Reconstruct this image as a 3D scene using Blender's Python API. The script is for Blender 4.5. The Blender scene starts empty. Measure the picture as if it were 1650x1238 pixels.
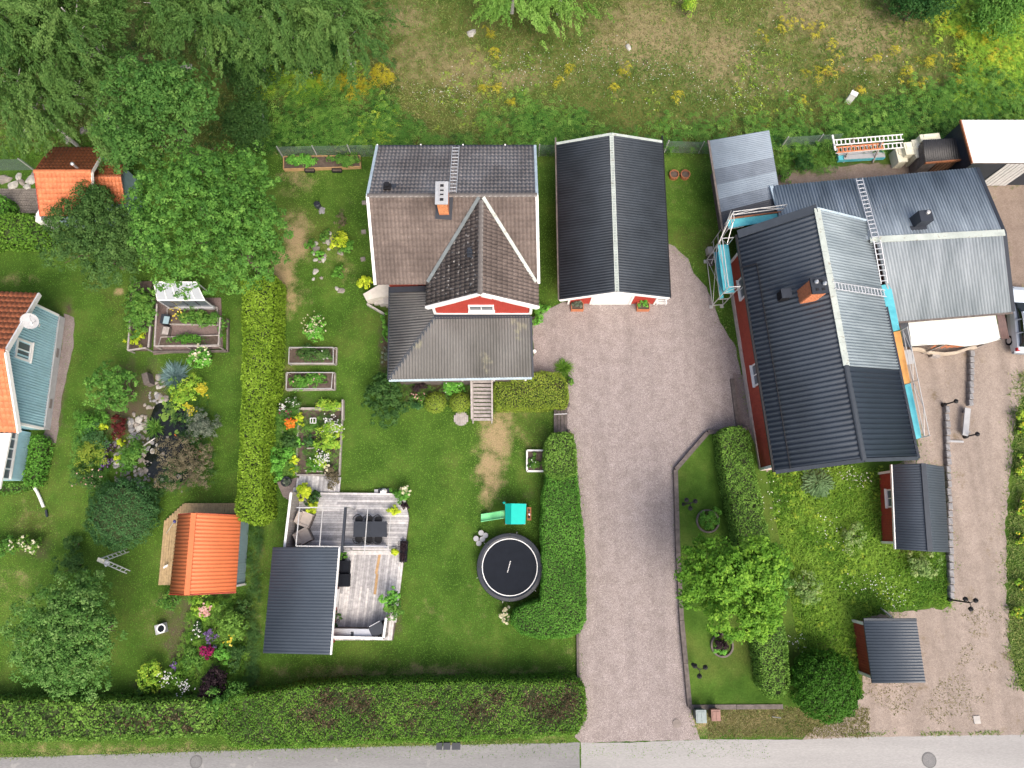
import bpy, math, random
import numpy as np
from mathutils import Vector, Matrix
from mathutils.geometry import tessellate_polygon
random.seed(7)
SC = bpy.context.scene
COL = SC.collection
R = math.radians

# ---------------- camera, sky, sun, exposure ----------------
CAM_H, TILT, FOC = 42.0, R(12.5), 1068.0          # metres, tilt from straight down, focal length in photo pixels
cam = bpy.data.cameras.new('camera'); cam_o = bpy.data.objects.new('camera', cam); COL.objects.link(cam_o)
cam.sensor_width = 36; cam.lens = 36 * FOC / 1650; cam.clip_end = 2000
cam_o.location = (0, -CAM_H * math.tan(TILT), CAM_H); cam_o.rotation_euler = (TILT, 0, 0)
SC.camera = cam_o
SUN_EL, SUN_AZ = R(52), R(155)                       # azimuth clockwise from north (+Y)
world = bpy.data.worlds.new('World'); SC.world = world; world.use_nodes = True
nt = world.node_tree; nt.nodes.clear()
sky = nt.nodes.new('ShaderNodeTexSky'); sky.sky_type = 'NISHITA'; sky.sun_disc = False
sky.sun_elevation = SUN_EL; sky.sun_rotation = SUN_AZ; sky.air_density = .8; sky.dust_density = 7.0; sky.ozone_density = .6
bg = nt.nodes.new('ShaderNodeBackground'); bg.inputs[1].default_value = 0.15
wo = nt.nodes.new('ShaderNodeOutputWorld')
nt.links.new(sky.outputs[0], bg.inputs[0]); nt.links.new(bg.outputs[0], wo.inputs[0])
sun = bpy.data.lights.new('sun', 'SUN'); sun.energy = 1.0; sun.angle = R(40); sun.color = (1, .95, .87)
sun_o = bpy.data.objects.new('sun', sun); COL.objects.link(sun_o)
sd = Vector((math.sin(SUN_AZ) * math.cos(SUN_EL), math.cos(SUN_AZ) * math.cos(SUN_EL), math.sin(SUN_EL)))
sun_o.rotation_euler = sd.to_track_quat('Z', 'Y').to_euler()
sun_o.location = sd * 60
SC.view_settings.view_transform = 'Standard'; SC.view_settings.look = 'None'
SC.view_settings.gamma = 1; SC.view_settings.use_curve_mapping = False
SC.view_settings.exposure = 0.84
SC.cycles.max_bounces = 6; SC.cycles.transparent_max_bounces = 8

# ---------------- geometry helpers ----------------
_ct, _st = math.cos(TILT), math.sin(TILT)
def W(px, py, z=0.0):
    """place on the site: survey point of the photo at height z"""
    a, b = (px - 825) / FOC, (619 - py) / FOC
    d = Vector((a, _st + b * _ct, -_ct + b * _st))
    t = (CAM_H - z) / -d.z
    return Vector((a * t, -CAM_H * math.tan(TILT) + d.y * t, z))

ROOT = {}
def tag(o, label=None, cat=None, group=None, kind=None):
    if label: o['label'] = label
    if cat: o['category'] = cat
    if group: o['group'] = group
    if kind: o['kind'] = kind
    return o
def thing(name, label, cat, loc=(0, 0, 0), group=None, rz=0):
    o = bpy.data.objects.new(name, None); COL.objects.link(o); o.empty_display_size = .3
    o.location = loc; o.rotation_euler.z = rz
    ROOT[o.name] = Vector(loc) if rz == 0 else Vector((0, 0, 0))
    return tag(o, label, cat, group)
def link(name, me, parent=None, loc=None):
    o = bpy.data.objects.new(name, me); COL.objects.link(o)
    if parent is not None: o.parent = parent; ROOT[o.name] = ROOT[parent.name]
    elif loc is not None: o.location = loc
    return o
def npmesh(name, V, F, mats, tone=None, smooth=False, fm=None):
    """fast mesh from an Nx3 array and an MxK face array (all faces K-gons)"""
    V = np.asarray(V, dtype=np.float32); F = np.asarray(F, dtype=np.int32)
    me = bpy.data.meshes.new(name); k = F.shape[1]; m = len(F)
    me.vertices.add(len(V)); me.vertices.foreach_set('co', V.ravel())
    me.loops.add(m * k); me.loops.foreach_set('vertex_index', F.ravel())
    me.polygons.add(m); me.polygons.foreach_set('loop_start', np.arange(0, m * k, k, dtype=np.int32))
    if smooth: me.polygons.foreach_set('use_smooth', np.ones(m, dtype=bool))
    for mt in (mats if isinstance(mats, (list, tuple)) else [mats]): me.materials.append(mt)
    if fm is not None: me.polygons.foreach_set('material_index', np.asarray(fm, dtype=np.int32))
    if tone is not None:
        for nm, arr in (tone.items() if isinstance(tone, dict) else (('tone', tone),)):
            at = me.attributes.new(nm, 'FLOAT', 'POINT'); at.data.foreach_set('value', np.asarray(arr, dtype=np.float32))
    me.update(calc_edges=True); me.validate()
    return me

class MB:
    """collects faces; build() links them as ONE mesh object"""
    def __init__(s): s.v = []; s.f = []
    def add(s, vs, fs):
        n = len(s.v); s.v += [Vector(v) for v in vs]; s.f += [tuple(n + i for i in f) for f in fs]; return s
    def box(s, c, size, rz=0, tilt=None):
        x, y, z = size[0] / 2, size[1] / 2, size[2] / 2
        m = Matrix.Rotation(rz, 3, 'Z')
        if tilt: m = m @ Matrix.Rotation(tilt[0], 3, 'X') @ Matrix.Rotation(tilt[1], 3, 'Y')
        c = Vector(c)
        vs = [c + m @ Vector((a * x, b * y, d * z)) for d in (-1, 1) for a, b in ((-1, -1), (1, -1), (1, 1), (-1, 1))]
        return s.add(vs, [(3, 2, 1, 0), (4, 5, 6, 7), (0, 1, 5, 4), (1, 2, 6, 5), (2, 3, 7, 6), (3, 0, 4, 7)])
    def prism(s, pts, z0, z1):
        """vertical prism over a polygon (any winding)"""
        p = [Vector((q[0], q[1], 0)) for q in pts]
        ar = sum(p[i].x * p[(i + 1) % len(p)].y - p[(i + 1) % len(p)].x * p[i].y for i in range(len(p)))
        if ar < 0: p.reverse()
        n = len(p); z1s = z1 if isinstance(z1, (list, tuple)) else [z1] * n
        vs = [Vector((q.x, q.y, z0)) for q in p] + [Vector((q.x, q.y, h)) for q, h in zip(p, z1s)]
        fs = [(i, (i + 1) % n, n + (i + 1) % n, n + i) for i in range(n)]
        tri = tessellate_polygon([p])
        for t in tri:
            a, b, c = t
            if (p[b] - p[a]).cross(p[c] - p[a]).z < 0: b, c = c, b
            fs += [(n + a, n + b, n + c), (c, b, a)]
        return s.add(vs, fs)
    def slab(s, q, th):
        """slab hung under a 3-D quad or polygon, th thick"""
        q = [Vector(v) for v in q]; n = len(q)
        nn = (q[1] - q[0]).cross(q[2] - q[0]).normalized()
        if nn.z < 0: q.reverse(); nn = -nn
        lo = [v - nn * th for v in q]
        return s.add(q + lo, [tuple(range(n)), tuple(range(2 * n - 1, n - 1, -1))] + [(i, n + i, n + (i + 1) % n, (i + 1) % n) for i in range(n)])
    def bar(s, a, b, w, h, up=(0, 0, 1)):
        a, b = Vector(a), Vector(b); d = (b - a).normalized(); u = Vector(up)
        if abs(d.dot(u)) > .98: u = Vector((1, 0, 0))
        sx = d.cross(u).normalized(); sy = sx.cross(d).normalized()
        vs = [e + sx * i * w / 2 + sy * j * h / 2 for e in (a, b) for i, j in ((-1, -1), (1, -1), (1, 1), (-1, 1))]
        return s.add(vs, [(0, 1, 2, 3), (7, 6, 5, 4), (0, 4, 5, 1), (1, 5, 6, 2), (2, 6, 7, 3), (3, 7, 4, 0)])
    def tube(s, a, b, r, n=6, r2=None):
        a, b = Vector(a), Vector(b); d = (b - a).normalized(); r2 = r if r2 is None else r2
        u = Vector((0, 0, 1)) if abs(d.z) < .95 else Vector((1, 0, 0))
        sx = d.cross(u).normalized(); sy = sx.cross(d)
        vs = []
        for e, q in ((a, r), (b, r2)):
            for i in range(n):
                t = 2 * math.pi * i / n; vs.append(e + sx * math.cos(t) * q + sy * math.sin(t) * q)
        return s.add(vs, [(i, n + i, n + (i + 1) % n, (i + 1) % n) for i in range(n)] + [tuple(range(n)), tuple(range(2 * n - 1, n - 1, -1))])
    def path(s, pts, r, n=6):
        for a, b in zip(pts, pts[1:]): s.tube(a, b, r, n)
        return s
    def lathe(s, c, prof, n=16, squash=1):
        """prof: list of (radius, z)"""
        c = Vector(c); vs = []; m = len(prof)
        for r_, z in prof:
            for i in range(n):
                t = 2 * math.pi * i / n; vs.append(c + Vector((math.cos(t) * r_, math.sin(t) * r_ * squash, z)))
        fs = [(j * n + i, j * n + (i + 1) % n, (j + 1) * n + (i + 1) % n, (j + 1) * n + i) for j in range(m - 1) for i in range(n)]
        fs += [tuple(range(n - 1, -1, -1)), tuple((m - 1) * n + i for i in range(n))]
        return s.add(vs, fs)
    def rock(s, c, rad, seed, flat=.6):
        rg = random.Random(seed); n, m = 9, 4; vs = []; c = Vector(c)
        ph = rg.random() * 6; k = [1 + .28 * (rg.random() - .5) * 2 for _ in range(n)]; el = rg.uniform(.65, 1)
        for j, (q, z) in enumerate(((1.0, -.3), (1.0, .15), (.75, .62), (.35, .8))):
            for i in range(n):
                t = 2 * math.pi * i / n; rr = rad * q * k[i] * rg.uniform(.93, 1.07)
                x, y = math.cos(t) * rr, math.sin(t) * rr * el
                vs.append(c + Vector((x * math.cos(ph) - y * math.sin(ph), x * math.sin(ph) + y * math.cos(ph), rad * flat * z * rg.uniform(.85, 1.15))))
        fs = [(j * n + i, j * n + (i + 1) % n, (j + 1) * n + (i + 1) % n, (j + 1) * n + i) for j in range(m - 1) for i in range(n)]
        return s.add(vs, fs + [tuple((m - 1) * n + i for i in range(n))])
    def mesh(s, name, mat, off=Vector((0, 0, 0)), smooth=False):
        me = bpy.data.meshes.new(name); me.from_pydata([tuple(v - off) for v in s.v], [], s.f)
        me.materials.append(mat)
        if smooth: me.polygons.foreach_set('use_smooth', [True] * len(me.polygons))
        me.update(); return me
    def build(s, name, mat, parent=None, loc=None, smooth=False):
        off = ROOT[parent.name] if parent is not None else (Vector(loc) if loc is not None else Vector((0, 0, 0)))
        return link(name, s.mesh(name, mat, off, smooth), parent, loc)
    def one(s, name, mat, label, cat, loc, group=None, kind=None, smooth=False):
        return tag(s.build(name, mat, None, loc, smooth), label, cat, group, kind)

def shared(name, me, parent, loc, rz=0, scale=None, mat=None):
    """one more piece that shares mesh data (loc in world metres)"""
    o = bpy.data.objects.new(name, me); COL.objects.link(o)
    if parent is not None: o.parent = parent; o.location = Vector(loc) - ROOT[parent.name]; ROOT[o.name] = ROOT[parent.name]
    else: o.location = loc
    o.rotation_euler.z = rz
    if scale: o.scale = scale
    return o
def copy_tree(o, loc, rz=0, label=None, parent=None):
    c = o.copy(); COL.objects.link(c)
    if parent is None: c.location = loc; c.rotation_euler.z = rz
    else: c.parent = parent
    if label: c['label'] = label
    for ch in [x for x in bpy.data.objects if x.parent == o]: copy_tree(ch, None, parent=c)
    return c

# ---------------- materials ----------------
def _nodes(name):
    m = bpy.data.materials.new(name); m.use_nodes = True; t = m.node_tree; t.nodes.clear()
    out = t.nodes.new('ShaderNodeOutputMaterial'); p = t.nodes.new('ShaderNodeBsdfPrincipled'); t.links.new(p.outputs[0], out.inputs[0])
    return m, t, p, out
def _noise(t, scale, detail=4, coord='Object', stretch=(1, 1, 1), rough=.6):
    if coord == 'World': g = t.nodes.new('ShaderNodeNewGeometry'); src = g.outputs['Position']
    else: g = t.nodes.new('ShaderNodeTexCoord'); src = g.outputs['Object']
    mp = t.nodes.new('ShaderNodeMapping'); mp.inputs['Scale'].default_value = stretch; t.links.new(src, mp.inputs[0])
    n = t.nodes.new('ShaderNodeTexNoise'); n.inputs['Scale'].default_value = scale; n.inputs['Detail'].default_value = detail; n.inputs['Roughness'].default_value = rough
    t.links.new(mp.outputs[0], n.inputs[0]); return n.outputs[0]
def _ramp(t, fac, stops):
    r = t.nodes.new('ShaderNodeValToRGB'); e = r.color_ramp.elements
    while len(e) < len(stops): e.new(.5)
    for el, (p, c) in zip(e, stops): el.position = p; el.color = (*c, 1)
    t.links.new(fac, r.inputs[0]); return r.outputs[0]
def _mix(t, fac, a, b, mode='MIX'):
    m = t.nodes.new('ShaderNodeMix'); m.data_type = 'RGBA'; m.blend_type = mode
    for sock, v in ((m.inputs[0], fac), (m.inputs[6], a), (m.inputs[7], b)):
        if isinstance(v, (int, float)): sock.default_value = v
        elif isinstance(v, tuple): sock.default_value = (*v, 1)
        else: t.links.new(v, sock)
    return m.outputs[2]
def _attr(t, name):
    a = t.nodes.new('ShaderNodeAttribute'); a.attribute_name = name; return a.outputs['Fac']
def sc(c, k): return tuple(min(1, x * k) for x in c)
def mat(name, c, rough=.6, var=.18, scale=3, c2=None, stretch=(1, 1, 1), fine=40, fvar=.15, metal=0, spec=.35, bump=.0, coord='Object', lichen=None):
    m, t, p, _ = _nodes(name)
    a = _noise(t, scale, 5, coord, stretch)
    col = _ramp(t, a, [(.32, sc(c, 1 - var)), (.68, c2 or sc(c, 1 + var))])
    b = _noise(t, fine, 3, coord, stretch)
    g = _ramp(t, b, [(.3, (1 - fvar,) * 3), (.7, (1 + fvar * .0,) * 3)])
    col = _mix(t, 1.0, col, g, 'MULTIPLY')
    if lichen:
        l = _ramp(t, _noise(t, lichen[1], 6, coord), [(lichen[2], (0, 0, 0)), (lichen[2] + .06, (1, 1, 1))])
        col = _mix(t, l, col, lichen[0])
    t.links.new(col, p.inputs['Base Color'])
    p.inputs['Roughness'].default_value = rough; p.inputs['Metallic'].default_value = metal; p.inputs['Specular IOR Level'].default_value = spec
    if bump:
        bn = t.nodes.new('ShaderNodeBump'); bn.inputs['Strength'].default_value = bump; bn.inputs['Distance'].default_value = .03
        t.links.new(b, bn.inputs['Height']); t.links.new(bn.outputs[0], p.inputs['Normal'])
    return m
def leafmat(name, c0, c1, c2, trans=.25, rough=.55):
    m, t, p, out = _nodes(name)
    col = _ramp(t, _attr(t, 'tone'), [(0, c0), (.5, c1), (1, c2)])
    t.links.new(col, p.inputs['Base Color']); p.inputs['Roughness'].default_value = rough; p.inputs['Specular IOR Level'].default_value = .12
    tr = t.nodes.new('ShaderNodeBsdfTranslucent'); t.links.new(col, tr.inputs[0])
    mx = t.nodes.new('ShaderNodeMixShader'); mx.inputs[0].default_value = trans
    t.links.new(p.outputs[0], mx.inputs[1]); t.links.new(tr.outputs[0], mx.inputs[2]); t.links.new(mx.outputs[0], out.inputs[0])
    return m
def rgb(r, g, b):
    f = lambda x: ((x / 255 + .055) / 1.055) ** 2.4 if x > 10 else x / 255 / 12.92
    return (f(r), f(g), f(b))
M = {}
M['white'] = mat('white_paint', (.78, .78, .76), .5, .05)
M['red'] = mat('falu_red_paint', (.30, .045, .028), .75, .15, 2, stretch=(1, 1, .3))
M['darkred'] = mat('dark_red_paint', (.19, .032, .022), .75, .15, 2)
M['blue'] = mat('pale_blue_paint', (.37, .60, .68), .6, .08, 1.5)
M['slate'] = mat('slate_blue_paint', (.26, .37, .41), .6, .08)
M['found'] = mat('grey_plinth', (.38, .39, .40), .8, .08)
M['concrete'] = mat('concrete', (.42, .40, .37), .85, .15, 2, bump=.2)
M['timber'] = mat('weathered_timber', (.13, .11, .10), .85, .3, 4, stretch=(1, 1, 1), bump=.3)
M['grey_wood'] = mat('grey_wood', (.34, .31, .29), .8, .25, 6)
M['new_wood'] = mat('fresh_wood', (.42, .27, .13), .7, .2, 6)
M['deck'] = [mat('deck_board_%s' % n, c, .75, .22, 5, stretch=s, fine=30, fvar=.3) for n, c, s in
             (('pale', (.52, .51, .51), (1, 1, 1)), ('silver', (.43, .425, .43), (1, 1, 1)), ('grey', (.35, .345, .35), (1, 1, 1)), ('light', (.60, .585, .575), (1, 1, 1)))]
M['tan_deck'] = mat('tan_deck_boards', (.40, .29, .155), .75, .2, 5)
M['steel'] = mat('brushed_steel', (.55, .57, .60), .35, .08, 3, metal=.7)
M['alu'] = mat('aluminium', (.62, .64, .66), .4, .08, 3, metal=.35)
M['galv'] = mat('galvanised_steel', (.50, .50, .49), .45, .15, 3, metal=.3)
M['black'] = mat('black_plastic', (.010, .013, .019), .8, .1, spec=.15)
M['anthr'] = mat('anthracite_steel', (.028, .034, .045), .5, .12, 2)
M['iron'] = mat('black_iron', (.012, .012, .014), .5, .1)
M['glass'] = mat('window_glass', (.10, .12, .14), .12, .1, spec=.6)
M['darkglass'] = mat('dark_glass', (.012, .015, .018), .08, .1, spec=.6)
M['brick'] = mat('orange_brick', (.46, .17, .08), .8, .2, 8)
M['soil'] = mat('bed_soil', (.10, .075, .06), .95, .3, 5, bump=.5)
M['bark'] = mat('bark', (.12, .09, .065), .9, .3, 8, bump=.5)
M['birchbark'] = mat('birch_bark', (.55, .53, .5), .8, .3, 8)
M['twig'] = mat('hedge_twigs', (.040, .058, .018), .9, .3, 9)
M['stone'] = mat('garden_stone', (.25, .225, .20), .85, .3, 3, bump=.4, coord='World')
M['granite'] = mat('granite_block', (.24, .24, .245), .85, .25, 6, bump=.4, coord='World')
M['terracotta'] = mat('terracotta', (.28, .11, .05), .8, .2)
M['cream'] = mat('cream_plastic', (.70, .68, .53), .6, .12, 2, lichen=((.3, .32, .12), 3, .66))
M['cyan'] = mat('turquoise_board', (.07, .42, .52), .6, .2, 1.5, c2=(.12, .50, .57), lichen=((.45, .55, .55), 5, .66))
M['orangedeck'] = mat('orange_plywood', (.66, .33, .10), .6, .15, 2)
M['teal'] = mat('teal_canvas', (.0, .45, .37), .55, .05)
M['teal_shade'] = mat('teal_canvas_shaded', (.0, .34, .28), .55, .05)  # same canvas darkened, shade put into the colour of one canopy slope
M['lime'] = mat('green_slide_plastic', (.22, .68, .30), .4, .1)
M['beige'] = mat('beige_cushion', (.48, .42, .37), .85, .1)
M['rust'] = mat('rusty_edging', (.11, .04, .025), .85, .3)
M['poly'] = mat('opal_polycarbonate', (.36, .39, .41), .35, .05, 2)
M['ivory'] = mat('ivory_sheet', (.62, .64, .58), .5, .04, 1)
M['olive'] = mat('pale_green_cabinet', (.32, .42, .33), .6, .1)
M['mesh'] = mat('green_fence_wire', (.16, .22, .19), .6, .1)
# ---------------- the ground ----------------
_yc = -CAM_H * math.tan(TILT)
def survey(X, Y):
    dep = (Y - _yc) * _st + CAM_H * _ct; up = (Y - _yc) * _ct - CAM_H * _st
    return 825 + FOC * X / dep, 619 - FOC * up / dep
def blobs(px, py, lst):
    a = np.zeros_like(px)
    for x, y, rx, ry, k in lst:
        a = np.maximum(a, k * np.exp(-.75 * (((px - x) / rx) ** 2 + ((py - y) / ry) ** 2)))
    return a
xs = np.concatenate([[-400, -160, -80], np.arange(-46, 46.01, .3), [80, 160, 400]])
ys = np.concatenate([[-400, -160, -70], np.arange(-34, 40.01, .3), [80, 160, 400]])
GX, GY = np.meshgrid(xs, ys); gx, gy = GX.ravel(), GY.ravel()
gpx, gpy = survey(np.clip(gx, -60, 60), np.clip(gy, -45, 60))
DRY = [(478, 385, 22, 42, 1), (455, 440, 20, 45, .95), (470, 480, 22, 35, .75), (440, 505, 16, 60, .7), (800, 705, 26, 40, 1), (790, 755, 24, 40, .95), (783, 795, 12, 25, .8), (815, 668, 18, 16, .8),
       (845, 700, 30, 40, .35), (193, 470, 8, 8, .9), (455, 600, 25, 40, .35), (480, 290, 40, 26, .55), (545, 415, 30, 40, .4), (560, 445, 26, 20, .4), (650, 1085, 260, 18, .55),
       (60, 840, 50, 30, .35), (30, 940, 40, 40, .4), (250, 1000, 40, 60, .3), (690, 985, 40, 20, .35), (1140, 1095, 30, 18, .4), (1225, 1118, 40, 22, .65), (1200, 1160, 120, 26, .75), (1130, 1160, 30, 30, .75),
       (1370, 1160, 90, 22, .85), (1345, 1060, 40, 70, .6), (1130, 395, 30, 50, .25), (1100, 300, 30, 30, .3), (20, 450, 40, 14, .45), (420, 960, 14, 120, .35), (800, 965, 60, 60, .25), (910, 1050, 40, 30, .3),
       (200, 1208, 300, 12, .55), (700, 1203, 250, 8, .5), (1310, 690, 40, 30, .2), (880, 1185, 40, 14, .6), (600, 400, 14, 60, .3), (750, 1010, 60, 30, .25), (1340, 960, 60, 40, .3), (690, 740, 60, 40, .12)]
SOIL = [(95, 610, 14, 110, .9), (110, 500, 8, 20, .8), (70, 320, 80, 24, .4), (1300, 285, 80, 18, .95), (1420, 275, 80, 16, .9), (1200, 290, 40, 60, .6), (220, 660, 70, 90, .85), (1120, 470, 26, 20, .35),
        (330, 1030, 75, 80, .95), (280, 1105, 60, 30, .95), (60, 885, 40, 20, .7), (500, 700, 60, 70, .6), (620, 560, 14, 60, .9), (700, 630, 70, 22, .95), (640, 1000, 12, 30, .7), (420, 850, 8, 100, .6), (850, 800, 16, 10, .6), (812, 806, 22, 8, .6),
        (560, 335, 14, 20, .5), (1230, 740, 30, 16, .6), (1280, 745, 60, 12, .6)]
tuft_rng = np.random.default_rng(11)
def gridfaces(sel):
    nx, ny = len(xs), len(ys); i = np.arange(ny - 1)[:, None] * nx + np.arange(nx - 1)[None, :]
    F = np.stack([i, i + 1, i + nx + 1, i + nx], -1).reshape(-1, 4)
    return F[sel(gx[F].mean(1), gy[F].mean(1))]
FENCE_Y = W(700, 246, 0).y
gz = np.zeros_like(gx)
V = np.stack([gx, gy, gz], -1)
dry, soil = blobs(gpx, gpy, DRY), blobs(gpx, gpy, SOIL)

def groundmat(name, g0, g1, g2, dryc, soilc, bias=0.0, patch=.35):
    m, t, p, _ = _nodes(name)
    n1 = _noise(t, patch, 6, 'World'); n2 = _noise(t, 1.3, 7, 'World'); n3 = _noise(t, 14, 4, 'World', rough=.75)
    a = _ramp(t, n1, [(.36, g0), (.52, g1), (.68, g2)])
    b = _ramp(t, n2, [(.3, (.72, .76, .7)), (.7, (1.0, 1.0, 1.0))]); a = _mix(t, 1, a, b, 'MULTIPLY')
    c = _ramp(t, n3, [(.3, (.55, .58, .5)), (.72, (1.0, 1.0, 1.0))]); a = _mix(t, 1, a, c, 'MULTIPLY')
    def fac(attr, gain, off):
        ad = t.nodes.new('ShaderNodeMath'); ad.operation = 'ADD'; t.links.new(_attr(t, attr), ad.inputs[0]); t.links.new(n2, ad.inputs[1])
        ad2 = t.nodes.new('ShaderNodeMath'); ad2.operation = 'MULTIPLY_ADD'; t.links.new(n3, ad2.inputs[0]); ad2.inputs[1].default_value = .8; t.links.new(ad.outputs[0], ad2.inputs[2])
        return _ramp(t, ad2.outputs[0], [(off, (0, 0, 0)), (off + gain, (1, 1, 1))])
    dc = _mix(t, 1, dryc, c, 'MULTIPLY')
    a = _mix(t, _ramp(t, _noise(t, .16, 7, 'World', rough=.65), [(.52, (0, 0, 0)), (.72, (.55, .55, .55))]), a, _mix(t, 1, (.17, .155, .05), c, 'MULTIPLY'))
    mm = t.nodes.new('ShaderNodeMapRange'); 
    a = _mix(t, _fac3(t, 'dry', n2, n3, 1.12 - bias), a, dc)
    a = _mix(t, _fac3(t, 'soil', n2, n3, 1.15), a, _mix(t, 1, soilc, c, 'MULTIPLY'))
    t.links.new(a, p.inputs['Base Color']); p.inputs['Roughness'].default_value = .95; p.inputs['Specular IOR Level'].default_value = .1
    bn = t.nodes.new('ShaderNodeBump'); bn.inputs['Strength'].default_value = .6; bn.inputs['Distance'].default_value = .06
    t.links.new(n3, bn.inputs['Height']); t.links.new(bn.outputs[0], p.inputs['Normal'])
    return m
def _fac3(t, attr, n2, n3, off):
    """attribute + noise, cut softly"""
    a = t.nodes.new('ShaderNodeMath'); a.operation = 'MULTIPLY_ADD'; t.links.new(n2, a.inputs[0]); a.inputs[1].default_value = 1.5; t.links.new(_attr(t, attr), a.inputs[2])
    b = t.nodes.new('ShaderNodeMath'); b.operation = 'MULTIPLY_ADD'; t.links.new(n3, b.inputs[0]); b.inputs[1].default_value = .8; t.links.new(a.outputs[0], b.inputs[2])
    r = t.nodes.new('ShaderNodeMapRange'); r.interpolation_type = 'SMOOTHSTEP'
    r.inputs['From Min'].default_value = off + .55 - .25; r.inputs['From Max'].default_value = off + .55 + .45
    t.links.new(b.outputs[0], r.inputs['Value']); return r.outputs[0]
M['lawn'] = groundmat('lawn_grass', (.056, .120, .017), (.086, .166, .025), (.138, .210, .040), (.40, .30, .17), (.11, .085, .06))
M['meadow'] = groundmat('meadow_grass', (.080, .115, .024), (.130, .148, .040), (.19, .185, .068), (.29, .24, .13), (.10, .085, .05), bias=.12, patch=.5)

F = gridfaces(lambda x, y: y < FENCE_Y)
tag(link('ground', npmesh('ground', V, F, M['lawn'], {'dry': dry, 'soil': soil})), 'green garden lawn with dry yellow patches', kind='structure')
MDRY = [(680, 90, 60, 50, .6), (850, 90, 60, 60, .35), (1050, 60, 110, 60, .8), (1160, 90, 70, 60, .8), (1400, 60, 90, 60, .8), (1250, 130, 70, 30, .5), (830, 125, 50, 18, .8), (650, 30, 50, 30, .7), (1450, 30, 60, 40, .5), (1500, 130, 60, 30, .4), (740, 110, 60, 40, .7), (960, 110, 60, 40, .4),
        (215, 115, 30, 40, .7), (230, 60, 20, 50, .4), (400, 110, 40, 20, .6), (1300, 20, 70, 50, .7), (900, 40, 80, 40, .3)]
MSOIL = [(1040, 100, 8, 8, .8), (220, 110, 26, 30, .5), (500, 220, 40, 20, .3)]
MDRY = [(a, b, c, d, k * .88) for a, b, c, d, k in MDRY]
mdry, msoil = blobs(gpx, gpy, MDRY), blobs(gpx, gpy, MSOIL)
F = gridfaces(lambda x, y: y >= FENCE_Y)
tag(link('meadow', npmesh('meadow', V, F, M['meadow'], {'dry': mdry, 'soil': msoil})), 'dry rough meadow behind the garden fence', kind='structure')

def outline(pts, z, step=.35, jit=.0, seed=1, smooth=False):
    rg = random.Random(seed); P = [W(x, y, z) for x, y in pts]; out = []
    for a, b in zip(P, P[1:] + P[:1]):
        n = max(1, int((b - a).length / step))
        for i in range(n):
            q = a.lerp(b, i / n)
            if jit: q = q + Vector((rg.uniform(-jit, jit), rg.uniform(-jit, jit), 0))
            out.append(q)
    return out
def sheet(name, pts, z, mt, label, jit=0, seed=1, kind='structure', step=.35):
    P = outline(pts, z, step, jit, seed); tri = tessellate_polygon([P]); b = MB()
    fs = []
    for a_, b_, c_ in tri:
        if (P[b_] - P[a_]).cross(P[c_] - P[a_]).z < 0: b_, c_ = c_, b_
        fs.append((a_, b_, c_))
    b.add(P, fs)
    return tag(b.build(name, mt), label, kind=kind)
def gravelmat(name, c0, c1, c2, big, moss=None):
    m, t, p, _ = _nodes(name)
    f = _noise(t, 22, 3, 'World', rough=.9); g = _noise(t, 7, 2, 'World', rough=.8); L = _noise(t, .85, 2, 'World', (1, .09, 1)); mid = _noise(t, 1.6, 5, 'World')
    col = _ramp(t, f, [(.34, c0), (.5, c1), (.66, c2)])
    col = _mix(t, 1, col, _ramp(t, g, [(.32, (.80, .79, .79)), (.7, (1, 1, 1))]), 'MULTIPLY')
    col = _mix(t, 1, col, _ramp(t, L, [(.38, (big, big, big)), (.6, (1, 1, 1))]), 'MULTIPLY')
    col = _mix(t, 1, col, _ramp(t, mid, [(.34, (.84, .83, .82)), (.6, (1, 1, 1))]), 'MULTIPLY')
    if moss: col = _mix(t, _ramp(t, _noise(t, .8, 7, 'World', rough=.7), [(moss[1], (0, 0, 0)), (moss[1] + .12, (.8, .8, .8))]), col, moss[0])
    t.links.new(col, p.inputs['Base Color']); p.inputs['Roughness'].default_value = .95; p.inputs['Specular IOR Level'].default_value = .15
    bn = t.nodes.new('ShaderNodeBump'); bn.inputs['Strength'].default_value = .5; bn.inputs['Distance'].default_value = .02
    t.links.new(f, bn.inputs['Height']); t.links.new(bn.outputs[0], p.inputs['Normal']); return m
M['gravel'] = gravelmat('pink_grey_gravel', (.18, .154, .146), (.31, .268, .255), (.52, .465, .445), .88)
M['yard'] = gravelmat('sandy_gravel', (.25, .205, .170), (.345, .29, .248), (.44, .38, .33), .82, ((.15, .115, .07), .57))
M['barngravel'] = gravelmat('dark_strip_gravel', (.17, .14, .13), (.25, .21, .20), (.34, .29, .27), .85)
M['asphalt'] = mat('asphalt', (.235, .235, .237), .9, .12, .6, stretch=(.18, 1.2, 1), fine=34, fvar=.3, coord='World', lichen=((.26, .258, .25), 1.1, .62))
M['oldasphalt'] = mat('pale_asphalt', (.335, .33, .32), .9, .1, .6, stretch=(.18, 1.2, 1), fine=34, fvar=.25, coord='World', lichen=((.31, .303, .292), 1.1, .62))
M['dirt'] = gravelmat('yard_dirt', (.20, .155, .12), (.27, .215, .175), (.34, .28, .23), .9, ((.09, .10, .035), .55))
DRV = [(858, 512), (905, 487), (985, 478), (1076, 482), (1074, 392), (1086, 396), (1108, 418), (1118, 440), (1138, 462), (1150, 490), (1160, 520), (1186, 560), (1200, 640), (1212, 700), (1142, 700), (1090, 757), (1094, 900), (1100, 1000), (1113, 1140), (1120, 1165),
       (1128, 1192), (1010, 1195), (936, 1198), (925, 1188), (940, 1160), (944, 1110), (931, 1098), (931, 1020), (940, 985), (938, 850), (924, 700), (912, 695), (916, 600), (860, 605)]
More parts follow.
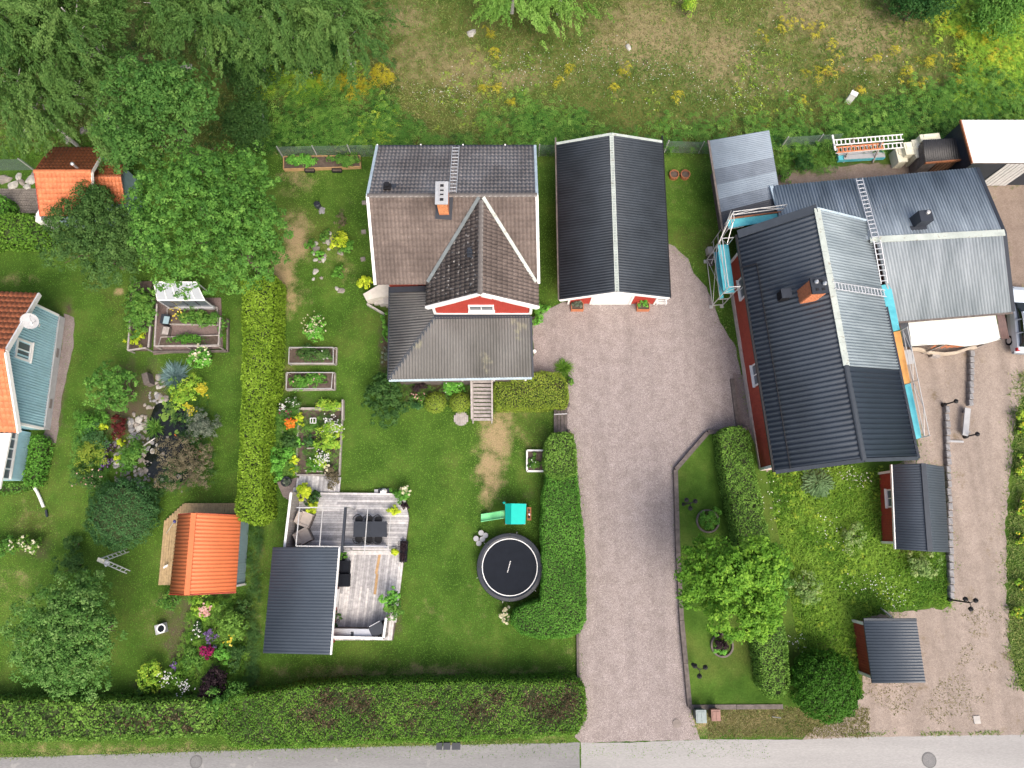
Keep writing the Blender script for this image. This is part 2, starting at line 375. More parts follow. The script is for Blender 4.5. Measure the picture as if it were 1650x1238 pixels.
sheet('gravel_driveway', DRV, .012, M['gravel'], 'pinkish grey gravel driveway leading up to the garage', .05, 3)
sheet('gravel_strip', [(1181, 600), (1222, 610), (1246, 755), (1228, 765), (1206, 690), (1190, 692)], .018, M['barngravel'], 'dark gravel strip along the barn wall', .03, 4)
YARD = [(1452, 545), (1600, 530), (1650, 470), (1700, 470), (1665, 600), (1645, 650), (1632, 700), (1628, 760), (1622, 850), (1620, 920), (1624, 1000), (1630, 1060), (1645, 1110), (1700, 1150), (1720, 1192), (1500, 1190), (1385, 1194), (1290, 1196), (1300, 1180), (1370, 1150), (1392, 1115), (1388, 1000), (1400, 990),
        (1530, 980), (1532, 900), (1526, 760), (1440, 748), (1480, 735)]
sheet('gravel_path', YARD, .008, M['yard'], 'sandy gravel lane along the right side', .14, 5, step=.25)
sheet('dirt_yard', [(1250, 300), (1262, 278), (1340, 268), (1480, 262), (1560, 285), (1700, 285), (1700, 420), (1655, 470), (1625, 500), (1580, 290)], .006, M['dirt'], 'bare dirt behind the outbuilding', .15, 6)
sheet('road', [(-700, 1240), (-200, 1233), (0, 1221), (240, 1214), (450, 1207), (700, 1201), (934, 1197), (936, 1420), (-700, 1420)], .010, M['asphalt'], 'dark asphalt road at the bottom edge', .02, 7)
sheet('road_surface', [(936, 1197), (1010, 1197), (1130, 1192), (1290, 1192), (1380, 1188), (1500, 1186), (1650, 1184), (2400, 1180), (2400, 1420), (938, 1420)], .010, M['oldasphalt'], 'pale asphalt road surface at the drive mouth', .02, 8)
sheet('gravel_bed', [(103, 505), (120, 512), (118, 560), (100, 640), (94, 690), (90, 715), (66, 712), (75, 690), (100, 560)], .010, M['barngravel'], 'gravel strip along the blue house', .04, 9)
# raised lawn with timber retaining beams
LAWN2 = [(1142, 699), (1205, 690), (1235, 760), (1262, 900), (1290, 1060), (1300, 1132), (1262, 1137), (1114, 1138), (1100, 1000), (1093, 880), (1090, 757)]
gm = MB(); gm.prism(outline(LAWN2, .25, .5), -.05, .25)
lw = gm.build('raised_lawn', M['lawn']); tag(lw, 'small raised lawn held by timber beams', kind='structure')
def beam_wall(name, label, pts, z, w, h, mt, cat='retaining wall', piece='beam', ln=2.6):
    t = thing(name, label, cat, W(*pts[0], 0))
    for a, b in zip(pts, pts[1:]):
        A, B = W(*a, z), W(*b, z); n = max(1, round((B - A).length / ln))
        for i in range(n):
            p, q = A.lerp(B, i / n), A.lerp(B, (i + 1) / n); d = (q - p).normalized() * .012
            m = MB(); dz = Vector((0, 0, -h / 2 + random.uniform(-.008, .008)))
            m.bar(p + d + dz, q - d + dz, w + random.uniform(-.01, .01), h); m.build(piece, mt, t)
    return t
beam_wall('timber_retaining_wall', 'weathered timber beams edging the raised lawn beside the driveway', [(1205, 690), (1141, 697), (1089, 757), (1093, 890), (1099, 1000), (1112, 1140), (1262, 1139)], .30, .26, .36, M['timber'])
beam_wall('timber_edging', 'dark timber plank edging by the barn wall', [(1180, 610), (1190, 688)], .16, .26, .22, M['timber'])
beam_wall('timber_curb', 'low dark timber curb between lawn and driveway', [(931, 1022), (932, 1098)], .18, .16, .22, M['timber'])
beam_wall('steel_edging', 'rusty brown lawn edging strip along the thuja hedge', [(434, 600), (429, 700), (421, 790), (418, 850)], .08, .08, .1, M['rust'], 'edging', 'strip')
# small flat things in the ground
for x, y, r_, lab in ((316, 1228, .36, 'round manhole cover in the dark asphalt'), (1497, 1225, .42, 'round manhole cover in the pale asphalt')):
    t = thing('manhole_cover', lab, 'manhole cover', W(x, y, .012))
    m = MB(); m.lathe(W(x, y, .012), [(r_, 0), (r_, .012), (r_ - .05, .012), (r_ - .05, .008)], 28); m.build('frame', mat('cast_frame', (.13, .13, .13), .7, .2, 20), t)
    m = MB(); m.lathe(W(x, y, .012), [(r_ - .06, 0), (r_ - .06, .014)], 28); m.build('lid', mat('cast_lid', (.17, .17, .17), .7, .2, 20), t)
m = MB(); m.box(W(1574, 1160, .03), (.38, .42, .05), .05); m.one('stone_slab', M['concrete'], 'small pale square slab lying in the gravel lane', 'slab', W(1574, 1160, 0))
m = MB(); m.lathe(W(1090, 1166, .012), [(.24, 0), (.24, .03), (.2, .035)], 16); m.one('well_cover', mat('dirty_lid', (.22, .19, .17), .9), 'small round dirty cover in gravel at the drive mouth', 'cover', W(1090, 1166, 0))
# ---------------- roofs and walls ----------------
def _lerp(pts, u):
    for (u0, a), (u1, b) in zip(pts, pts[1:]):
        if u <= u1 + 1e-9: return a.lerp(b, (u - u0) / max(1e-9, u1 - u0))
    return pts[-1][1]
def ruled(name, eave, top, mt, parent, pitch=.2, amp=.03, rows=1, step=.0, kind=None, flat=.5, v0=0, v1=1, lift=.03, prof=None, jit=0, label=None):
    """ribbed or tiled roof covering between an eave line and a top line; real profile, real steps between courses"""
    E = eave if isinstance(eave[0], tuple) and isinstance(eave[0][0], (int, float)) else [(0, eave[0]), (1, eave[1])]
    T = top if isinstance(top[0], tuple) and isinstance(top[0][0], (int, float)) else [(0, top[0]), (1, top[1])]
    L = (E[-1][1] - E[0][1]).length; n = max(2, int(round(L / pitch)))
    up = (E[-1][1] - E[0][1]).cross(_lerp(T, .6) - _lerp(E, .6)).normalized()
    if up.z < 0: up = -up
    prof = prof or [(0, 0), (.28, .15), (.5, 1), (.72, .15)]
    us, hs = [], []
    for i in range(n):
        for f, h in prof: us.append((i + f) / n); hs.append(h * amp)
    us.append(1); hs.append(prof[0][1] * amp); k = len(us); rg = random.Random(len(name) * 7 + n)
    V, F = [], []
    e = [_lerp(E, u) for u in us]; t = [_lerp(T, u) for u in us]
    for r in range(rows):
        a0, a1 = v0 + (v1 - v0) * r / rows, v0 + (v1 - v0) * (r + 1) / rows + (.02 / rows if step else 0)
        b = len(V); jj = [rg.uniform(-jit, jit) for _ in range(n + 1)]
        for i in range(k):
            q = jj[min(n, i // len(prof))]
            p0 = e[i].lerp(t[i], a0); p1 = e[i].lerp(t[i], a1)
            V += [p0 + up * (lift + hs[i] + step + q), p1 + up * (lift + hs[i]), p0 + up * (lift - .005)]
        for i in range(k - 1):
            F += [(b + 3 * i, b + 3 * i + 3, b + 3 * i + 4, b + 3 * i + 1), (b + 3 * i + 2, b + 3 * i + 5, b + 3 * i + 3, b + 3 * i)]
    off = ROOT[parent.name]; me = npmesh(name, np.array([tuple(v - off) for v in V]), F, mt)
    o = link(name, me, parent)
    if kind: o['kind'] = kind
    if label: o['label'] = label
    return o
def roofslab(parent, corners, th=.10, mt=None, name='roof_deck'):
    m = MB(); m.slab(corners, th); return m.build(name, mt or M['timber'], parent)
def edge(parent, a, b, mt, w=.05, h=.2, name='bargeboard', dz=-.06):
    m = MB(); d = Vector((0, 0, dz)); m.bar(Vector(a) + d, Vector(b) + d, w, h); return m.build(name, mt, parent)
def body(parent, pts, z0, z1, mt, name='wall'):
    m = MB(); m.prism(pts, z0, z1); return m.build(name, mt, parent)
def facade(parent, a, b, z0, z1f, mt, n=None, w=.16, name='board', horiz=False, gap=.012, th=.025, out=None, step=1):
    """cladding boards on a wall face from a to b (plan points); z1f(u) = top height; every board a piece of its own"""
    a, b = Vector((a[0], a[1], 0)), Vector((b[0], b[1], 0)); d = (b - a); L = d.length; d.normalize(); o = Vector((d.y, -d.x, 0)) if out is None else Vector(out)
    n = n or int(L / w); w = L / n
    for i in range(n):
        u0, u1 = i * w + gap / 2, (i + 1) * w - gap / 2; p, q = a + d * u0, a + d * u1; h0, h1 = z1f(u0 / L), z1f(u1 / L)
        t = th * random.uniform(.8, 1.2); m = MB(); Z = lambda P, z, k: Vector((P.x, P.y, z)) + o * k
        vs = [Z(p, z0, 0), Z(q, z0, 0), Z(q, h1, 0), Z(p, h0, 0), Z(p, z0, t), Z(q, z0, t), Z(q, h1, t), Z(p, h0, t)]
        m.add(vs, [(4, 5, 6, 7), (0, 4, 7, 3), (5, 1, 2, 6), (7, 6, 2, 3), (0, 1, 5, 4)]); m.build(name, mt, parent)
def window(parent, c, wdt, hgt, nrm, panes=(2, 1), fw=.09, th=.09, frame=None):
    """c = centre on the wall, nrm = outward direction in plan"""
    c = Vector(c); n = Vector((nrm[0], nrm[1], 0)).normalized(); s = Vector((-n.y, n.x, 0)); z = Vector((0, 0, 1))
    m = MB()
    for sg in (-1, 1):
        m.bar(c + s * sg * (wdt / 2 - fw / 2) - z * hgt / 2 + n * th / 2, c + s * sg * (wdt / 2 - fw / 2) + z * hgt / 2 + n * th / 2, fw, th, n)
        m.bar(c - s * (wdt / 2 - fw) + z * sg * (hgt / 2 - fw / 2) + n * th / 2, c + s * (wdt / 2 - fw) + z * sg * (hgt / 2 - fw / 2) + n * th / 2, fw, th, z)
    fr = m.build('window', frame or M['white'], parent)
    iw, ih = wdt - 2 * fw, hgt - 2 * fw; g = .05
    cw, chh = (iw - g * (panes[0] - 1)) / panes[0], (ih - g * (panes[1] - 1)) / panes[1]
    mu = MB()
    for i in range(panes[0]):
        for j in range(panes[1]):
            q = c + s * (-iw / 2 + cw / 2 + i * (cw + g)) + z * (-ih / 2 + chh / 2 + j * (chh + g)) + n * .02
            pm = MB(); pm.bar(q - s * cw / 2, q + s * cw / 2, .02, chh, z); pm.build('pane', M['glass'], fr)
    for i in range(1, panes[0]):
        q = c + s * (-iw / 2 + i * cw + (i - .5) * g) + n * .04; mu.bar(q - z * ih / 2, q + z * ih / 2, g, .05, n)
    for j in range(1, panes[1]):
        q = c + z * (-ih / 2 + j * chh + (j - .5) * g) + n * .038; mu.bar(q - s * iw / 2, q + s * iw / 2, .046, g, z)
    if mu.v: mu.build('mullion', frame or M['white'], fr)
    m = MB(); m.bar(c - s * (wdt / 2 + .04) - z * (hgt / 2 + .025) + n * .09, c + s * (wdt / 2 + .04) - z * (hgt / 2 + .025) + n * .09, .16, .04, z); m.build('sill', frame or M['white'], fr)
    return fr
def ladder(parent, a, b, wdt, pitch, mt, side=None, r=.022, rail='rail', rung='rung'):
    a, b = Vector(a), Vector(b); d = (b - a); L = d.length; d.normalize()
    s = Vector(side).normalized() if side else d.cross(Vector((0, 0, 1))).normalized()
    for sg in (-1, 1):
        m = MB(); m.bar(a + s * sg * wdt / 2, b + s * sg * wdt / 2, r * 1.6, r * 2.6); m.build(rail, mt, parent)
    n = int(L / pitch)
    for i in range(n):
        q = a + d * (i + .5) * L / n; m = MB(); m.bar(q - s * (wdt / 2 - r), q + s * (wdt / 2 - r), r * 1.8, r * 1.8); m.build(rung, mt, parent)
TILE = [(0, 0), (.2, .05), (.42, .75), (.6, 1), (.8, .75), (.97, .05)]
TRAP = [(0, 0), (.14, 1), (.68, 1), (.84, 0)]
PAN = [(0, 0), (.3, .0), (.45, .8), (.65, 1), (.85, .8), (.97, .1)]
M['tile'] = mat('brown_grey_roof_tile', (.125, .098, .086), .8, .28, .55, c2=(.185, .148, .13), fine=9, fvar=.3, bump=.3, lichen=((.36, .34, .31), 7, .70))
M['tileN'] = mat('lit_grey_roof_tile', (.31, .272, .25), .8, .22, .6, c2=(.42, .38, .355), fine=9, fvar=.3, bump=.3, lichen=((.36, .34, .31), 7, .72))  # north slope copy of the tile, lightened to make up for missing sun
M['tilelich'] = mat('lichen_roof_tile', (.085, .070, .062), .85, .25, .8, c2=(.13, .11, .1), fine=9, fvar=.3, bump=.3, lichen=((.42, .40, .37), 5, .60))
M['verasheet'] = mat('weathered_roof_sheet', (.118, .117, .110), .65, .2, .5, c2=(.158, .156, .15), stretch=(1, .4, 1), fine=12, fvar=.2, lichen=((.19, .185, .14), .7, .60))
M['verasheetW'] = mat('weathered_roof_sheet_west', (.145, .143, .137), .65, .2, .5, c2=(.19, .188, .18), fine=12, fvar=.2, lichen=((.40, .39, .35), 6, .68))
M['ridgetile'] = mat('lichen_ridge_tile', (.14, .128, .12), .85, .25, 3, lichen=((.33, .32, .30), 6, .60))
M['garageroof'] = mat('dark_roof_sheet', (.041, .051, .063), .55, .2, .6, fine=16, fvar=.25, lichen=((.30, .30, .30), 8, .735))
M['barnroof'] = mat('barn_dark_roof_sheet', (.054, .067, .084), .42, .15, .5, fine=16, fvar=.15, lichen=((.30, .30, .30), 8, .735))
M['barnnew'] = mat('barn_new_blue_black_sheet', (.022, .032, .050), .4, .1, .5, fine=16, fvar=.1)
M['paleroof'] = mat('pale_grey_roof_sheet', (.20, .25, .28), .5, .12, .5, c2=(.29, .345, .375), stretch=(.5, 2.2, 1), fine=12, fvar=.1)
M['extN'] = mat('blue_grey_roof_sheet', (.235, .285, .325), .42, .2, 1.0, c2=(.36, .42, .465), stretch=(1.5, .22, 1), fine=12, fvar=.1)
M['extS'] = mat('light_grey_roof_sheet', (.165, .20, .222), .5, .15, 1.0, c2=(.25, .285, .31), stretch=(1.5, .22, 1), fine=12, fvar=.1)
M['ridgewhite'] = mat('pale_green_white_ridge_capping', (.42, .47, .43), .55, .15, 2, lichen=((.28, .28, .24), 4, .58))
M['palemetal'] = mat('pale_blue_verge_metal', (.42, .52, .58), .45, .15, 2)
M['dkridge'] = mat('dark_ridge_capping', (.045, .055, .068), .45, .1)
M['shedroof'] = mat('shed_blue_grey_sheet', (.062, .078, .098), .42, .1, .6, fine=14, fvar=.12, lichen=((.30, .30, .30), 8, .735))
M['orange'] = mat('orange_roof_tile', (.55, .18, .080), .65, .2, 2.5, fine=10, fvar=.15)
M['orangeN'] = mat('orange_roof_tile_mossy', (.40, .13, .055), .75, .2, 1.2, fine=10, fvar=.25, lichen=((.16, .09, .04), 3, .62))

def ridge_row(parent, a, b, n, mt, r=.14, name='ridge_tile', gap=.03):
    a, b = Vector(a), Vector(b); L = (b - a).length / n; m = MB(); k = 6; vs = []
    for e, q in ((0, r * .93), (1, r)):
        for i in range(k + 1):
            t = math.pi * i / k; vs.append(Vector(((e - .5) * (L + gap), math.cos(t) * q, math.sin(t) * q * .7 - .02)))
    m.add(vs, [(i, i + 1, k + 2 + i, k + 1 + i) for i in range(k)] + [tuple(range(k, -1, -1)), tuple(range(k + 1, 2 * k + 2))])
    me = m.mesh(name, mt); d = (b - a).normalized(); rz = math.atan2(d.y, d.x)
    for i in range(n):
        o = shared(name, me, parent, a.lerp(b, (i + .5) / n) + Vector((0, 0, random.uniform(-.01, .01))), rz); o.rotation_euler.y = -math.asin(max(-1, min(1, d.z)))

# ======== main house ========
ze, zr = 4.9, 7.2
hs = thing('red_house', 'large red house under brown tiled gable roofs with brick chimney', 'house', W(735, 420, 0))
NW, NE, RW, RE = W(608, 237, ze), W(862, 236.5, ze), W(592.5, 316, zr), W(865, 315, zr)
SW_, SE_ = W(605, 459, ze), W(868, 457, ze)
roofslab(hs, [NW, NE, RE, RW], .12); roofslab(hs, [SW_, SE_, RE, RW], .12)
ruled('roof_tiles', (NW, NE), (RW, RE), M['tileN'], hs, pitch=.232, amp=.055, rows=14, step=.028, prof=TILE, kind='stuff', jit=.006)
ruled('roof_tiles', (SW_, SE_), (RW, RE), M['tile'], hs, pitch=.232, amp=.055, rows=14, step=.028, prof=TILE, kind='stuff', jit=.006)
ridge_row(hs, RW + Vector((0, 0, .06)), RE + Vector((0, 0, .06)), 30, M['ridgetile'])
for a, b in ((SW_, RW), (SE_, RE)): edge(hs, a, b, M['white'], .16, .24, dz=.0)
for a, b in ((NW, RW), (NE, RE)): edge(hs, a, b, M['palemetal'], .16, .24, 'verge_flashing', dz=.0)
xw, xe, yn, ysw = SW_.x + .55, SE_.x - .55, NW.y - .5, SW_.y + .45
body(hs, [(xw, ysw), (xe, ysw), (xe, yn), (xw, yn)], 0, ze - .02, M['red'])
for x, nx in ((xw, -1), (xe, 1)):
    m = MB(); yr = RW.y; xx = x - nx * .1
    m.add([(x, yn, ze - .02), (x, ysw, ze - .02), (x, yr, zr - .18), (xx, yn, ze - .02), (xx, ysw, ze - .02), (xx, yr, zr - .18)], [(0, 1, 2), (5, 4, 3), (0, 3, 4, 1), (1, 4, 5, 2), (2, 5, 3, 0)]); m.build('gable', M['red'], hs)
# south-facing front wing
WF, WL, WR = W(770, 472, zr - .04), W(687, 500, ze), W(867, 493, ze)
WF = Vector(((WL.x + WR.x) / 2 - .02, WF.y, WF.z)); dv = Vector((0, RW.y - WF.y, 0))
yw = min(WL.y, WR.y); WL.y = WR.y = WF.y = (WL.y + WR.y + WF.y) / 3; dv.y = RW.y - WF.y
WLb, WRb, WFb = WL + dv, WR + dv, WF + dv
roofslab(hs, [WL, WF, WFb, WLb], .10); roofslab(hs, [WR, WF, WFb, WRb], .10)
ruled('roof_tiles', (WL, WLb), (WF, WFb), M['tilelich'], hs, pitch=.232, amp=.055, rows=11, step=.03, prof=TILE, kind='stuff', jit=.006)
ruled('roof_tiles', (WR, WRb), (WF, WFb), M['tile'], hs, pitch=.232, amp=.055, rows=11, step=.03, prof=TILE, kind='stuff', jit=.006)
ridge_row(hs, WF + Vector((0, 0, .07)), WFb + Vector((0, -.3, .07)), 19, M['ridgetile'], .15)
edge(hs, WL, WF, M['white'], .14, .30, dz=-.08); edge(hs, WR, WF, M['white'], .14, .30, dz=-.08)
def valley(x0, x1, mt):
    """metal gutter where the wing's slope meets the main slope"""
    s = 1 if x1 > x0 else -1
    a = Vector((WF.x + s * .12, RW.y - .12, zr + .07)); b = Vector((x1, SW_.y + .1, ze + .20))
    m = MB(); m.bar(a, b, .20, .06); m.build('valley_gutter', mt, hs)
valley(WF.x, WL.x + .05, mat('grey_valley_metal', (.16, .185, .19), .5, .15)); valley(WF.x, WR.x - .12, M['ridgewhite'])
gy = W(770, 506, 3.85).y                                                     # gable wall plane
gxl, gxr = WL.x + .42, WR.x - .42
body(hs, [(gxl, gy), (gxr, gy), (gxr, gy + 3), (gxl, gy + 3)], 0, ze - .06, M['red'])
def gtop(u): return ze - .06 + (zr - ze - .1) * (1 - abs(2 * u - 1)) + .04
m = MB(); m.add([(gxl, gy, ze - .06), (gxr, gy, ze - .06), ((gxl + gxr) / 2, gy, gtop(.5)), (gxl, gy + .1, ze - .06), (gxr, gy + .1, ze - .06), ((gxl + gxr) / 2, gy + .1, gtop(.5))], [(0, 1, 2), (5, 4, 3), (0, 3, 4, 1), (1, 4, 5, 2), (2, 5, 3, 0)]); m.build('gable', M['red'], hs)
M['red2'] = mat('bright_red_cladding', (.42, .050, .035), .7, .1, 3)
facade(hs, (gxl + .16, gy), (gxr - .16, gy), 4.05, lambda u: gtop(.02 + .96 * u) - .02, M['red2'], w=.15)
m = MB(); m.box(((gxl + gxr) / 2, gy - .035, 4.0), (gxr - gxl + .1, .07, .12)); m.build('base_trim', M['white'], hs)
for x in (gxl, gxr):
    m = MB(); m.box((x, gy - .03, 4.5), (.16, .08, .95)); m.build('corner_board', M['white'], hs)
window(hs, ((gxl + gxr) / 2 - .05, gy - .03, 5.1), 1.5, .95, (0, -1), (2, 1))
# veranda with hipped sheet roof
vz0, vz1 = 2.9, 3.75
VW0, VWS, VSE = W(629, 463, vz0), W(627, 612, vz0), W(857, 608, vz0)
TW0, TH, TE = W(688, 463, vz1), W(701, 512, vz1), W(854, 510, vz1)
ymid = W(629, 512, vz0)
roofslab(hs, [VWS, VSE, TE, TH], .08, M['anthr']); roofslab(hs, [VW0, VWS, TH, TW0], .08, M['anthr'])
uh = (TH.x - VWS.x) / (VSE.x - VWS.x)
ruled('roof_sheet', [(0, VWS), (1, VSE)], [(0, VWS + Vector((0, 0, .001))), (uh, TH), (1, TE)], M['verasheet'], hs, pitch=.175, amp=.08, prof=TRAP, rows=1)
vh = (TH.y - VWS.y) / (VW0.y - VWS.y)
ruled('roof_sheet', [(0, VWS), (1, VW0)], [(0, VWS + Vector((0, 0, .001))), (vh, TH), (1, TW0)], M['verasheetW'], hs, pitch=.175, amp=.08, prof=TRAP, rows=1)
m = MB(); m.bar(VWS + Vector((0, 0, .07)), TH + Vector((0, 0, .07)), .22, .05); m.build('hip_flashing', M['dkridge'], hs)
m = MB(); m.bar(TH + Vector((0, .05, .07)), TE + Vector((0, .05, .07)), .34, .06); m.build('wall_flashing', M['anthr'], hs)
m = MB(); m.bar(TE + Vector((.06, 0, .03)), VSE + Vector((.06, 0, .03)), .12, .16); m.build('verge_trim', M['anthr'], hs)
m = MB(); m.bar(VWS + Vector((0, -.06, .0)), VSE + Vector((0, -.06, .0)), .13, .11); m.build('gutter', M['palemetal'], hs)
m = MB(); m.bar(VW0 + Vector((-.05, 0, .0)), VWS + Vector((-.05, 0, .0)), .11, .11); m.build('gutter', M['anthr'], hs)
body(hs, [(VWS.x + .9, VWS.y + 1.3), (VSE.x - .35, VWS.y + 1.3), (VSE.x - .35, gy - .002), (gxl - .02, gy - .002), (gxl - .02, ysw - .002), (VWS.x + .9, ysw - .002)], 0, 2.8, M['red'], 'veranda_wall')
# upper west wall strip between the main eave and the veranda roof
m = MB(); m.box((( xw + .3 + gxl) / 2, ysw - .03, 4.75), (gxl - xw - .3, .06, .22)); m.build('eave_trim', M['white'], hs)
m = MB(); m.bar(W(628, 466, 3.82) + Vector((0, -.05, 0)), W(686, 464, 3.82) + Vector((0, -.05, 0)), .35, .05); m.build('wall_flashing', M['anthr'], hs)
m = MB(); m.prism([(VWS.x + .3, VWS.y + .3), (VSE.x - .3, VWS.y + .3), (VSE.x - .3, VWS.y + 1.35), (VWS.x + .3, VWS.y + 1.35)], 0, 1.2); m.build('veranda_floor', M['timber'], hs)
for k in range(5):
    m = MB(); xx = VWS.x + .35 + (VSE.x - VWS.x - .7) * k / 4; m.bar((xx, VWS.y + .35, 1.2), (xx, VWS.y + .35, 2.8), .12, .12); m.build('veranda_post', M['white'], hs)
# chimney
cb = W(717, 343, 6.6); ct_ = W(714.5, 326, 8.3)
ch = MB(); cx, cy = cb.x, W(717, 326, 7.2).y - .1
M['brickm'] = M['brick']
ch.box((cx, cy, 7.4), (.56, 1.15, 2.0)); cho = ch.build('chimney', M['brick'], hs)
bm_ = MB()
for zz in range(7):                                                   # visible courses on the south face
    for k in range(3):
        x0 = cx - .28 + (k - (.5 if zz % 2 else 0)) * .22
        a, b = max(cx - .275, x0 + .01), min(cx + .275, x0 + .21)
        if b - a > .05: bm_.box(((a + b) / 2, cy - .585, 7.2 + zz * .16), (b - a, .03, .13))
o = bm_.build('brickwork', mat('orange_bricks', (.60, .25, .11), .85, .25, 9), cho); o['kind'] = 'stuff'
m = MB(); m.box((cx, cy, 8.44), (.72, 1.36, .09)); m.build('cap', mat('mortar_cap', (.36, .38, .40), .8, .1), cho)
for k, yy in enumerate((.42, .13, -.12, -.42)):
    m = MB(); m.box((cx, cy + yy, 8.51), (.3, .26 if k in (0, 3) else .16, .05)); m.build('flue_rim', M['found'], cho)
    m = MB(); m.box((cx + .01, cy + yy - .02, 8.52), (.2, .16 if k in (0, 3) else .09, .05)); m.build('flue', M['iron'], cho)
m = MB(); m.bar((cx - .05, cy - .8, zr - .34), (cx + .05, cy + .5, zr + .06), .95, .06, (0, 0, 1)); m.build('flashing', M['anthr'], cho)
# roof ladder, vents
rl = thing('roof_ladder', 'white roof ladder with short rungs on the grey north slope of the house', 'ladder', W(733, 275, 6))
ladder(rl, W(734.5, 236, ze + .17), W(729.5, 311, zr + .05), .42, .33, M['alu'], (1, 0, 0), r=.022)
def vent(parent, p, sz, mt, name='roof_vent'):
    m = MB(); p = Vector(p); m.box(p + Vector((0, 0, .14)), (sz, sz * .85, .3)); m.box(p + Vector((0, .04, .36)), (sz * .62, sz * .62, .2)); v = m.build(name, mt, parent)
    m = MB(); m.box(p + Vector((.12, -.02, -.02)), (sz * 1.75, sz * 1.5, .08), 0, (-.0, 0)); m.build('flashing', M['anthr'], v); return v
vent(hs, W(625, 304, zr - .25), .42, M['iron']); vent(hs, W(757, 408, 6.9), .3, M['anthr'])
for x in (608, 678, 746, 814):                                        # gutter bracket ends
    m = MB(); m.box(W(x, 235, ze) + Vector((0, .05, 0)), (.08, .1, .06)); m.build('gutter_bracket', M['white'], hs)
m = MB(); m.bar(NW + Vector((0, .07, -.04)), NE + Vector((0, .07, -.04)), .12, .1); m.build('gutter', M['anthr'], hs)

# wooden stairs to the veranda
st = thing('wooden_stairs', 'grey wooden stairs with side rails leading up to the veranda', 'stairs', W(777, 648, 0))
a, b = W(777, 612, 1.45), W(777.5, 679, .12); n = 11
for i in range(n):
    q = a.lerp(b, (i + .5) / n); m = MB(); m.box((q.x, q.y, q.z), (1.12, .17, .045)); m.build('tread', M['grey_wood'], st)
    m = MB(); m.box((q.x, q.y + .10, q.z - .09), (1.08, .02, .10)); m.build('shade_riser', M['iron'], st)  # near-black strip paints the shade in the gap between treads
for s in (-1, 1):
    m = MB(); m.bar(a + Vector((s * .6, .1, -.05)), b + Vector((s * .6, -.1, -.05)), .06, .26); m.build('stringer', M['grey_wood'], st)
    m = MB(); o_ = Vector((s * .64, 0, .9)); m.bar(a + o_, b + o_, .10, .05); m.build('handrail', M['grey_wood'], st)
    for f in (.05, .5, .97):
        q = a.lerp(b, f) + Vector((s * .64, 0, 0)); m = MB(); m.bar(q - Vector((0, 0, min(.1, q.z))), q + Vector((0, 0, .88)), .08, .08); m.build('post', M['grey_wood'], st)
# concrete side steps
sp = thing('concrete_steps', 'pale concrete landing and steps at the west side of the red house', 'steps', W(610, 482, 0))
m = MB(); m.prism(outline([(585, 474), (612, 458), (640, 458), (632, 475), (590, 484)], .95, 9), 0, .95); m.build('landing', mat('whitish_concrete', (.58, .55, .49), .8, .12, 2), sp)
for i in range(3):
    z = .75 - .22 * i; m = MB(); x = 616 - 8.5 * i
    m.prism(outline([(x, 478 + 1.2 * i), (x + 9, 476.5 + 1.2 * i), (x + 14, 489), (x + 4, 491)], z, 9), 0, z); m.build('step', M['concrete'], sp)
m = MB(); m.bar(W(592, 491, .2), W(620, 507, .2), .1, .4); m.build('side_wall', M['concrete'], sp)

# ======== garage ========
ga = thing('garage', 'dark roofed red garage with white ridge and white door', 'garage', W(988, 350, 0))
gz0, gz1 = 2.8, 3.75
GA = dict(nw=W(897, 233, gz0), sw=W(902, 483.5, gz0), ne=W(1066, 230, gz0), se=W(1078.5, 480, gz0), rn=W(985, 217.5, gz1), rs=W(994, 470.5, gz1))
roofslab(ga, [GA['nw'], GA['sw'], GA['rs'], GA['rn']]); roofslab(ga, [GA['ne'], GA['se'], GA['rs'], GA['rn']])
ruled('roof_sheet', (GA['sw'], GA['nw']), (GA['rs'], GA['rn']), M['garageroof'], ga, pitch=.18, amp=.075, rows=1, prof=TRAP)
ruled('roof_sheet', (GA['se'], GA['ne']), (GA['rs'], GA['rn']), M['garageroof'], ga, pitch=.18, amp=.075, rows=1, prof=TRAP)
n = 9
for i in range(n):
    p, q = GA['rn'].lerp(GA['rs'], i / n), GA['rn'].lerp(GA['rs'], (i + 1) / n); m = MB(); z = Vector((0, 0, .07)); m.bar(p + z, q - (q - p) * .008 + z, .26, .05); m.build('ridge_cap', M['ridgewhite'], ga)
for a, b in (('nw', 'rn'), ('ne', 'rn')): edge(ga, GA[a], GA[b], M['ridgewhite'], .18, .14, dz=.04)
for a, b in (('sw', 'rs'), ('se', 'rs')): edge(ga, GA[a], GA[b], M['white'], .08, .26, dz=-.1)
m = MB(); m.bar(GA['nw'] + Vector((-.07, .5, -.02)), GA['sw'] + Vector((-.07, 0, -.02)), .1, .1); m.build('gutter', M['timber'], ga)
m = MB(); m.bar(GA['ne'] + Vector((.07, .5, -.02)), GA['se'] + Vector((.07, 0, -.02)), .1, .1); m.build('gutter', M['iron'], ga)
gf = W(985, 489.5, 0).y
wl, wr = W(914, 489, 0).x, W(1055, 489, 0).x
gzt = lambda u: gz0 - .12 + (gz1 - gz0) * (1 - abs(2 * u - 1))
body(ga, [(wl, gf), (wr, gf), (wr, GA['ne'].y - .4), (wl, GA['nw'].y - .4)], 0, gz0 - .14, M['darkred'])
m = MB(); mx = (wl + wr) / 2; m.add([(wl, gf, gz0 - .14), (wr, gf, gz0 - .14), (mx, gf, gz1 - .2), (wl, gf + .1, gz0 - .14), (wr, gf + .1, gz0 - .14), (mx, gf + .1, gz1 - .2)], [(0, 1, 2), (5, 4, 3), (0, 3, 4, 1), (1, 4, 5, 2), (2, 5, 3, 0)]); m.build('gable', M['white'], ga)
dl, dr_ = W(951, 490, 0).x, W(1014, 490, 0).x
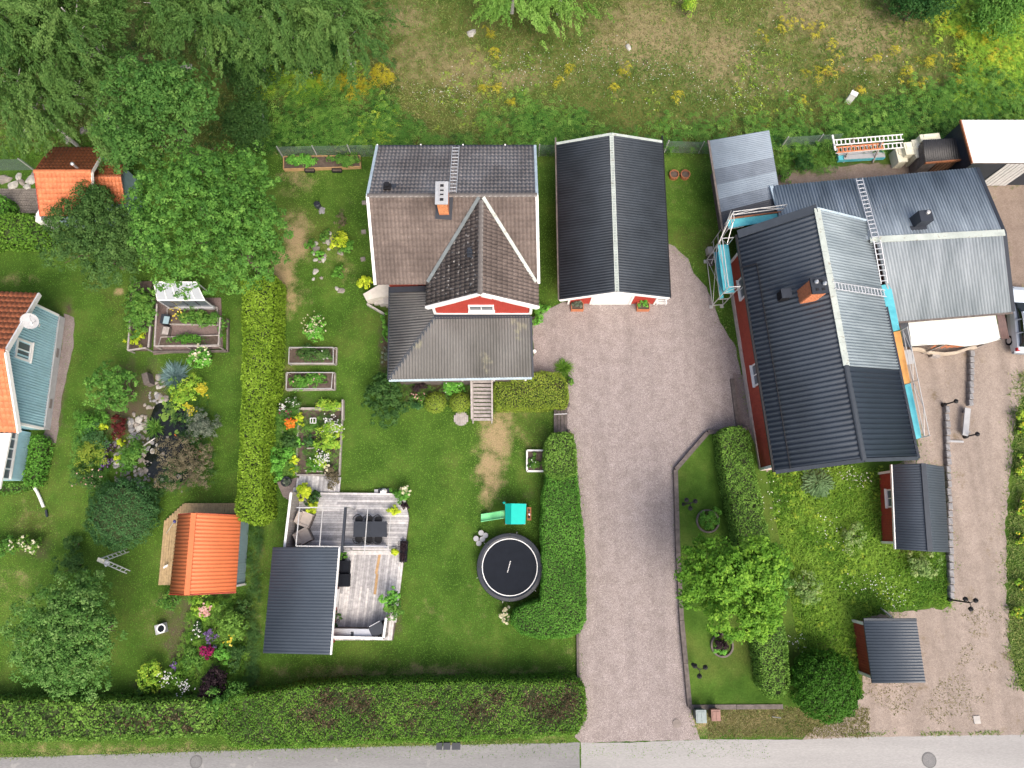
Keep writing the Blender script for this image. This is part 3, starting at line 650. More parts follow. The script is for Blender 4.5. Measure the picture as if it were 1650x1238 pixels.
for a, b in ((wl + .14, dl - .06), (dr_ + .12, wr - .14)): facade(ga, (a, gf), (b, gf), .05, lambda u: 2.5, M['red2'], w=.14)
for x in (wl + .06, wr - .06, dl, dr_):
    m = MB(); m.box((x, gf - .04, 1.28), (.14, .08, 2.5)); m.build('corner_board', M['white'], ga)
dm = MB(); dm.box(((dl + dr_) / 2, gf - .02, 1.15), (dr_ - dl - .16, .05, 2.3)); dob = dm.build('garage_door', M['white'], ga)
for i in range(5):
    m = MB(); m.box(((dl + dr_) / 2, gf - .06, .23 + i * .45), (dr_ - dl - .2, .04, .42)); m.build('door_panel', M['white'], dob)
m = MB(); m.box(((dl + dr_) / 2, gf - .05, 2.42), (dr_ - dl + .1, .1, .2)); m.build('door_trim', M['white'], ga)
for x in (dl - .45, dr_ + .45):
    m = MB(); m.lathe((x, gf - .12, 2.2), [(.05, 0), (.09, .05), (.04, .18)], 8); m.build('wall_lamp', M['iron'], ga)
for x, lab in ((929.5, 'orange planter box with green plants left of the garage door'), (1035, 'orange planter box with green plants right of the garage door')):
    t = thing('planter_box', lab, 'planter', W(x, 497, 0), 'planter boxes by the garage door'); c = W(x, 496.5, 0)
    for s in (-1, 1):
        m = MB(); m.box(c + Vector((0, s * .24, .2)), (.82, .04, .4)); m.build('side_board', M['brick'], t)
        m = MB(); m.box(c + Vector((s * .39, 0, .2)), (.04, .44, .4)); m.build('end_board', M['brick'], t)
    m = MB(); m.box(c + Vector((0, 0, .17)), (.74, .44, .32)); m.build('soil', M['soil'], t)
    PLANTERS = globals().setdefault('PLANTERS', []); PLANTERS.append(c)
bn = thing('white_bench_rack', 'small white slatted rack beside the garage corner', 'rack', W(1066, 486, 0))
for i in range(4):
    m = MB(); m.box(W(1066, 482 + i * 2.6, .4), (.7, .05, .04)); m.build('slat', M['white'], bn)
for s in (-1, 1):
    m = MB(); m.box(W(1066 + s * 7, 486, .2), (.06, .42, .38)); m.build('leg', M['white'], bn)

# ======== big barn house on the right ========
ba = thing('barn_house', 'big red house with half dark half pale grey metal roof and scaffolding', 'house', W(1320, 560, 0))
bz0, bz1 = 3.9, 5.9
B = dict(nw=W(1188, 379, bz0), sw=W(1249, 761, bz0), ne=W(1396, 357, bz0), se=W(1477, 739, bz0), rn=W(1315, 337, bz1), rs=W(1391, 742, bz1))
roofslab(ba, [B['nw'], B['sw'], B['rs'], B['rn']]); roofslab(ba, [B['ne'], B['se'], B['rs'], B['rn']])
ruled('roof_sheet', (B['sw'], B['nw']), (B['rs'], B['rn']), M['barnroof'], ba, pitch=.285, amp=.065, rows=1, prof=PAN)
fs_ = .355                                                            # share of the east slope already re-roofed
e1, t1 = B['se'].lerp(B['ne'], fs_), B['rs'].lerp(B['rn'], fs_)
ruled('roof_sheet', (B['se'], e1), (B['rs'], t1), M['barnnew'], ba, pitch=.285, amp=.06, rows=1, prof=[(0, 0), (.5, 0), (.6, 1), (.85, 1), (.95, 0)], lift=.05, label='new blue black roof sheets on the south half of the east slope')
ruled('roof_sheet', (e1, B['ne']), (t1, B['rn']), M['paleroof'], ba, pitch=.18, amp=.07, rows=1, prof=TRAP, label='pale grey old roof sheets on the north half of the east slope')
nr = 7; dzr = Vector((0, 0, .10))
for i in range(nr):
    p, q = t1.lerp(B['rn'], i / nr), t1.lerp(B['rn'], (i + 1) / nr); m = MB(); m.bar(p + dzr, q - (q - p) * .01 + dzr, .36, .06); m.build('ridge_cap', M['ridgewhite'], ba)
ridge_row(ba, B['rs'] + Vector((0, 0, .08)), t1 + Vector((0, 0, .08)), 13, M['dkridge'], .17)
m = MB(); m.bar(B['sw'] + Vector((-.08, 0, 0)), B['nw'] + Vector((-.08, 0, 0)), .13, .12); m.build('gutter', M['iron'], ba)
m = MB(); m.bar(B['se'] + Vector((.08, 0, .03)), B['se'].lerp(B['ne'], .62) + Vector((.08, 0, .03)), .16, .12); m.build('gutter', M['anthr'], ba)
edge(ba, B['nw'], B['rn'], M['dkridge'], .5, .06, 'verge_flashing', .12); edge(ba, B['ne'], B['rn'], M['palemetal'], .12, .12, 'verge_flashing', .08)
edge(ba, B['sw'], B['rs'], M['dkridge'], .22, .1, 'verge_flashing', .08); edge(ba, B['se'], B['rs'], M['dkridge'], .2, .1, 'verge_flashing', .08)
wu = (B['sw'] - B['nw']).normalized(); wo_ = Vector((-wu.y, wu.x, 0)) * (1 if -wu.y < 0 else -1)   # wo_: westward normal
if wo_.x > 0: wo_ = -wo_
A0 = B['nw'] - wo_ * .55 + wu * .55; A1 = B['sw'] - wo_ * .55 - wu * .45; A2 = B['se'] + wo_ * .55 - wu * .45; A3 = B['ne'] + wo_ * .55 + wu * .55
body(ba, [(A0.x, A0.y), (A1.x, A1.y), (A2.x, A2.y), (A3.x, A3.y)], 0, bz0 - .05, M['darkred'])
M['redbarn'] = mat('barn_red_cladding', (.34, .062, .038), .75, .12, 3)
facade(ba, A0 + wo_ * .0, A1, .45, lambda u: bz0 - .02, M['redbarn'], w=.17, out=tuple(wo_))
facade(ba, A1, A2, .45, lambda u: bz0 - .1, M['redbarn'], w=.17)
for i, (a, b, nn) in enumerate(((A0, A1, wo_), (A1, A2, wu))):
    m = MB(); z = Vector((0, 0, .22 - a.z)); m.bar(a + z + nn * .03, b + z + nn * .03, .12, .44); m.build('plinth', mat('pale_plinth_%d' % i, (.5, .43, .38), .85, .15), ba)
for p in (A0, A1, A2):
    m = MB(); m.box((p.x, p.y, 2.05), (.16, .16, 3.3), math.atan2(wu.y, wu.x)); m.build('corner_board', M['white'], ba)
for f in (W(1193, 463, 2.3), W(1217, 603, 2.3)):
    k = (Vector((f.x, f.y, 0)) - Vector((A0.x, A0.y, 0))).dot(Vector((wu.x, wu.y, 0))); q = Vector((A0.x, A0.y, 0)) + Vector((wu.x, wu.y, 0)) * k
    window(ba, (q.x + wo_.x * .03, q.y + wo_.y * .03, 2.35), 1.35, 1.35, wo_, (2, 2))
# snow-guard pipe along the west eave
up = (B['rs'] - B['sw']).normalized(); g0, g1 = B['sw'] + up * .75 - wu * .1, B['nw'] + up * .75 + wu * 2.2
m = MB(); nrm = Vector((0, 0, .2)); m.tube(g0 + nrm, g1 + nrm, .03); 
for i in range(9): q = g0.lerp(g1, i / 8); m.bar(q + Vector((0, 0, .05)), q + nrm, .04, .04)
m.bar(g1 + nrm, B['nw'] + wu * 2.2 + Vector((-.1, 0, .1)), .06, .06); m.build('snow_guard', M['iron'], ba)
# brick chimney with dark cap
cc = W(1303, 474, 5.6); rz = math.atan2(wu.y, wu.x) + math.pi / 2
m = MB(); m.box((cc.x, cc.y, 5.9), (.82, .82, 2.0), rz); cb_ = m.build('chimney', mat('barn_bricks', (.50, .185, .09), .85, .2, 6), ba)
rx_, ry_ = Vector((math.cos(rz), math.sin(rz), 0)), Vector((-math.sin(rz), math.cos(rz), 0))
bw = MB()
for zz in range(11):
    for k in range(4):
        for d, t_, sgn in ((ry_, rx_, -1), (rx_, ry_, -1)):
            u0 = max(-.40, -.40 + (k - (.5 if zz % 2 else 0)) * .22 + .008); u1 = min(.40, -.40 + (k + 1 - (.5 if zz % 2 else 0)) * .22 - .008)
            if u1 - u0 > .04: q = Vector((cc.x, cc.y, 5.15 + zz * .155)) + d * sgn * .415 + t_ * (u0 + u1) / 2; bw.box(q, ((u1 - u0), .03, .13), rz if d is ry_ else rz + math.pi / 2)
o = bw.build('brickwork', mat('barn_bricks_face', (.56, .21, .10), .85, .2, 9), cb_); o['kind'] = 'stuff'
m = MB(); m.box((cc.x, cc.y, 6.95), (.94, .94, .12), rz); m.build('cap', M['anthr'], cb_)
for dx, dy, k in ((-.2, .18, 1), (.24, .05, 1), (.1, .26, 0), (-.17, -.24, 0), (.17, -.24, 0)):
    q = Vector((cc.x, cc.y, 7.0)) + rx_ * dx + ry_ * dy; m = MB()
    if k: m.lathe(q, [(.08, 0), (.08, .16), (.13, .17), (.06, .26)], 10); m.build('flue_pipe', M['steel'], cb_)
    else: m.box(q + Vector((0, 0, .02)), (.16, .13, .05), rz); m.build('flue_hole', M['iron'], cb_)
m = MB(); slope = (B['rs'] - B['sw']).normalized(); q = cc + Vector((0, 0, 0)); base = Vector((cc.x, cc.y, 5.28))
m.bar(base - slope * 1.0, base + slope * 1.05, 1.35, .1, (0, 0, 1)); m.build('chimney_flashing', M['anthr'], ba)
m = MB(); m.box(base + slope * .86 + Vector((0, 0, .08)), (.6, .6, .1), rz); m.build('rusty_saddle', mat('rusty_sheet', (.13, .085, .075), .8, .3), ba)
q = W(1262, 477, 5.0); m = MB(); m.box((q.x, q.y, 5.1), (.52, .5, .7), rz); vv = m.build('roof_vent', M['iron'], ba)
m = MB(); m.box((q.x, q.y, 5.47), (.6, .58, .06), rz); m.build('cap', M['anthr'], vv)
# grey extension
ex = thing('outbuilding', 'low outbuilding with wide blue grey corrugated roof joined to the barn', 'outbuilding', W(1510, 390, 0))
xz0, xz1 = 3.0, 4.15
X = dict(nw=W(1242, 301, xz0), ne=W(1573, 271.5, xz0), sw=W(1439, 519, xz0), se=W(1631, 503, xz0), re=W(1617, 376, xz1), rw0=W(1411, 387, xz1))
dirx = (X['re'] - X['rw0']).normalized(); X['rw'] = X['re'] - dirx * ((X['ne'] - X['nw']).length)
roofslab(ex, [X['nw'], X['ne'], X['re'], X['rw']]); roofslab(ex, [X['sw'], X['se'], X['re'], X['rw0']])
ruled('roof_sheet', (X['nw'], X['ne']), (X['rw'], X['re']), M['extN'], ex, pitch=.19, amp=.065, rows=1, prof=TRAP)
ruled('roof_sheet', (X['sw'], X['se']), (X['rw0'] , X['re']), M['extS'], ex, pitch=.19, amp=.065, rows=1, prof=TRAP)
m = MB(); z = Vector((0, 0, .09)); m.bar(X['rw0'] + z - dirx * .4, X['re'] + z, .4, .06); m.build('ridge_cap', M['ridgewhite'], ex)
edge(ex, X['ne'], X['re'], M['anthr'], .24, .1, 'verge_flashing', .06); edge(ex, X['se'], X['re'], M['anthr'], .24, .1, 'verge_flashing', .06); edge(ex, X['nw'], W(1255, 345, 3.4), M['palemetal'], .2, .1, 'verge_flashing', .06)
m = MB(); m.bar(X['sw'] + Vector((0, -.06, 0)), X['se'] + Vector((0, -.06, 0)), .1, .12); m.build('gutter', M['timber'], ex)
ins = lambda p, k: p.lerp((X['nw'] + X['ne'] + X['se'] + X['sw']) / 4, k)
pp = [ins(X['nw'], .08), ins(X['ne'], .08), ins(X['se'], .08), ins(X['sw'], .08)]
body(ex, [(p.x, p.y) for p in pp], 0, xz0 - .03, M['darkred'])
m = MB()
for p, q in ((pp[1], pp[2]),): 
    rr = Vector((X['re'].x - .35, X['re'].y, xz1 - .2)); m.add([p, q, rr, p - dirx * .1, q - dirx * .1, rr - dirx * .1], [(0, 1, 2), (5, 4, 3), (1, 4, 5, 2), (2, 5, 3, 0)])
m.build('gable', M['darkred'], ex)
q = W(1480, 357, 4.1); m = MB(); m.box((q.x, q.y, 4.35), (.78, .72, 1.1), .1); vv = m.build('ventilation_hood', M['anthr'], ex)
m = MB(); m.lathe((q.x + .1, q.y + .18, 4.9), [(.12, 0), (.12, .12), (.05, .16)], 12); m.build('flue_pipe', M['galv'], vv)
m = MB(); m.box((q.x - .05, q.y - .42, 4.02), (1.0, .3, .2), .1); m.build('flashing', M['anthr'], vv)
# lean-to roof of ivory sheets with brown and dark end strips
lt = thing('lean_to_roof', 'white sheet lean-to canopy below the grey outbuilding roof', 'canopy', W(1540, 540, 0))
lz = 2.5
tops = [(1463, 519), (1488, 517), (1517, 514.5), (1548, 512), (1578, 509.5), (1604, 507)]; bots = [(1469, 558), (1494, 556), (1525, 555), (1556, 558.5), (1587, 554), (1612, 547)]
for i in range(5):
    m = MB(); dz = .012 * (i % 2)
    m.slab([W(*tops[i], lz + .25 + dz), W(*tops[i + 1], lz + .25 + dz), W(*bots[i + 1], lz + dz), W(*bots[i], lz + dz)], .03); m.build('roof_panel', M['ivory'], lt)
ruled('roof_sheet', (W(1456, 560, lz), W(1469, 559, lz)), (W(1449, 520, lz + .25), W(1463, 519, lz + .25)), M['anthr'], lt, pitch=.13, amp=.03)
ruled('roof_sheet', (W(1613, 547, lz), W(1626, 546, lz)), (W(1605, 507, lz + .25), W(1618, 506, lz + .25)), mat('brown_sheet', (.10, .06, .055), .6, .15), lt, pitch=.13, amp=.03)
for x, y in ((1458, 556), (1525, 553), (1610, 545)):
    p = W(x, y, lz - .06); m = MB(); m.bar((p.x, p.y, 0), p, .1, .1); m.build('post', M['grey_wood'], lt)
m = MB(); m.bar(W(1456, 557, lz - .05), W(1612, 546, lz - .05), .08, .12); m.build('fascia', M['anthr'], lt)
be = thing('curved_bench_edge', 'curved pale timber edging and pallet below the white canopy', 'edging', W(1540, 570, 0))
cpts = [(1468, 563), (1480, 563), (1500, 569), (1520, 571), (1540, 569), (1560, 562), (1572, 560)]
for p, q in zip(cpts, cpts[1:]): m = MB(); m.bar(W(*p, .35), W(*q, .35), .16, .3); m.build('plank', mat('pale_timber', (.5, .43, .34), .8, .15) if 'pt' not in M else M['pt'], be); M['pt'] = bpy.data.materials['pale_timber']
for i in range(6): m = MB(); m.bar(W(1500 + i * 8, 562 - i * .5, .45), W(1508 + i * 9, 557, .45), .1, .03); m.build('slat', M['brick'], be)
m = MB(); m.box(W(1506, 573, .2), (.5, .28, .4), -.15); m.one('small_crate', M['grey_wood'], 'small grey box beside the curved timber edging', 'box', W(1506, 573, 0))
# north-west lean-to shed with sheen bands coloured into its roof
ns = thing('lean_to_shed', 'lean-to shed with blue grey sheet roof tinted in sheen bands beside the garage lawn', 'shed', W(1200, 290, 0))
nz = 2.7; Q = [W(1143, 227, nz), W(1239, 210.5, nz + .25), W(1262, 345, nz + .25), W(1166, 372, nz)]
roofslab(ns, Q)
M['sheenA'] = mat('pale_sheen_sheet', (.26, .315, .365), .45, .1, 1); M['sheenB'] = mat('mid_sheen_sheet', (.18, .215, .255), .45, .15, 1); M['shadeC'] = mat('shaded_band_sheet', (.06, .064, .072), .5, .15, 1)  # sheen and southward darkening of the roof are put into these band colours
cuts = [0, .17, .33, .5, .66, .8, 1]; bm2 = [M['sheenA'], M['sheenA'], M['sheenB'], M['sheenA'], M['sheenB'], M['shadeC']]
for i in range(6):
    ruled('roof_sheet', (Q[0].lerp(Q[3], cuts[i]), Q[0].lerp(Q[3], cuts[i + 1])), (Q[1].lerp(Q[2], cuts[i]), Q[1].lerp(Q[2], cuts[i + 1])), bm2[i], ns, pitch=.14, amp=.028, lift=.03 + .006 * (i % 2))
m = MB(); m.bar(Q[0] + Vector((-.07, 0, 0)), Q[3] + Vector((-.07, 0, 0)), .12, .12); m.build('gutter', M['timber'], ns)
c4 = (Q[0] + Q[1] + Q[2] + Q[3]) / 4; body(ns, [tuple(p.lerp(c4, .36).xy) for p in Q], 0, nz - .15, M['timber'])

# ======== small red shed with ridge (right) ========
def board_shed(label, ewN, ewS, eeN, eeS, rN, rS, z0, z1, mt, wallm, ridge_m, pitch, amp, name='garden_shed', cat='shed'):
    t = thing(name, label, cat, W((ewN[0] + eeS[0]) / 2, (ewN[1] + eeS[1]) / 2, 0))
    a, b, c, d = W(*ewN, z0), W(*ewS, z0), W(*eeN, z0), W(*eeS, z0); e, f = W(*rN, z1), W(*rS, z1)
    roofslab(t, [a, b, f, e], .07); roofslab(t, [c, d, f, e], .07)
    ruled('roof_sheet', (b, a), (f, e), mt, t, pitch=pitch, amp=amp, rows=1); ruled('roof_sheet', (d, c), (f, e), mt, t, pitch=pitch, amp=amp, rows=1)
    m = MB(); z = Vector((0, 0, .06)); m.bar(e + z, f + z, .3, .05); m.build('ridge_cap', ridge_m, t)
    k = lambda p, q: p.lerp((a + b + c + d) / 4, q)
    P = [k(a, .15), k(b, .15), k(d, .15), k(c, .15)]
    body(t, [tuple(p.xy) for p in P], 0, z0 - .06, wallm)
    return t, P, (a, b, c, d, e, f)
sh, P, cr = board_shed('small red garden shed with dark ridged roof by the stone edging', (1436, 749), (1442, 885), (1520, 752), (1528, 890), (1487, 747), (1497.5, 889), 1.8, 2.5, M['shedroof'], M['darkred'], M['dkridge'], .15, .035)
facade(sh, P[1], P[0], .05, lambda u: 1.74, M['redbarn'], w=.15, out=(-1, .06, 0))
m = MB(); m.bar(cr[0] + Vector((-.02, 0, .02)), cr[1] + Vector((-.02, 0, .02)), .06, .16); m.build('fascia', M['white'], sh)
for p in (P[0], P[1]): m = MB(); m.box((p.x - .04, p.y, .88), (.14, .14, 1.7)); m.build('corner_board', M['white'], sh)
window(sh, (P[0].lerp(P[1], .38).x - .03, P[0].lerp(P[1], .38).y, 1.25), 1.1, .7, (-1, .05), (2, 1))
m = MB(); m.prism(outline([(1423, 760), (1437, 758), (1437, 783), (1422, 786)], .05, 9), 0, .06); m.build('porch_slab', mat('dark_slab', (.12, .11, .10), .9), sh)
# single pitch shed (bottom right)
s2 = thing('bin_shed', 'small red shed with single pitch grey blue roof near the road', 'shed', W(1440, 1050, 0))
Q = [W(1391, 999, 1.75), W(1405, 1101, 1.75), W(1491, 1100, 2.0), W(1476, 999, 2.0)]
roofslab(s2, Q, .08); ruled('roof_sheet', (Q[1], Q[0]), (Q[2], Q[3]), M['shedroof'], s2, pitch=.165, amp=.04)
m = MB(); m.bar(Q[0] + Vector((0, .03, .03)), Q[3] + Vector((0, .03, .03)), .12, .12); m.build('verge_flashing', M['dkridge'], s2)
c4 = sum(Q, Vector()) / 4; P2 = [p.lerp(c4, .15) for p in Q]
body(s2, [tuple(p.xy) for p in P2], 0, 1.66, M['darkred'])
facade(s2, P2[1], P2[0], .05, lambda u: 1.68, M['redbarn'], w=.15, out=(-1, .1, 0))
for p in (P2[0], P2[1]): m = MB(); m.box((p.x - .03, p.y, .84), (.15, .15, 1.62)); m.build('corner_board', M['white'], s2)

# ======== deck shed (left) ========
ds = thing('deck_shed', 'shed with dark ribbed single pitch roof beside the wooden deck', 'shed', W(485, 965, 0))
Q = [W(440, 882, 2.45), W(424, 1052.5, 2.45), W(532, 1055, 2.75), W(546, 882, 2.75)]
roofslab(ds, Q, .08); ruled('roof_sheet', (Q[1], Q[0]), (Q[2], Q[3]), M['shedroof'], ds, pitch=.17, amp=.04)
m = MB(); m.bar(Q[3] + Vector((.05, 0, .0)), Q[2] + Vector((.05, 0, .0)), .07, .2); m.build('fascia', M['white'], ds)
ruled('edge_tiles', (Q[2] + Vector((.1, 0, .05)), Q[3] + Vector((.1, 0, .05))), (Q[2] + Vector((.02, 0, .06)), Q[3] + Vector((.02, 0, .06))), M['white'], ds, pitch=.17, amp=.04)
c4 = sum(Q, Vector()) / 4; P3 = [p.lerp(c4, .085) for p in Q]; P3[2].x -= .3; P3[3].x -= .3
body(ds, [tuple(p.xy) for p in P3], 0, 2.4, M['darkred'])
facade(ds, P3[2], P3[3], .3, lambda u: 2.55, M['redbarn'], w=.16, out=(1, .05, 0))
dd = P3[3].lerp(P3[2], .52); m = MB(); m.box((dd.x + .05, dd.y, 1.35), (.06, 1.05, 2.05), -.08); m.build('door', M['white'], ds)

# ======== orange playhouse with timber terrace ========
M['orangemetal'] = mat('orange_sheet_roof', (.60, .170, .065), .5, .08, .8, fine=10, fvar=.1)
ph, P4, cr = board_shed('garden cabin with bright orange ribbed roof and timber terrace', (288, 829), (274, 957.5), (388.5, 831), (380, 955), (313, 827), (302, 959), 2.0, 3.3, M['orangemetal'], M['slate'], M['orangemetal'], .21, .055, 'garden_cabin', 'cabin')
for a, b in ((cr[1], cr[5]), (cr[3], cr[5])): edge(ph, a, b, mat('dark_orange_trim', (.36, .05, .03), .5) if 'dot' not in M else M['dot'], .05, .2, dz=-.02); M['dot'] = bpy.data.materials['dark_orange_trim']
edge(ph, cr[0], cr[4], M['dot'], .05, .16); edge(ph, cr[2], cr[4], M['dot'], .05, .16)
facade(ph, P4[2], P4[3], .1, lambda u: 1.96, M['slate'], w=.16, out=(1, 0, 0))
for p in (P4[2],): m = MB(); m.box((p.x + .03, p.y, .98), (.12, .12, 1.9)); m.build('corner_board', M['white'], ph)
terr = [(255, 943), (266, 839), (297, 811), (381, 811), (381, 828), (288, 828), (276, 943)]
TP = outline(terr, .2, 99); 
m = MB(); m.prism(TP, 0, .18); m.build('terrace_frame', M['timber'], ph)
def planks_clip(poly, ang, w, z, mats, parent, name='plank', gap=.012, th=.03):
    """boards laid across a polygon, each cut to it and built by itself"""
    c, s = math.cos(ang), math.sin(ang); P = [Vector((p.x * c + p.y * s, -p.x * s + p.y * c)) for p in poly]
    y0, y1 = min(p.y for p in P), max(p.y for p in P); n = max(1, int(round((y1 - y0) / w))); w = (y1 - y0) / n
    def spans(y):
        xs_ = []
        for a, b in zip(P, P[1:] + P[:1]):
            if (a.y > y) != (b.y > y): xs_.append(a.x + (b.x - a.x) * (y - a.y) / (b.y - a.y))
        xs_.sort(); return list(zip(xs_[::2], xs_[1::2]))
    for i in range(n):
        ya, yb = y0 + i * w + gap / 2, y0 + (i + 1) * w - gap / 2
        for (xa, xb) in spans((ya + yb) / 2):
            if xb - xa < .15: continue
            k = 1; cutsx = [xa, xb]
            if xb - xa > 3.2: cutsx = [xa, xa + (xb - xa) * random.uniform(.3, .7), xb]
            for u, v in zip(cutsx, cutsx[1:]):
                cx_, cy_ = (u + v) / 2, (ya + yb) / 2; m = MB()
                m.box((cx_ * c - cy_ * s, cx_ * s + cy_ * c, z - th / 2 + random.uniform(-.004, .004)), (v - u - .008, yb - ya, th), ang)
                m.build(name, random.choice(mats) if isinstance(mats, list) else mats, parent)
planks_clip([p for p in TP], math.pi / 2 + .02, .15, .215, M['tan_deck'], ph)

# ======== blue house, left edge ========
bh = thing('blue_house', 'pale blue house with orange tiled roof and satellite dish at the left edge', 'house', W(-20, 590, 0))
hz0, hz1 = 3.1, 5.6
r0 = W(9, 566, hz1); gxp = r0.x - .35                                   # east roof verge and gable plane
n0, s0 = W(63, 474, hz0), W(30, 697, hz0)
dvn = Vector((-14, .6, 0)); 
RN = [n0, n0 + dvn, r0 + dvn, r0]; RS = [s0, s0 + dvn, r0 + dvn, r0]
roofslab(bh, RN, .12); roofslab(bh, RS, .12)
ruled('roof_tiles', (RN[0], RN[1]), (RN[3], RN[2]), M['orange'], bh, pitch=.30, amp=.06, rows=11, step=.035, prof=TILE, kind='stuff')
ruled('roof_tiles', (RS[0], RS[1]), (RS[3], RS[2]), M['orange'], bh, pitch=.30, amp=.06, rows=13, step=.02, prof=TILE, kind='stuff')
edge(bh, n0, r0, M['white'], .1, .26, dz=-.06); edge(bh, s0, r0, M['white'], .1, .26, dz=-.06)
ridge_row(bh, r0 + Vector((0, 0, .07)), r0 + dvn + Vector((0, 0, .07)), 36, M['orange'], .15)
fN, fS = W(101, 513, 0), W(77, 693, 0)                                   # foot of the gable
gd = (fS - fN).normalized(); go = Vector((-gd.y, gd.x, 0)); go = go if go.x > 0 else -go
eN, eS = Vector((fN.x, fN.y, 0)), Vector((fS.x, fS.y, 0))
rm = eN.lerp(eS, (Vector((r0.x, r0.y, 0)) - eN).dot(gd) / (eS - eN).length)
def ztop(u):
    ur = (rm - eN).length / (eS - eN).length
    return hz0 + (hz1 - hz0 - .15) * (u / ur if u < ur else (1 - u) / (1 - ur)) - .05
body(bh, [tuple(eN.xy), tuple(eS.xy), (eS.x - 14, eS.y), (eN.x - 14, eN.y)], 0, hz0 - .1, M['blue'])
m = MB(); rp = Vector((rm.x, rm.y, hz1 - .2)); a, b = Vector((eN.x, eN.y, hz0 - .1)), Vector((eS.x, eS.y, hz0 - .1)); k = -go * .15
m.add([a, b, rp, a + k, b + k, rp + k], [(0, 1, 2), (5, 4, 3), (0, 3, 4, 1), (1, 4, 5, 2), (2, 5, 3, 0)]); m.build('gable', M['blue'], bh)
facade(bh, eN, eS, .55, ztop, M['blue'], w=.165, out=tuple(go), gap=.06, th=.09, name='board')
m = MB(); m.bar(eN + Vector((0, 0, .26)) + go * .06, eS + Vector((0, 0, .26)) + go * .06, .22, .52); m.build('plinth', M['found'], bh)
for f in (.33, .78):
    q = eN.lerp(eS, f) + go * .16 + Vector((0, 0, .3)); m = MB(); m.bar(q - gd * .3, q + gd * .3, .06, .22); m.build('cellar_window', mat('cellar_pane', (.2, .18, .17), .5) if 'cp' not in M else M['cp'], bh); M['cp'] = bpy.data.materials['cellar_pane']
for p in (eN, eS): m = MB(); q = p + go * .04; m.bar((q.x, q.y, .55), (q.x, q.y, hz0), .2, .14, tuple(gd)); m.build('corner_board', M['white'], bh)
wc = rm + (eN - rm).normalized() * .75 + go * .05; window(bh, (wc.x, wc.y, 3.15), 1.25, 1.25, tuple(go), (2, 1), .12)
# porch on the south side
pr = [(-60, 700), (24, 697), (12, 790), (-60, 790)]
m = MB(); m.prism(outline([(-80, 700), (18, 698), (0, 788), (-80, 788)], 2.6, 99), 2.5, 2.62); m.build('porch_roof', M['white'], bh)
pa, pb = W(50, 697, 0), W(38, 775, 0)
m = MB(); m.prism([tuple(pa.xy), tuple(pb.xy), (pb.x - 4, pb.y), (pa.x - 4, pa.y)], 0, 1.2); m.build('porch_wall', M['blue'], bh)
facade(bh, pa, pb, .1, lambda u: 1.2, M['blue'], w=.17, out=(1, 0, 0), gap=.03)
m = MB(); m.bar(pa + Vector((.05, 0, 1.22)), pb + Vector((.05, 0, 1.22)), .14, .08); m.build('porch_rail', M['white'], bh)
for i in range(6):
    q = pa.lerp(pb, i / 5); m = MB(); m.bar((q.x, q.y, 1.25), (q.x - .1, q.y, 2.5), .06, .06); m.build('porch_post', M['white'], bh)
for i in range(5):
    q0, q1 = pa.lerp(pb, i / 5 + .02), pa.lerp(pb, (i + 1) / 5 - .02); m = MB(); m.add([(q0.x, q0.y, 1.28), (q1.x, q1.y, 1.28), (q1.x - .1, q1.y, 2.48), (q0.x - .1, q0.y, 2.48)], [(0, 1, 2, 3)]); m.build('porch_pane', M['glass'], bh)
# satellite dish
dh = thing('satellite_dish', 'grey satellite dish on a bracket over the blue gable window', 'satellite dish', W(58, 520, 3.6))
dc = W(49, 517, 4.3); m = MB(); nrm = Vector((.25, -.45, .85)).normalized(); sx = nrm.cross(Vector((1, 0, 0))).normalized(); sy = nrm.cross(sx)
vs = [dc]; 
for r_, d_ in ((.22, .03), (.42, .09), (.50, .13)):
    for i in range(20): t = 2 * math.pi * i / 20; vs.append(dc + sx * math.cos(t) * r_ * .95 + sy * math.sin(t) * r_ + nrm * d_)
fs = [(0, 1 + i, 1 + (i + 1) % 20) for i in range(20)] + [(1 + j * 20 + i, 21 + j * 20 + i, 21 + j * 20 + (i + 1) % 20, 1 + j * 20 + (i + 1) % 20) for j in range(2) for i in range(20)]
m.add(vs, fs); m.build('dish', M['found'], dh, smooth=True)
m = MB(); f_ = dc + nrm * .55 + Vector((.25, -.05, -.1)); m.tube(dc + sx * .45, f_, .018); m.tube(dc - sy * .3, f_, .012); m.build('feed_arm', M['galv'], dh)
m = MB(); m.box(f_, (.08, .2, .08), .6); m.build('feed_horn', M['white'], dh)
m = MB(); m.tube(dc - nrm * .02, (dc.x + .1, dc.y, 3.6), .025); m.tube((dc.x + .1, dc.y, 3.6), (W(62, 530, 3.4).x, dc.y - .1, 3.4), .025); m.build('bracket', M['galv'], dh)

# ======== small orange roofed guest house, top left ========
gh = thing('guest_house', 'small house with mossy orange tile roof and metal flue under the trees', 'house', W(125, 310, 0))
yz0, yz1 = 2.6, 4.2
K = dict(nw=W(82, 239, yz0), ne=W(170, 239, yz0), rw=W(56, 277, yz1), re=W(147.5, 277, yz1), sw=W(65, 348, yz0), se=W(152, 347, yz0))
roofslab(gh, [K['nw'], K['ne'], K['re'], K['rw']]); roofslab(gh, [K['sw'], K['se'], K['re'], K['rw']])
ruled('roof_tiles', (K['nw'], K['ne']), (K['rw'], K['re']), M['orangeN'], gh, pitch=.24, amp=.055, rows=8, step=.03, prof=TILE, kind='stuff')
ruled('roof_tiles', (K['sw'], K['se']), (K['rw'], K['re']), M['orange'], gh, pitch=.24, amp=.055, rows=8, step=.03, prof=TILE, kind='stuff')
ridge_row(gh, K['rw'] + Vector((0, 0, .06)), K['re'] + Vector((0, 0, .06)), 11, M['orange'])
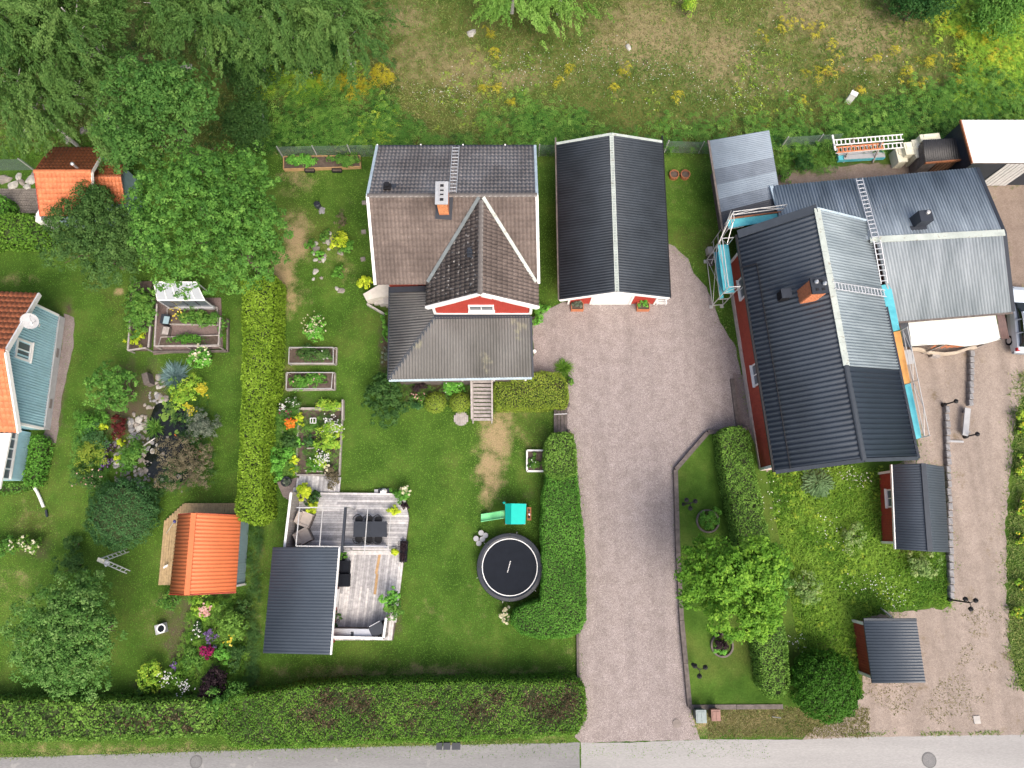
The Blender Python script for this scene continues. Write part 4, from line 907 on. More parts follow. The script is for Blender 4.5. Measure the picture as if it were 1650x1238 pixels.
for a, b in (('ne', 're'), ('se', 're'), ('nw', 'rw'), ('sw', 'rw')): edge(gh, K[a], K[b], M['white'] if a[1] == 'e' else M['dot'], .06, .2)
c4 = (K['nw'] + K['ne'] + K['sw'] + K['se']) / 4; P5 = [K[a].lerp(c4, .13) for a in ('nw', 'ne', 'se', 'sw')]
body(gh, [tuple(p.xy) for p in P5], 0, yz0 - .05, M['slate'])
m = MB(); q = P5[1]; rr = Vector((q.x, K['re'].y, yz1 - .2)); m.add([P5[1], P5[2], rr, P5[1] - Vector((.1, 0, 0)), P5[2] - Vector((.1, 0, 0)), rr - Vector((.1, 0, 0))], [(0, 1, 2), (5, 4, 3), (1, 4, 5, 2), (2, 5, 3, 0)]); m.build('gable', M['slate'], gh)
L_ = dict(nw=W(152, 262, 2.3), ne=W(205, 261, 2.3), rw=W(150, 285, 3.1), re=W(195, 285, 3.1), sw=W(155, 329, 2.3), se=W(203, 329, 2.3))
roofslab(gh, [L_['nw'], L_['ne'], L_['re'], L_['rw']]); roofslab(gh, [L_['sw'], L_['se'], L_['re'], L_['rw']])
ruled('roof_tiles', (L_['nw'], L_['ne']), (L_['rw'], L_['re']), M['orange'], gh, pitch=.24, amp=.05, rows=5, step=.025, prof=TILE, kind='stuff')
ruled('roof_tiles', (L_['sw'], L_['se']), (L_['rw'], L_['re']), M['orange'], gh, pitch=.24, amp=.05, rows=5, step=.025, prof=TILE, kind='stuff')
a, b = L_['nw'].lerp(L_['sw'], .12), L_['ne'].lerp(L_['se'], .12); c, d = L_['se'].lerp(L_['ne'], .1), L_['sw'].lerp(L_['nw'], .1)
body(gh, [tuple(a.xy), tuple((b - Vector((.2, 0, 0))).xy), tuple((c - Vector((.2, 0, 0))).xy), tuple(d.xy)], 0, 2.25, M['slate'], 'wing_wall')
q = W(126, 272, 4.0); m = MB(); m.lathe((q.x, q.y, 3.5), [(.08, 0), (.08, 1.0), (.12, 1.02), (.12, 1.12), (.03, 1.2)], 12); m.build('flue_pipe', M['steel'], gh)
m = MB(); m.prism(outline([(58, 345), (64, 335), (66, 355), (57, 357)], 1.9, 9), 0, 1.9); m.build('porch_screen', M['white'], gh)
# ---------------- wooden deck with pergola ----------------
dk = thing('wooden_deck', 'silver grey wooden deck in two levels on the lawn', 'deck', W(570, 900, 0))
UP = outline([(471, 795), (651, 795), (659, 835), (652, 886), (460, 886)], .32, 99); LOW = outline([(530, 890), (652, 890), (633, 1032), (520, 1032)], .24, 99)
m = MB(); m.prism([p.xy for p in UP], 0, .285); m.build('frame', M['timber'], dk); m = MB(); m.prism([p.xy for p in LOW], 0, .205); m.build('frame', M['timber'], dk)
planks_clip([p.xy.to_3d() for p in UP], -.01, .145, .32, M['deck'], dk); planks_clip([p.xy.to_3d() for p in LOW], math.pi / 2 - .085, .145, .24, M['deck'], dk)
m = MB(); m.bar(W(553, 891, .3), W(650, 891, .3), .22, .05); m.build('step_board', M['deck'][3], dk)
for a, b in (((612, 893), (606, 925)), ((608, 925), (604, 958))): m = MB(); m.bar(W(*a, .246), W(*b, .246), .15, .03); m.build('replaced_plank', M['new_wood'], dk)['label'] = 'fresh orange replacement plank in the grey boards'
d2 = thing('deck_step', 'narrow pale boarded landing joining the vegetable garden to the deck', 'deck', W(516, 780, 0))
P = outline([(482, 766), (548, 769), (547, 793), (472, 793)], .2, 99); m = MB(); m.prism([p.xy for p in P], 0, .165); m.build('frame', M['timber'], d2)
planks_clip([p.xy.to_3d() for p in P], math.pi / 2 - .06, .14, .2, M['deck'], d2)
def fence_run(name, label, a, b, h, mt, z=0, post=1.6, bw=.14, cap=True, cat='fence', th=.025):
    t = thing(name, label, cat, a); a, b = Vector(a), Vector(b); d = b - a; L = d.length; d.normalize(); rz = math.atan2(d.y, d.x); n = int(L / bw)
    for i in range(n):
        q = a + d * ((i + .5) * L / n); m = MB(); m.box((q.x, q.y, z + h / 2), (L / n - .014, th, h), rz); m.build('board', mt, t)
    if cap: m = MB(); m.bar(a + Vector((0, 0, z + h + .02)), b + Vector((0, 0, z + h + .02)), .14, .04); m.build('cap_rail', M['white'], t)
    k = max(1, int(L / post))
    for i in range(k + 1):
        q = a + d * (L * i / k); m = MB(); m.box((q.x, q.y, z + h / 2), (.1, .1, h + .06), rz); m.build('post', mt, t)
    return t
fence_run('privacy_fence', 'tall grey privacy fence with white cap along the west edge of the deck', W(486, 797, 0), W(476, 882, 0), 2.0, M['grey_wood'])
fence_run('deck_fence', 'white topped fence along the south edge of the deck', W(540, 1021, 0), W(624, 1023, 0), 1.35, M['grey_wood'])
fence_run('deck_fence', 'short pale slat fence at the south east corner of the deck', W(625, 1022, 0), W(629, 992, 0), 1.35, M['grey_wood'])
pg = thing('pergola', 'slim grey steel pergola frame over the upper deck', 'pergola', W(555, 850, .32))
pz = 2.75
def pbeam(a, b, w, name='beam', mt='galv'): m = MB(); m.bar(W(*a, pz), W(*b, pz), w, w * 1.3); m.build(name, M[mt], pg)
for a, b, w in (((483, 817), (477, 880), .05), ((521, 812), (515, 880), .045), ((557, 818), (551, 890), .14), ((593, 816), (587, 895), .045), ((630, 826), (625, 892), .035), ((478, 818), (556, 818), .06), ((478, 880), (552, 881), .06), ((552, 881), (626, 881), .05)): pbeam(a, b, w, mt='anthr' if w > .1 else 'galv')
for x, y in ((483, 818), (478, 880), (557, 818), (551, 889), (626, 884)):
    p = W(x, y, pz); m = MB(); m.bar((p.x, p.y, .3), (p.x, p.y, pz), .07, .07); m.build('post', M['galv'], pg)
gr = thing('glass_railing', 'low blue grey railing panels along the step of the deck', 'railing', W(590, 886, .3))
for a, b in (((553, 881), (589, 881)), ((589, 880), (624, 881))):
    for z in (.45, 1.15): m = MB(); m.bar(W(*a, z), W(*b, z), .06, .06); m.build('rail', mat('blue_grey_rail', (.2, .25, .38), .4) if 'bgr' not in M else M['bgr'], gr); M['bgr'] = bpy.data.materials['blue_grey_rail']
    for p in (a, b): m = MB(); m.bar(W(*p, .3), W(*p, .3) + Vector((0, 0, .88)), .06, .06); m.build('post', M['bgr'], gr)
    A, B_ = W(*a, .45), W(*b, .45); m = MB(); m.bar(A.lerp(B_, .05) + Vector((0, 0, .35)), A.lerp(B_, .95) + Vector((0, 0, .35)), .015, .6); m.build('panel', M['glass'], gr)
# dining table and six chairs
ta = thing('dining_table', 'long dark rectangular dining table on the upper deck', 'table', W(596, 854, .32))
tz = .32 + .75
for i in range(2):
    q = [W(570 + 26.5 * i, 840.5, tz), W(596 + 27 * i, 840.5, tz), W(595.5 + 28 * i, 865.5, tz), W(569 + 27 * i, 865.5, tz)]; m = MB(); m.slab(q, .04); m.build('tabletop', M['anthr'], ta)
for x in (573, 620):
    for y in (844, 862): p = W(x, y, tz); m = MB(); m.bar((p.x, p.y, .32), (p.x, p.y, tz - .04), .07, .07); m.build('leg', M['anthr'], ta)
def dchair():
    t = thing('dining_chair', 'brown wire armchair', 'chair', (0, 0, 0))
    m = MB(); m.lathe((0, 0, .44), [(.06, 0), (.22, 0), (.24, .02), (.05, .03)], 14); m.build('seat', M['iron'], t)
    for s in (-1, 1):
        for y in (-.2, .2): m = MB(); m.tube((s * .2, y, 0), (s * .17, y * .8, .44), .014); m.build('leg', M['iron'], t)
    m = MB()
    for i in range(9): a = math.pi * (1 + (i) / 8); m.tube((math.cos(a) * .23, math.sin(a) * .22, .45), (math.cos(a) * .29, math.sin(a) * .30, .80), .009)
    m.build('backrest', M['iron'], t)
    m = MB(); m.path([(math.cos(math.pi * (1 + i / 10)) * .29, math.sin(math.pi * (1 + i / 10)) * .30, .80) for i in range(11)], .022); m.build('arm_rail', M['iron'], t)
    return t
c0 = dchair(); spots = [(581, 838, math.pi), (597, 838, math.pi), (612, 838.5, math.pi), (581, 868, 0), (597, 869, 0), (612, 868.5, 0)]
lbs = ['west', 'middle', 'east']
for i, (x, y, r) in enumerate(spots):
    lab = 'brown wire armchair at the %s side of the dark dining table, %s' % ('north' if i < 3 else 'south', ['nearest the pergola post', 'in the middle', 'nearest the flower pots'][i % 3])
    if i == 0: c = c0; c.location = W(x, y, .32); c.rotation_euler.z = r; c['label'] = lab
    else: c = copy_tree(c0, W(x, y, .32), r, lab)
    c['group'] = 'dining chairs around the table'
def lounge(name, label, p, rz, mt, w=.85, d=.85, h=.42):
    t = thing(name, label, 'armchair', p, None, rz)
    m = MB(); m.box((0, 0, .2), (w, d, .28)); m.build('base', M['timber'], t)
    m = MB(); m.box((0, -.06, .42), (w * .72, d * .74, .16)); m.build('seat_cushion', mt, t)
    m = MB(); m.box((0, d / 2 - .1, .62), (w * .8, .18, .55), 0, (-.15, 0)); m.build('back_cushion', mt, t)
    for s in (-1, 1): m = MB(); m.box((s * (w / 2 - .06), 0, .45), (.12, d * .9, .3)); m.build('arm', mt, t)
    return t
lounge('lounge_chair', 'beige lounge chair beside the lime coloured shrub on the deck', W(495, 837, .32), R(70), M['beige'])
lounge('lounge_chair', 'beige lounge chair nearest the ribbed shed roof on the deck', W(493, 864, .32), R(118), M['beige'])
t = thing('side_table', 'small dark round side table between the beige lounge chairs', 'table', W(484, 853, .32)); m = MB(); m.lathe(W(486, 853, .32), [(.26, .42), (.26, .46)], 16); m.build('tabletop', M['iron'], t); m = MB(); m.lathe(W(486, 853, .32), [(.2, 0), (.03, .03), (.03, .42)], 10); m.build('leg', M['iron'], t)
for y, lab in ((914, 'black wicker sofa seat nearest the potted plant by the shed'), (935, 'black wicker sofa seat nearest the white shed door')):
    t = thing('wicker_sofa', lab, 'sofa', W(554, y, .24), 'black sofa seats along the shed'); c = W(554, y, .24)
    m = MB(); m.box(c + Vector((0, 0, .2)), (.84, .72, .34)); m.build('base', M['black'], t)
    for s in (-1, 1): m = MB(); m.box(c + Vector((s * .2, 0, .42)), (.39, .66, .12)); m.build('seat_cushion', M['black'], t)
    m = MB(); m.box(c + Vector((.0, .36, .5)), (.84, .06, .32)); m.build('arm', M['black'], t); m = MB(); m.box(c + Vector((-.44, 0, .6)), (.1, .76, .5)); m.build('backrest', M['black'], t)
kt = thing('outdoor_kitchen', 'steel topped outdoor kitchen counter with small sink along the deck fence', 'counter', W(570, 1022, .24))
q = [W(538, 1013, 1.15), W(602, 1014, 1.15), W(602, 1030, 1.15), W(537, 1029, 1.15)]
for i in range(2):
    a, b = (0, .57) if i == 0 else (.572, 1); m = MB(); m.slab([q[0].lerp(q[1], a), q[0].lerp(q[1], b), q[3].lerp(q[2], b), q[3].lerp(q[2], a)], .04); m.build('countertop', M['steel'], kt)
c4 = sum(q, Vector()) / 4; m = MB(); m.prism([tuple(p.lerp(c4, .05).xy) for p in q], .24, 1.1); m.build('cabinet', M['timber'], kt)
p = W(567, 1022, 1.16); m = MB(); m.box(p, (.26, .38, .02)); s_ = m.build('sink', M['alu'], kt); m = MB(); m.box(p + Vector((.02, 0, .008)), (.18, .28, .02)); m.build('basin', M['anthr'], s_); m = MB(); m.path([p + Vector((-.15, .05, 0)), p + Vector((-.15, .05, .2)), p + Vector((0, .05, .22))], .015); m.build('tap', M['steel'], s_)
bq = thing('barbecue', 'dark covered barbecue with white handle in the deck corner', 'barbecue', W(613, 1010, .24)); p = W(613, 1011, .24); rz = R(28)
m = MB(); m.box(p + Vector((0, 0, .5)), (.75, .6, .75), rz); m.build('cabinet', M['iron'], bq); m = MB(); m.box(p + Vector((0, 0, .95)), (.82, .62, .18), rz); m.build('lid', M['anthr'], bq)
f = Vector((-math.sin(rz), math.cos(rz), 0)); s = Vector((math.cos(rz), math.sin(rz), 0)); m = MB(); m.tube(p + f * .36 - s * .34 + Vector((0, 0, 1.0)), p + f * .36 + s * .34 + Vector((0, 0, 1.0)), .025); m.build('handle', M['alu'], bq)
for k in (-1, 1):
    m = MB(); m.tube(p - f * .25 + s * k * .3, p - f * .25 + s * k * .34, .09, 10); m.build('wheel', M['black'], bq)
st_ = thing('white_statue', 'white garden figure on a dark slab at the edge of the deck', 'statue', W(620, 791, 0)); p = W(620, 792, 0)
m = MB(); m.box(p + Vector((0, 0, .08)), (.75, .35, .16)); m.build('plinth', M['anthr'], st_); m = MB(); m.box(p + Vector((-.5, 0, .1)), (.22, .22, .2)); m.build('block', M['found'], st_)
m = MB(); m.lathe(p + Vector((0, 0, .16)), [(.16, 0), (.19, .1), (.14, .22), (.1, .3)], 10); m.rock(p + Vector((.02, 0, .5)), .1, 3, 1); m.rock(p + Vector((-.13, -.04, .3)), .1, 5, 1); m.build('figure', M['white'], st_)
# ---------------- playground on the lawn ----------------
tr = thing('trampoline', 'large round black trampoline with white ring on the lawn', 'trampoline', W(821, 915, 0)); p = W(821, 915, 0); h = .9
p = W(821.5, 914, .9); p.z = 0
m = MB(); m.lathe(p, [(1.62, h - .02), (1.62, h), (0.01, h - .03)][::1], 48); m.build('mat', M['black'], tr, smooth=False)
def ring(c, r0, r1, z0, z1, n=64):
    m = MB(); vs = []
    for r_, z in ((r0, z0), (r0, z1), (r1, z1), (r1, z0)):
        for i in range(n): t = 2 * math.pi * i / n; vs.append(Vector(c) + Vector((math.cos(t) * r_, math.sin(t) * r_, z)))
    return m.add(vs, [(j % 4 * n + i, j % 4 * n + (i + 1) % n, (j + 1) % 4 * n + (i + 1) % n, (j + 1) % 4 * n + i) for j in range(4) for i in range(n)])
ring(p, 1.62, 1.67, h - .02, h + .012).build('white_band', M['white'], tr)
M['padding'] = mat('dark_blue_padding', (.028, .033, .042), .45, .15, 2)
for i in range(8):
    m = MB(); vs = []; n = 8
    for k in range(n + 1):
        t = 2 * math.pi * (i + k / n * .985) / 8
        for r_, z in ((1.68, h), (1.78, h + .05), (1.96, h + .03), (2.0, h - .1)): vs.append(p + Vector((math.cos(t) * r_, math.sin(t) * r_, z)))
    m.add(vs, [(4 * k + j, 4 * k + j + 1, 4 * k + j + 5, 4 * k + j + 4)[::-1] for k in range(n) for j in range(3)]); m.build('padding', M['padding'], tr)
ring(p, 1.93, 1.98, .74, .80).build('frame_ring', M['galv'], tr)
for i in range(6):
    t = 2 * math.pi * (i + .3) / 6; d = Vector((math.cos(t), math.sin(t), 0)); m = MB(); m.tube(p + d * 1.95 + Vector((0, 0, .78)), p + d * 1.95, .03); m.tube(p + d * 1.9 + Vector((0, 0, .8)), p + d * 2.1 + Vector((0, 0, .72)), .018); m.build('leg', M['galv'], tr)
m = MB()
for i, (a, b) in enumerate(zip(np.linspace(-.32, .28, 8), [.06] * 8)):                                     # plain printed stripe, like worn lettering
    m.box(p + Vector((-.055 + (-a) * -.28 * -1, -a, h + .004)), (.055, .055, .006), .27)
m.build('print', M['white'], tr)
pl = thing('play_tower', 'small play tower with turquoise canopy and green slide', 'play set', W(830, 828, 0))
cz = 1.75; cq = [W(814, 812, cz - .12), W(848, 812, cz - .12), W(846.5, 845, cz - .12), W(814, 845, cz - .12)]; rg_ = [W(824, 811.5, cz + .12), W(823.5, 845, cz + .12)]
m = MB(); m.slab([cq[0], rg_[0], rg_[1], cq[3]], .03); m.build('canopy', M['teal_shade'], pl); m = MB(); m.slab([rg_[0], cq[1], cq[2], rg_[1]], .03); m.build('canopy', M['teal'], pl)
c4 = sum(cq, Vector()) / 4
for q in cq:
    q = q.lerp(c4, .06); m = MB(); m.bar((q.x, q.y, 0), q, .09, .09); m.build('post', M['new_wood'], pl)
m = MB(); m.prism([tuple(q.lerp(c4, .1).xy) for q in cq], .82, .9); m.build('platform', M['new_wood'], pl)
for y in (0, 1):
    a, b = cq[0].lerp(c4, .06), cq[1].lerp(c4, .06)
    if y: a, b = cq[3].lerp(c4, .06), cq[2].lerp(c4, .06)
    m = MB(); m.bar((a.x, a.y, 1.3), (b.x, b.y, 1.3), .05, .35); m.build('side_panel', M['white'], pl)
m = MB(); a, b = W(813, 829, .95), W(775, 835, .12); s = Vector((0, .24, 0)); N = 10; vs = []
for i in range(N + 1):
    q = a.lerp(b, i / N); q.z = .95 - .83 * (3 * (i / N) ** 2 - 2 * (i / N) ** 3) + .05 * math.sin(i / N * 9)
    for k, dz in ((-1, .12), (-.86, .13), (-.8, 0), (0, -.02), (.8, 0), (.86, .13), (1, .12)): vs.append(q + s * k + Vector((0, 0, dz)))
m.add(vs, [(7 * i + j, 7 * i + j + 1, 7 * i + j + 8, 7 * i + j + 7) for i in range(N) for j in range(6)]); m.build('slide', M['lime'], pl)
q = W(850, 828, .9); m = MB(); m.box((q.x + .1, q.y, .72), (.26, .8, .06)); m.build('shelf', M['terracotta'], pl)
for i in range(3): m = MB(); m.lathe((q.x + .1, q.y - .22 + i * .2, .75), [(.06, 0), (.07, .08), (.02, .1)], 8); m.build('toy', [M['iron'], M['steel'], M['anthr']][i], pl)
m = MB(); m.bar((q.x + .1, q.y - .3, 0), (q.x + .1, q.y - .3, .7), .06, .06); m.bar((q.x + .1, q.y + .3, 0), (q.x + .1, q.y + .3, .7), .06, .06); m.build('shelf_post', M['new_wood'], pl)
q = W(812, 810, 1.75); m = MB(); m.lathe((q.x, q.y, 1.72), [(.1, 0), (.02, .2)], 4); m.build('flag', M['teal'], pl); m = MB(); m.tube((q.x, q.y, .9), (q.x, q.y, 1.75), .02); m.build('flag_pole', M['new_wood'], pl)
for i, (x, y) in enumerate(((775.5, 859), (782.5, 863), (767.5, 868), (777.5, 869), (772, 875.5))):
    t = thing('stump_stool', ['pale log stool at the north of the cluster by the trampoline', 'pale log stool nearest the play tower in the cluster', 'pale log stool at the west of the cluster', 'pale log stool in the middle of the cluster', 'pale log stool at the south of the cluster'][i], 'stool', W(x, y, 0), 'log stools by the trampoline')
    m = MB(); m.lathe(W(x, y, 0), [(.175, 0), (.17, .3)], 16); m.build('log', M['grey_wood'], t); m = MB(); m.lathe(W(x, y, 0), [(.155, .3), (.155, .312)], 16); m.build('top', M['found'], t)
# wooden disc, gate, plant box
t = thing('wooden_disc', 'round grey wooden lid lying on the lawn beside the stairs', 'lid', W(743, 675, 0)); c = W(743, 675, 0)
for i in range(8):
    u = (i - 3.5) / 4; hw = math.sqrt(max(.02, 1 - u * u)) * .46; m = MB(); m.box(c + Vector((u * .46, 0, .06)), (.108, 2 * hw, .05)); m.build('plank', M['grey_wood'], t)
t = thing('garden_gate', 'dark wooden boardwalk and gate between the two driveway hedges', 'gate', W(903, 675, 0))
for i in range(4): m = MB(); m.bar(W(895 + i * 5.6, 656, .15), W(895 + i * 5.6, 697, .15), .2, .05); m.build('plank', M['timber'], t)
m = MB(); m.bar(W(893, 668, .95), W(914, 667, .95), .05, .06); m.build('gate_rail', M['galv'], t)
for i in range(5): m = MB(); m.bar(W(894 + i * 5, 668, .12), W(894 + i * 5, 668, .12) + Vector((0, 0, .85)), .05, .04); m.build('gate_bar', M['timber'], t)
for y in (655, 697): p = W(915, y, 0); m = MB(); m.bar(p, p + Vector((0, 0, 1.0)), .1, .1); m.build('post', M['timber'], t)
def bedbox(name, label, pts, h, w, mt, cat='raised bed', soil_z=None):
    t = thing(name, label, cat, W(*pts[0], 0)); P = [W(x, y, 0) for x, y in pts]
    m = MB(); m.prism([tuple(p.xy) for p in P], 0, (soil_z or h * .8)); m.build('soil', M['soil'], t)
    for a, b in zip(P, P[1:] + P[:1]): m = MB(); z = Vector((0, 0, h / 2)); m.bar(a + z, b + z, w, h); m.build('board', mt, t)
    return t
bedbox('planter_bed', 'square white framed planting bed beside the driveway hedge', [(849, 727), (885, 727), (885, 760), (849, 760)], .35, .1, M['white'])
bedbox('fence_bed', 'long timber bed of green plants along the wire fence', [(459, 256), (581, 254), (582, 272), (459, 276)], .3, .06, M['new_wood'])
for x, lab in ((499, 'black pot tray hanging on the long fence bed, west one'), (543, 'black pot tray hanging on the long fence bed, east one')):
    t = thing('pot_tray', lab, 'tray', W(x, 274, 0)); m = MB(); m.box(W(x, 275, .2), (.68, .2, .25)); m.build('box', M['black'], t); m = MB(); m.box(W(x, 274.6, .34), (.6, .14, .05)); m.build('soil', M['soil'], t)
# rose beds with wire rails
for pts, rail, lab in (([(468, 563), (544, 562), (543, 588), (467, 588)], [(466, 560), (537, 560), (537, 585.5), (465, 585.5)], 'timber rose bed with thin grey rail, north of the pair'),
                       ([(463, 602), (541, 602), (541, 629), (463, 630)], [(463, 600.5), (536, 600.5), (534, 626), (461, 627)], 'timber rose bed with thin grey rail and pink blooms, south of the pair')):
    t = bedbox('rose_bed', lab, pts, .25, .06, M['grey_wood'])
    R4 = [W(x, y, .75) for x, y in rail]
    for a, b in zip(R4, R4[1:] + R4[:1]): m = MB(); m.bar(a, b, .04, .03); m.build('rail', M['galv'], t)
    for a in R4: m = MB(); m.bar((a.x, a.y, .1), a, .035, .035); m.build('rail_post', M['galv'], t)
# vegetable garden frame
vg = bedbox('vegetable_garden', 'vegetable plot framed by grey boards with brown paths', [(483, 660), (553, 660), (548, 766), (478, 766)], .22, .1, M['grey_wood'], 'vegetable garden', .06)
for a, b in (((486, 658.5), (551, 658.5)),): m = MB(); m.bar(W(*a, .25), W(*b, .25), .08, .3); m.build('board', M['grey_wood'], vg)
m = MB(); m.bar(W(553, 645, .3), W(553, 677, .3), .1, .4); m.build('end_board', M['grey_wood'], vg)
for a, b in (((495, 723), (510, 722)), ((492, 759), (520, 760)), ((485, 660), (550, 661))): m = MB(); m.bar(W(*a, .2), W(*b, .2), .06, .2); m.build('bed_board', M['grey_wood'], vg)
t = thing('cold_frame', 'tiny white wire cloche among the vegetables', 'cloche', W(504, 678, .2))
for a, b in (((500, 674), (509, 674)), ((500, 682), (509, 682)), ((500, 674), (500, 682)), ((509, 674), (509, 682)), ((504, 674), (504, 682))): m = MB(); m.bar(W(*a, .5), W(*b, .5), .04, .04); m.build('bar', M['white'], t)
for a in ((500, 674), (509, 682)): m = MB(); m.bar(W(*a, .1), W(*a, .5), .03, .03); m.build('leg', M['white'], t)
m = MB(); m.prism(outline([(445, 685), (457, 688), (456, 704), (449, 697)], .2, 99), .15, .19); o = m.one('grey_board', M['grey_wood'], 'loose grey board leaning by the flower bed', 'board', W(450, 690, 0))
m = MB(); m.prism(outline([(447, 778), (468, 772), (482, 768), (480, 790), (468, 806), (455, 800)], .03, .5, .05), 0, .03); tag(m.build('gravel_patch', M['barngravel']), 'gravel patch round the potted plant', kind='structure')
def pot(label, x, y, r, h, mt, z=0, cat='pot', name='plant_pot', group=None):
    t = thing(name, label, cat, W(x, y, z), group); m = MB(); m.lathe(W(x, y, z), [(r * .75, 0), (r, h), (r * .88, h), (r * .85, h * .85)], 18); m.build('pot', mt, t); return t
pot('round dark pot with white leaved plant beside the boarded landing', 464, 777, .32, .4, M['anthr'])
pot('dark pot of green foliage by the shed corner on the deck', 553, 899, .25, .4, M['anthr'], .24)
for x, y in ((1085, 284), (1103, 284)):
    t = thing('clay_ring', 'rusty ring set in the lawn, %s' % ('nearer the garage' if x < 1090 else 'nearer the lean-to shed'), 'planter ring', W(x, y, 0), 'rusty planter rings'); ring(W(x, y, 0), .27, .34, 0, .3, 20).build('ring', M['terracotta'], t); m = MB(); m.lathe(W(x, y, 0), [(.27, 0), (.27, .2)], 18); m.build('soil', M['soil'], t)
t = thing('water_feature', 'small dark garden fountain and stones under the big tree', 'fountain', W(513, 333, 0)); m = MB(); m.lathe(W(513, 333, 0), [(.2, 0), (.22, .4), (.16, .45), (.14, .3)], 14); m.build('basin', M['anthr'], t)
for i, (x, y) in enumerate(((519, 337), (521, 341), (516, 342))): m = MB(); m.rock(W(x, y, 0), .18, i + 5); m.build('stone', M['granite'], t)
# ---------------- waste bins, mail boxes ----------------
def wheelie(label, x, y, body_m, lid_m, s=1.0):
    t = thing('wheeled_bin', label, 'bin', W(x, y, 0), 'wheeled bins by the drive'); p = W(x, y, 0); m = MB(); w, d, h = .56 * s, .66 * s, 1.0 * s
    vs = [p + Vector((i * w * k / 2, j * d * k / 2, z)) for z, k in ((.06, .78), (h, 1)) for i, j in ((-1, -1), (1, -1), (1, 1), (-1, 1))]
    m.add(vs, [(3, 2, 1, 0), (4, 5, 6, 7), (0, 1, 5, 4), (1, 2, 6, 5), (2, 3, 7, 6), (3, 0, 4, 7)]); m.build('body', body_m, t)
    m = MB(); m.box(p + Vector((0, 0, h + .03)), (w * 1.06, d * 1.04, .06)); ld = m.build('lid', lid_m, t)
    for k in (-1, 1): m = MB(); m.box(p + Vector((k * w * .22, -.02, h + .07)), (w * .36, d * .8, .03)); m.build('lid_panel', lid_m, ld)
    m = MB(); m.tube(p + Vector((-w * .45, d * .56, h)), p + Vector((w * .45, d * .56, h)), .025); m.build('handle', body_m, t)
    for k in (-1, 1): m = MB(); m.tube(p + Vector((k * w * .36, d * .42, .1)), p + Vector((k * w * .46, d * .42, .1)), .1, 10); m.build('wheel', M['black'], t)
wheelie('dark green wheeled bin with silver grey lid', 1122, 1147, mat('bin_green', (.02, .05, .045), .5), mat('grey_green_lid', (.21, .26, .26), .35))
wheelie('smaller brown wheeled bin with pinkish lid', 1146, 1146, mat('bin_brown', (.12, .06, .045), .6), mat('pink_brown_lid', (.27, .15, .12), .6), .88)
mbx = [(708, 'black mailbox at the left of the three in the hedge by the road'), (720, 'black mailbox in the middle of the three in the hedge'), (735, 'larger black mailbox at the right of the three in the hedge')]
for i, (x, lab) in enumerate(mbx):
    t = thing('mailbox', lab, 'mailbox', W(x - 2, 1196, 0), 'mailboxes by the road'); p = W(x, 1201.5, 1.1); w = (.3, .36, .44)[i]; m = MB(); m.box(p + Vector((0, 0, -.12)), (w, .32, .3)); m.build('box', M['black'], t); m = MB(); m.box(p + Vector((0, -.02, .05)), (w + .03, .36, .04)); m.build('lid', M['anthr'], t); m = MB(); m.bar((p.x, p.y + .05, 0), (p.x, p.y + .05, .9), .07, .07); m.build('post', M['timber'], t)
# ---------------- lamp posts ----------------
def lamp(label, x, y, heads, h=2.1, rad=.34):
    t = thing('lamp_post', label, 'lamp post', W(x, y, 0), 'black iron garden lamps'); p = W(x, y, 0); m = MB(); m.lathe(p, [(.14, 0), (.12, .25), (.05, .32), (.04, h)], 10); m.build('pole', M['iron'], t)
    for i in range(heads):
        a = 2 * math.pi * i / heads + .4; d = Vector((math.cos(a), math.sin(a), 0)) * (rad if heads > 1 else 0); q = p + d + Vector((0, 0, h))
        if heads > 1: m = MB(); m.path([p + Vector((0, 0, h - .1)), p + d * .6 + Vector((0, 0, h + .05)), q - Vector((0, 0, .02))], .022); m.build('arm', M['iron'], t)
        m = MB(); m.lathe(q, [(.06, -.18), (.1, -.02), (.15, 0), (.12, .08), (.04, .14), (.02, .22)], 8); m.build('lantern', M['iron'], t)
lamp('black lamp post with three lanterns beside the gravel lane', 1528, 966, 3, 2.0); lamp('black lamp post with three lanterns near the wheeled bins', 1115, 1070, 3, 1.7); lamp('black lamp post with three lanterns at the narrow raised lawn near the golden tree', 1100, 813, 3, 1.9, .3)
lamp('single black lantern at the upper end of the short stone row', 1519, 653, 1, 1.3); lamp('single black lantern at the lower end of the outer stone row', 1554, 704, 1, 1.2)
# ---------------- stone edging rows ----------------
def stones(label, a, b, n, sz, seed):
    t = thing('stone_edging', label, 'stone edging', W(*a, 0)); rg = random.Random(seed)
    for i in range(n):
        p = W(a[0] + (b[0] - a[0]) * (i + .5) / n, a[1] + (b[1] - a[1]) * (i + .5) / n, 0); m = MB(); s = rg.uniform(.9, 1.1)
        L = (W(*a) - W(*b)).length / n
        z = rg.uniform(.26, .36); vs = []
        for k, zz in ((1, 0), (1, z * .8), (.8, z)):
            for u, v in ((-1, -1), (1, -1), (1, 1), (-1, 1)): vs.append(p + Vector((u * sz * .5 * k * s * rg.uniform(.9, 1.05), v * L * .46 * k * rg.uniform(.92, 1.03), zz)))
        m.add(vs, [(j * 4 + i_, j * 4 + (i_ + 1) % 4, j * 4 + 4 + (i_ + 1) % 4, j * 4 + 4 + i_) for j in range(2) for i_ in range(4)] + [(8, 9, 10, 11)]); m.build('stone', M['granite'], t)
stones('long row of grey granite blocks between lane and small red shed', (1522, 655), (1530, 965), 26, .3, 1)
stones('short row of grey granite blocks below the white canopy', (1562, 566), (1560, 655), 9, .3, 2)
t = thing('log_bench', 'pale grey split log bench at the end of the short stone row', 'bench', W(1557, 680, 0))
m = MB(); m.bar(W(1559, 658, .38), W(1555, 702, .38), .36, .1); m.build('seat', M['found'], t)
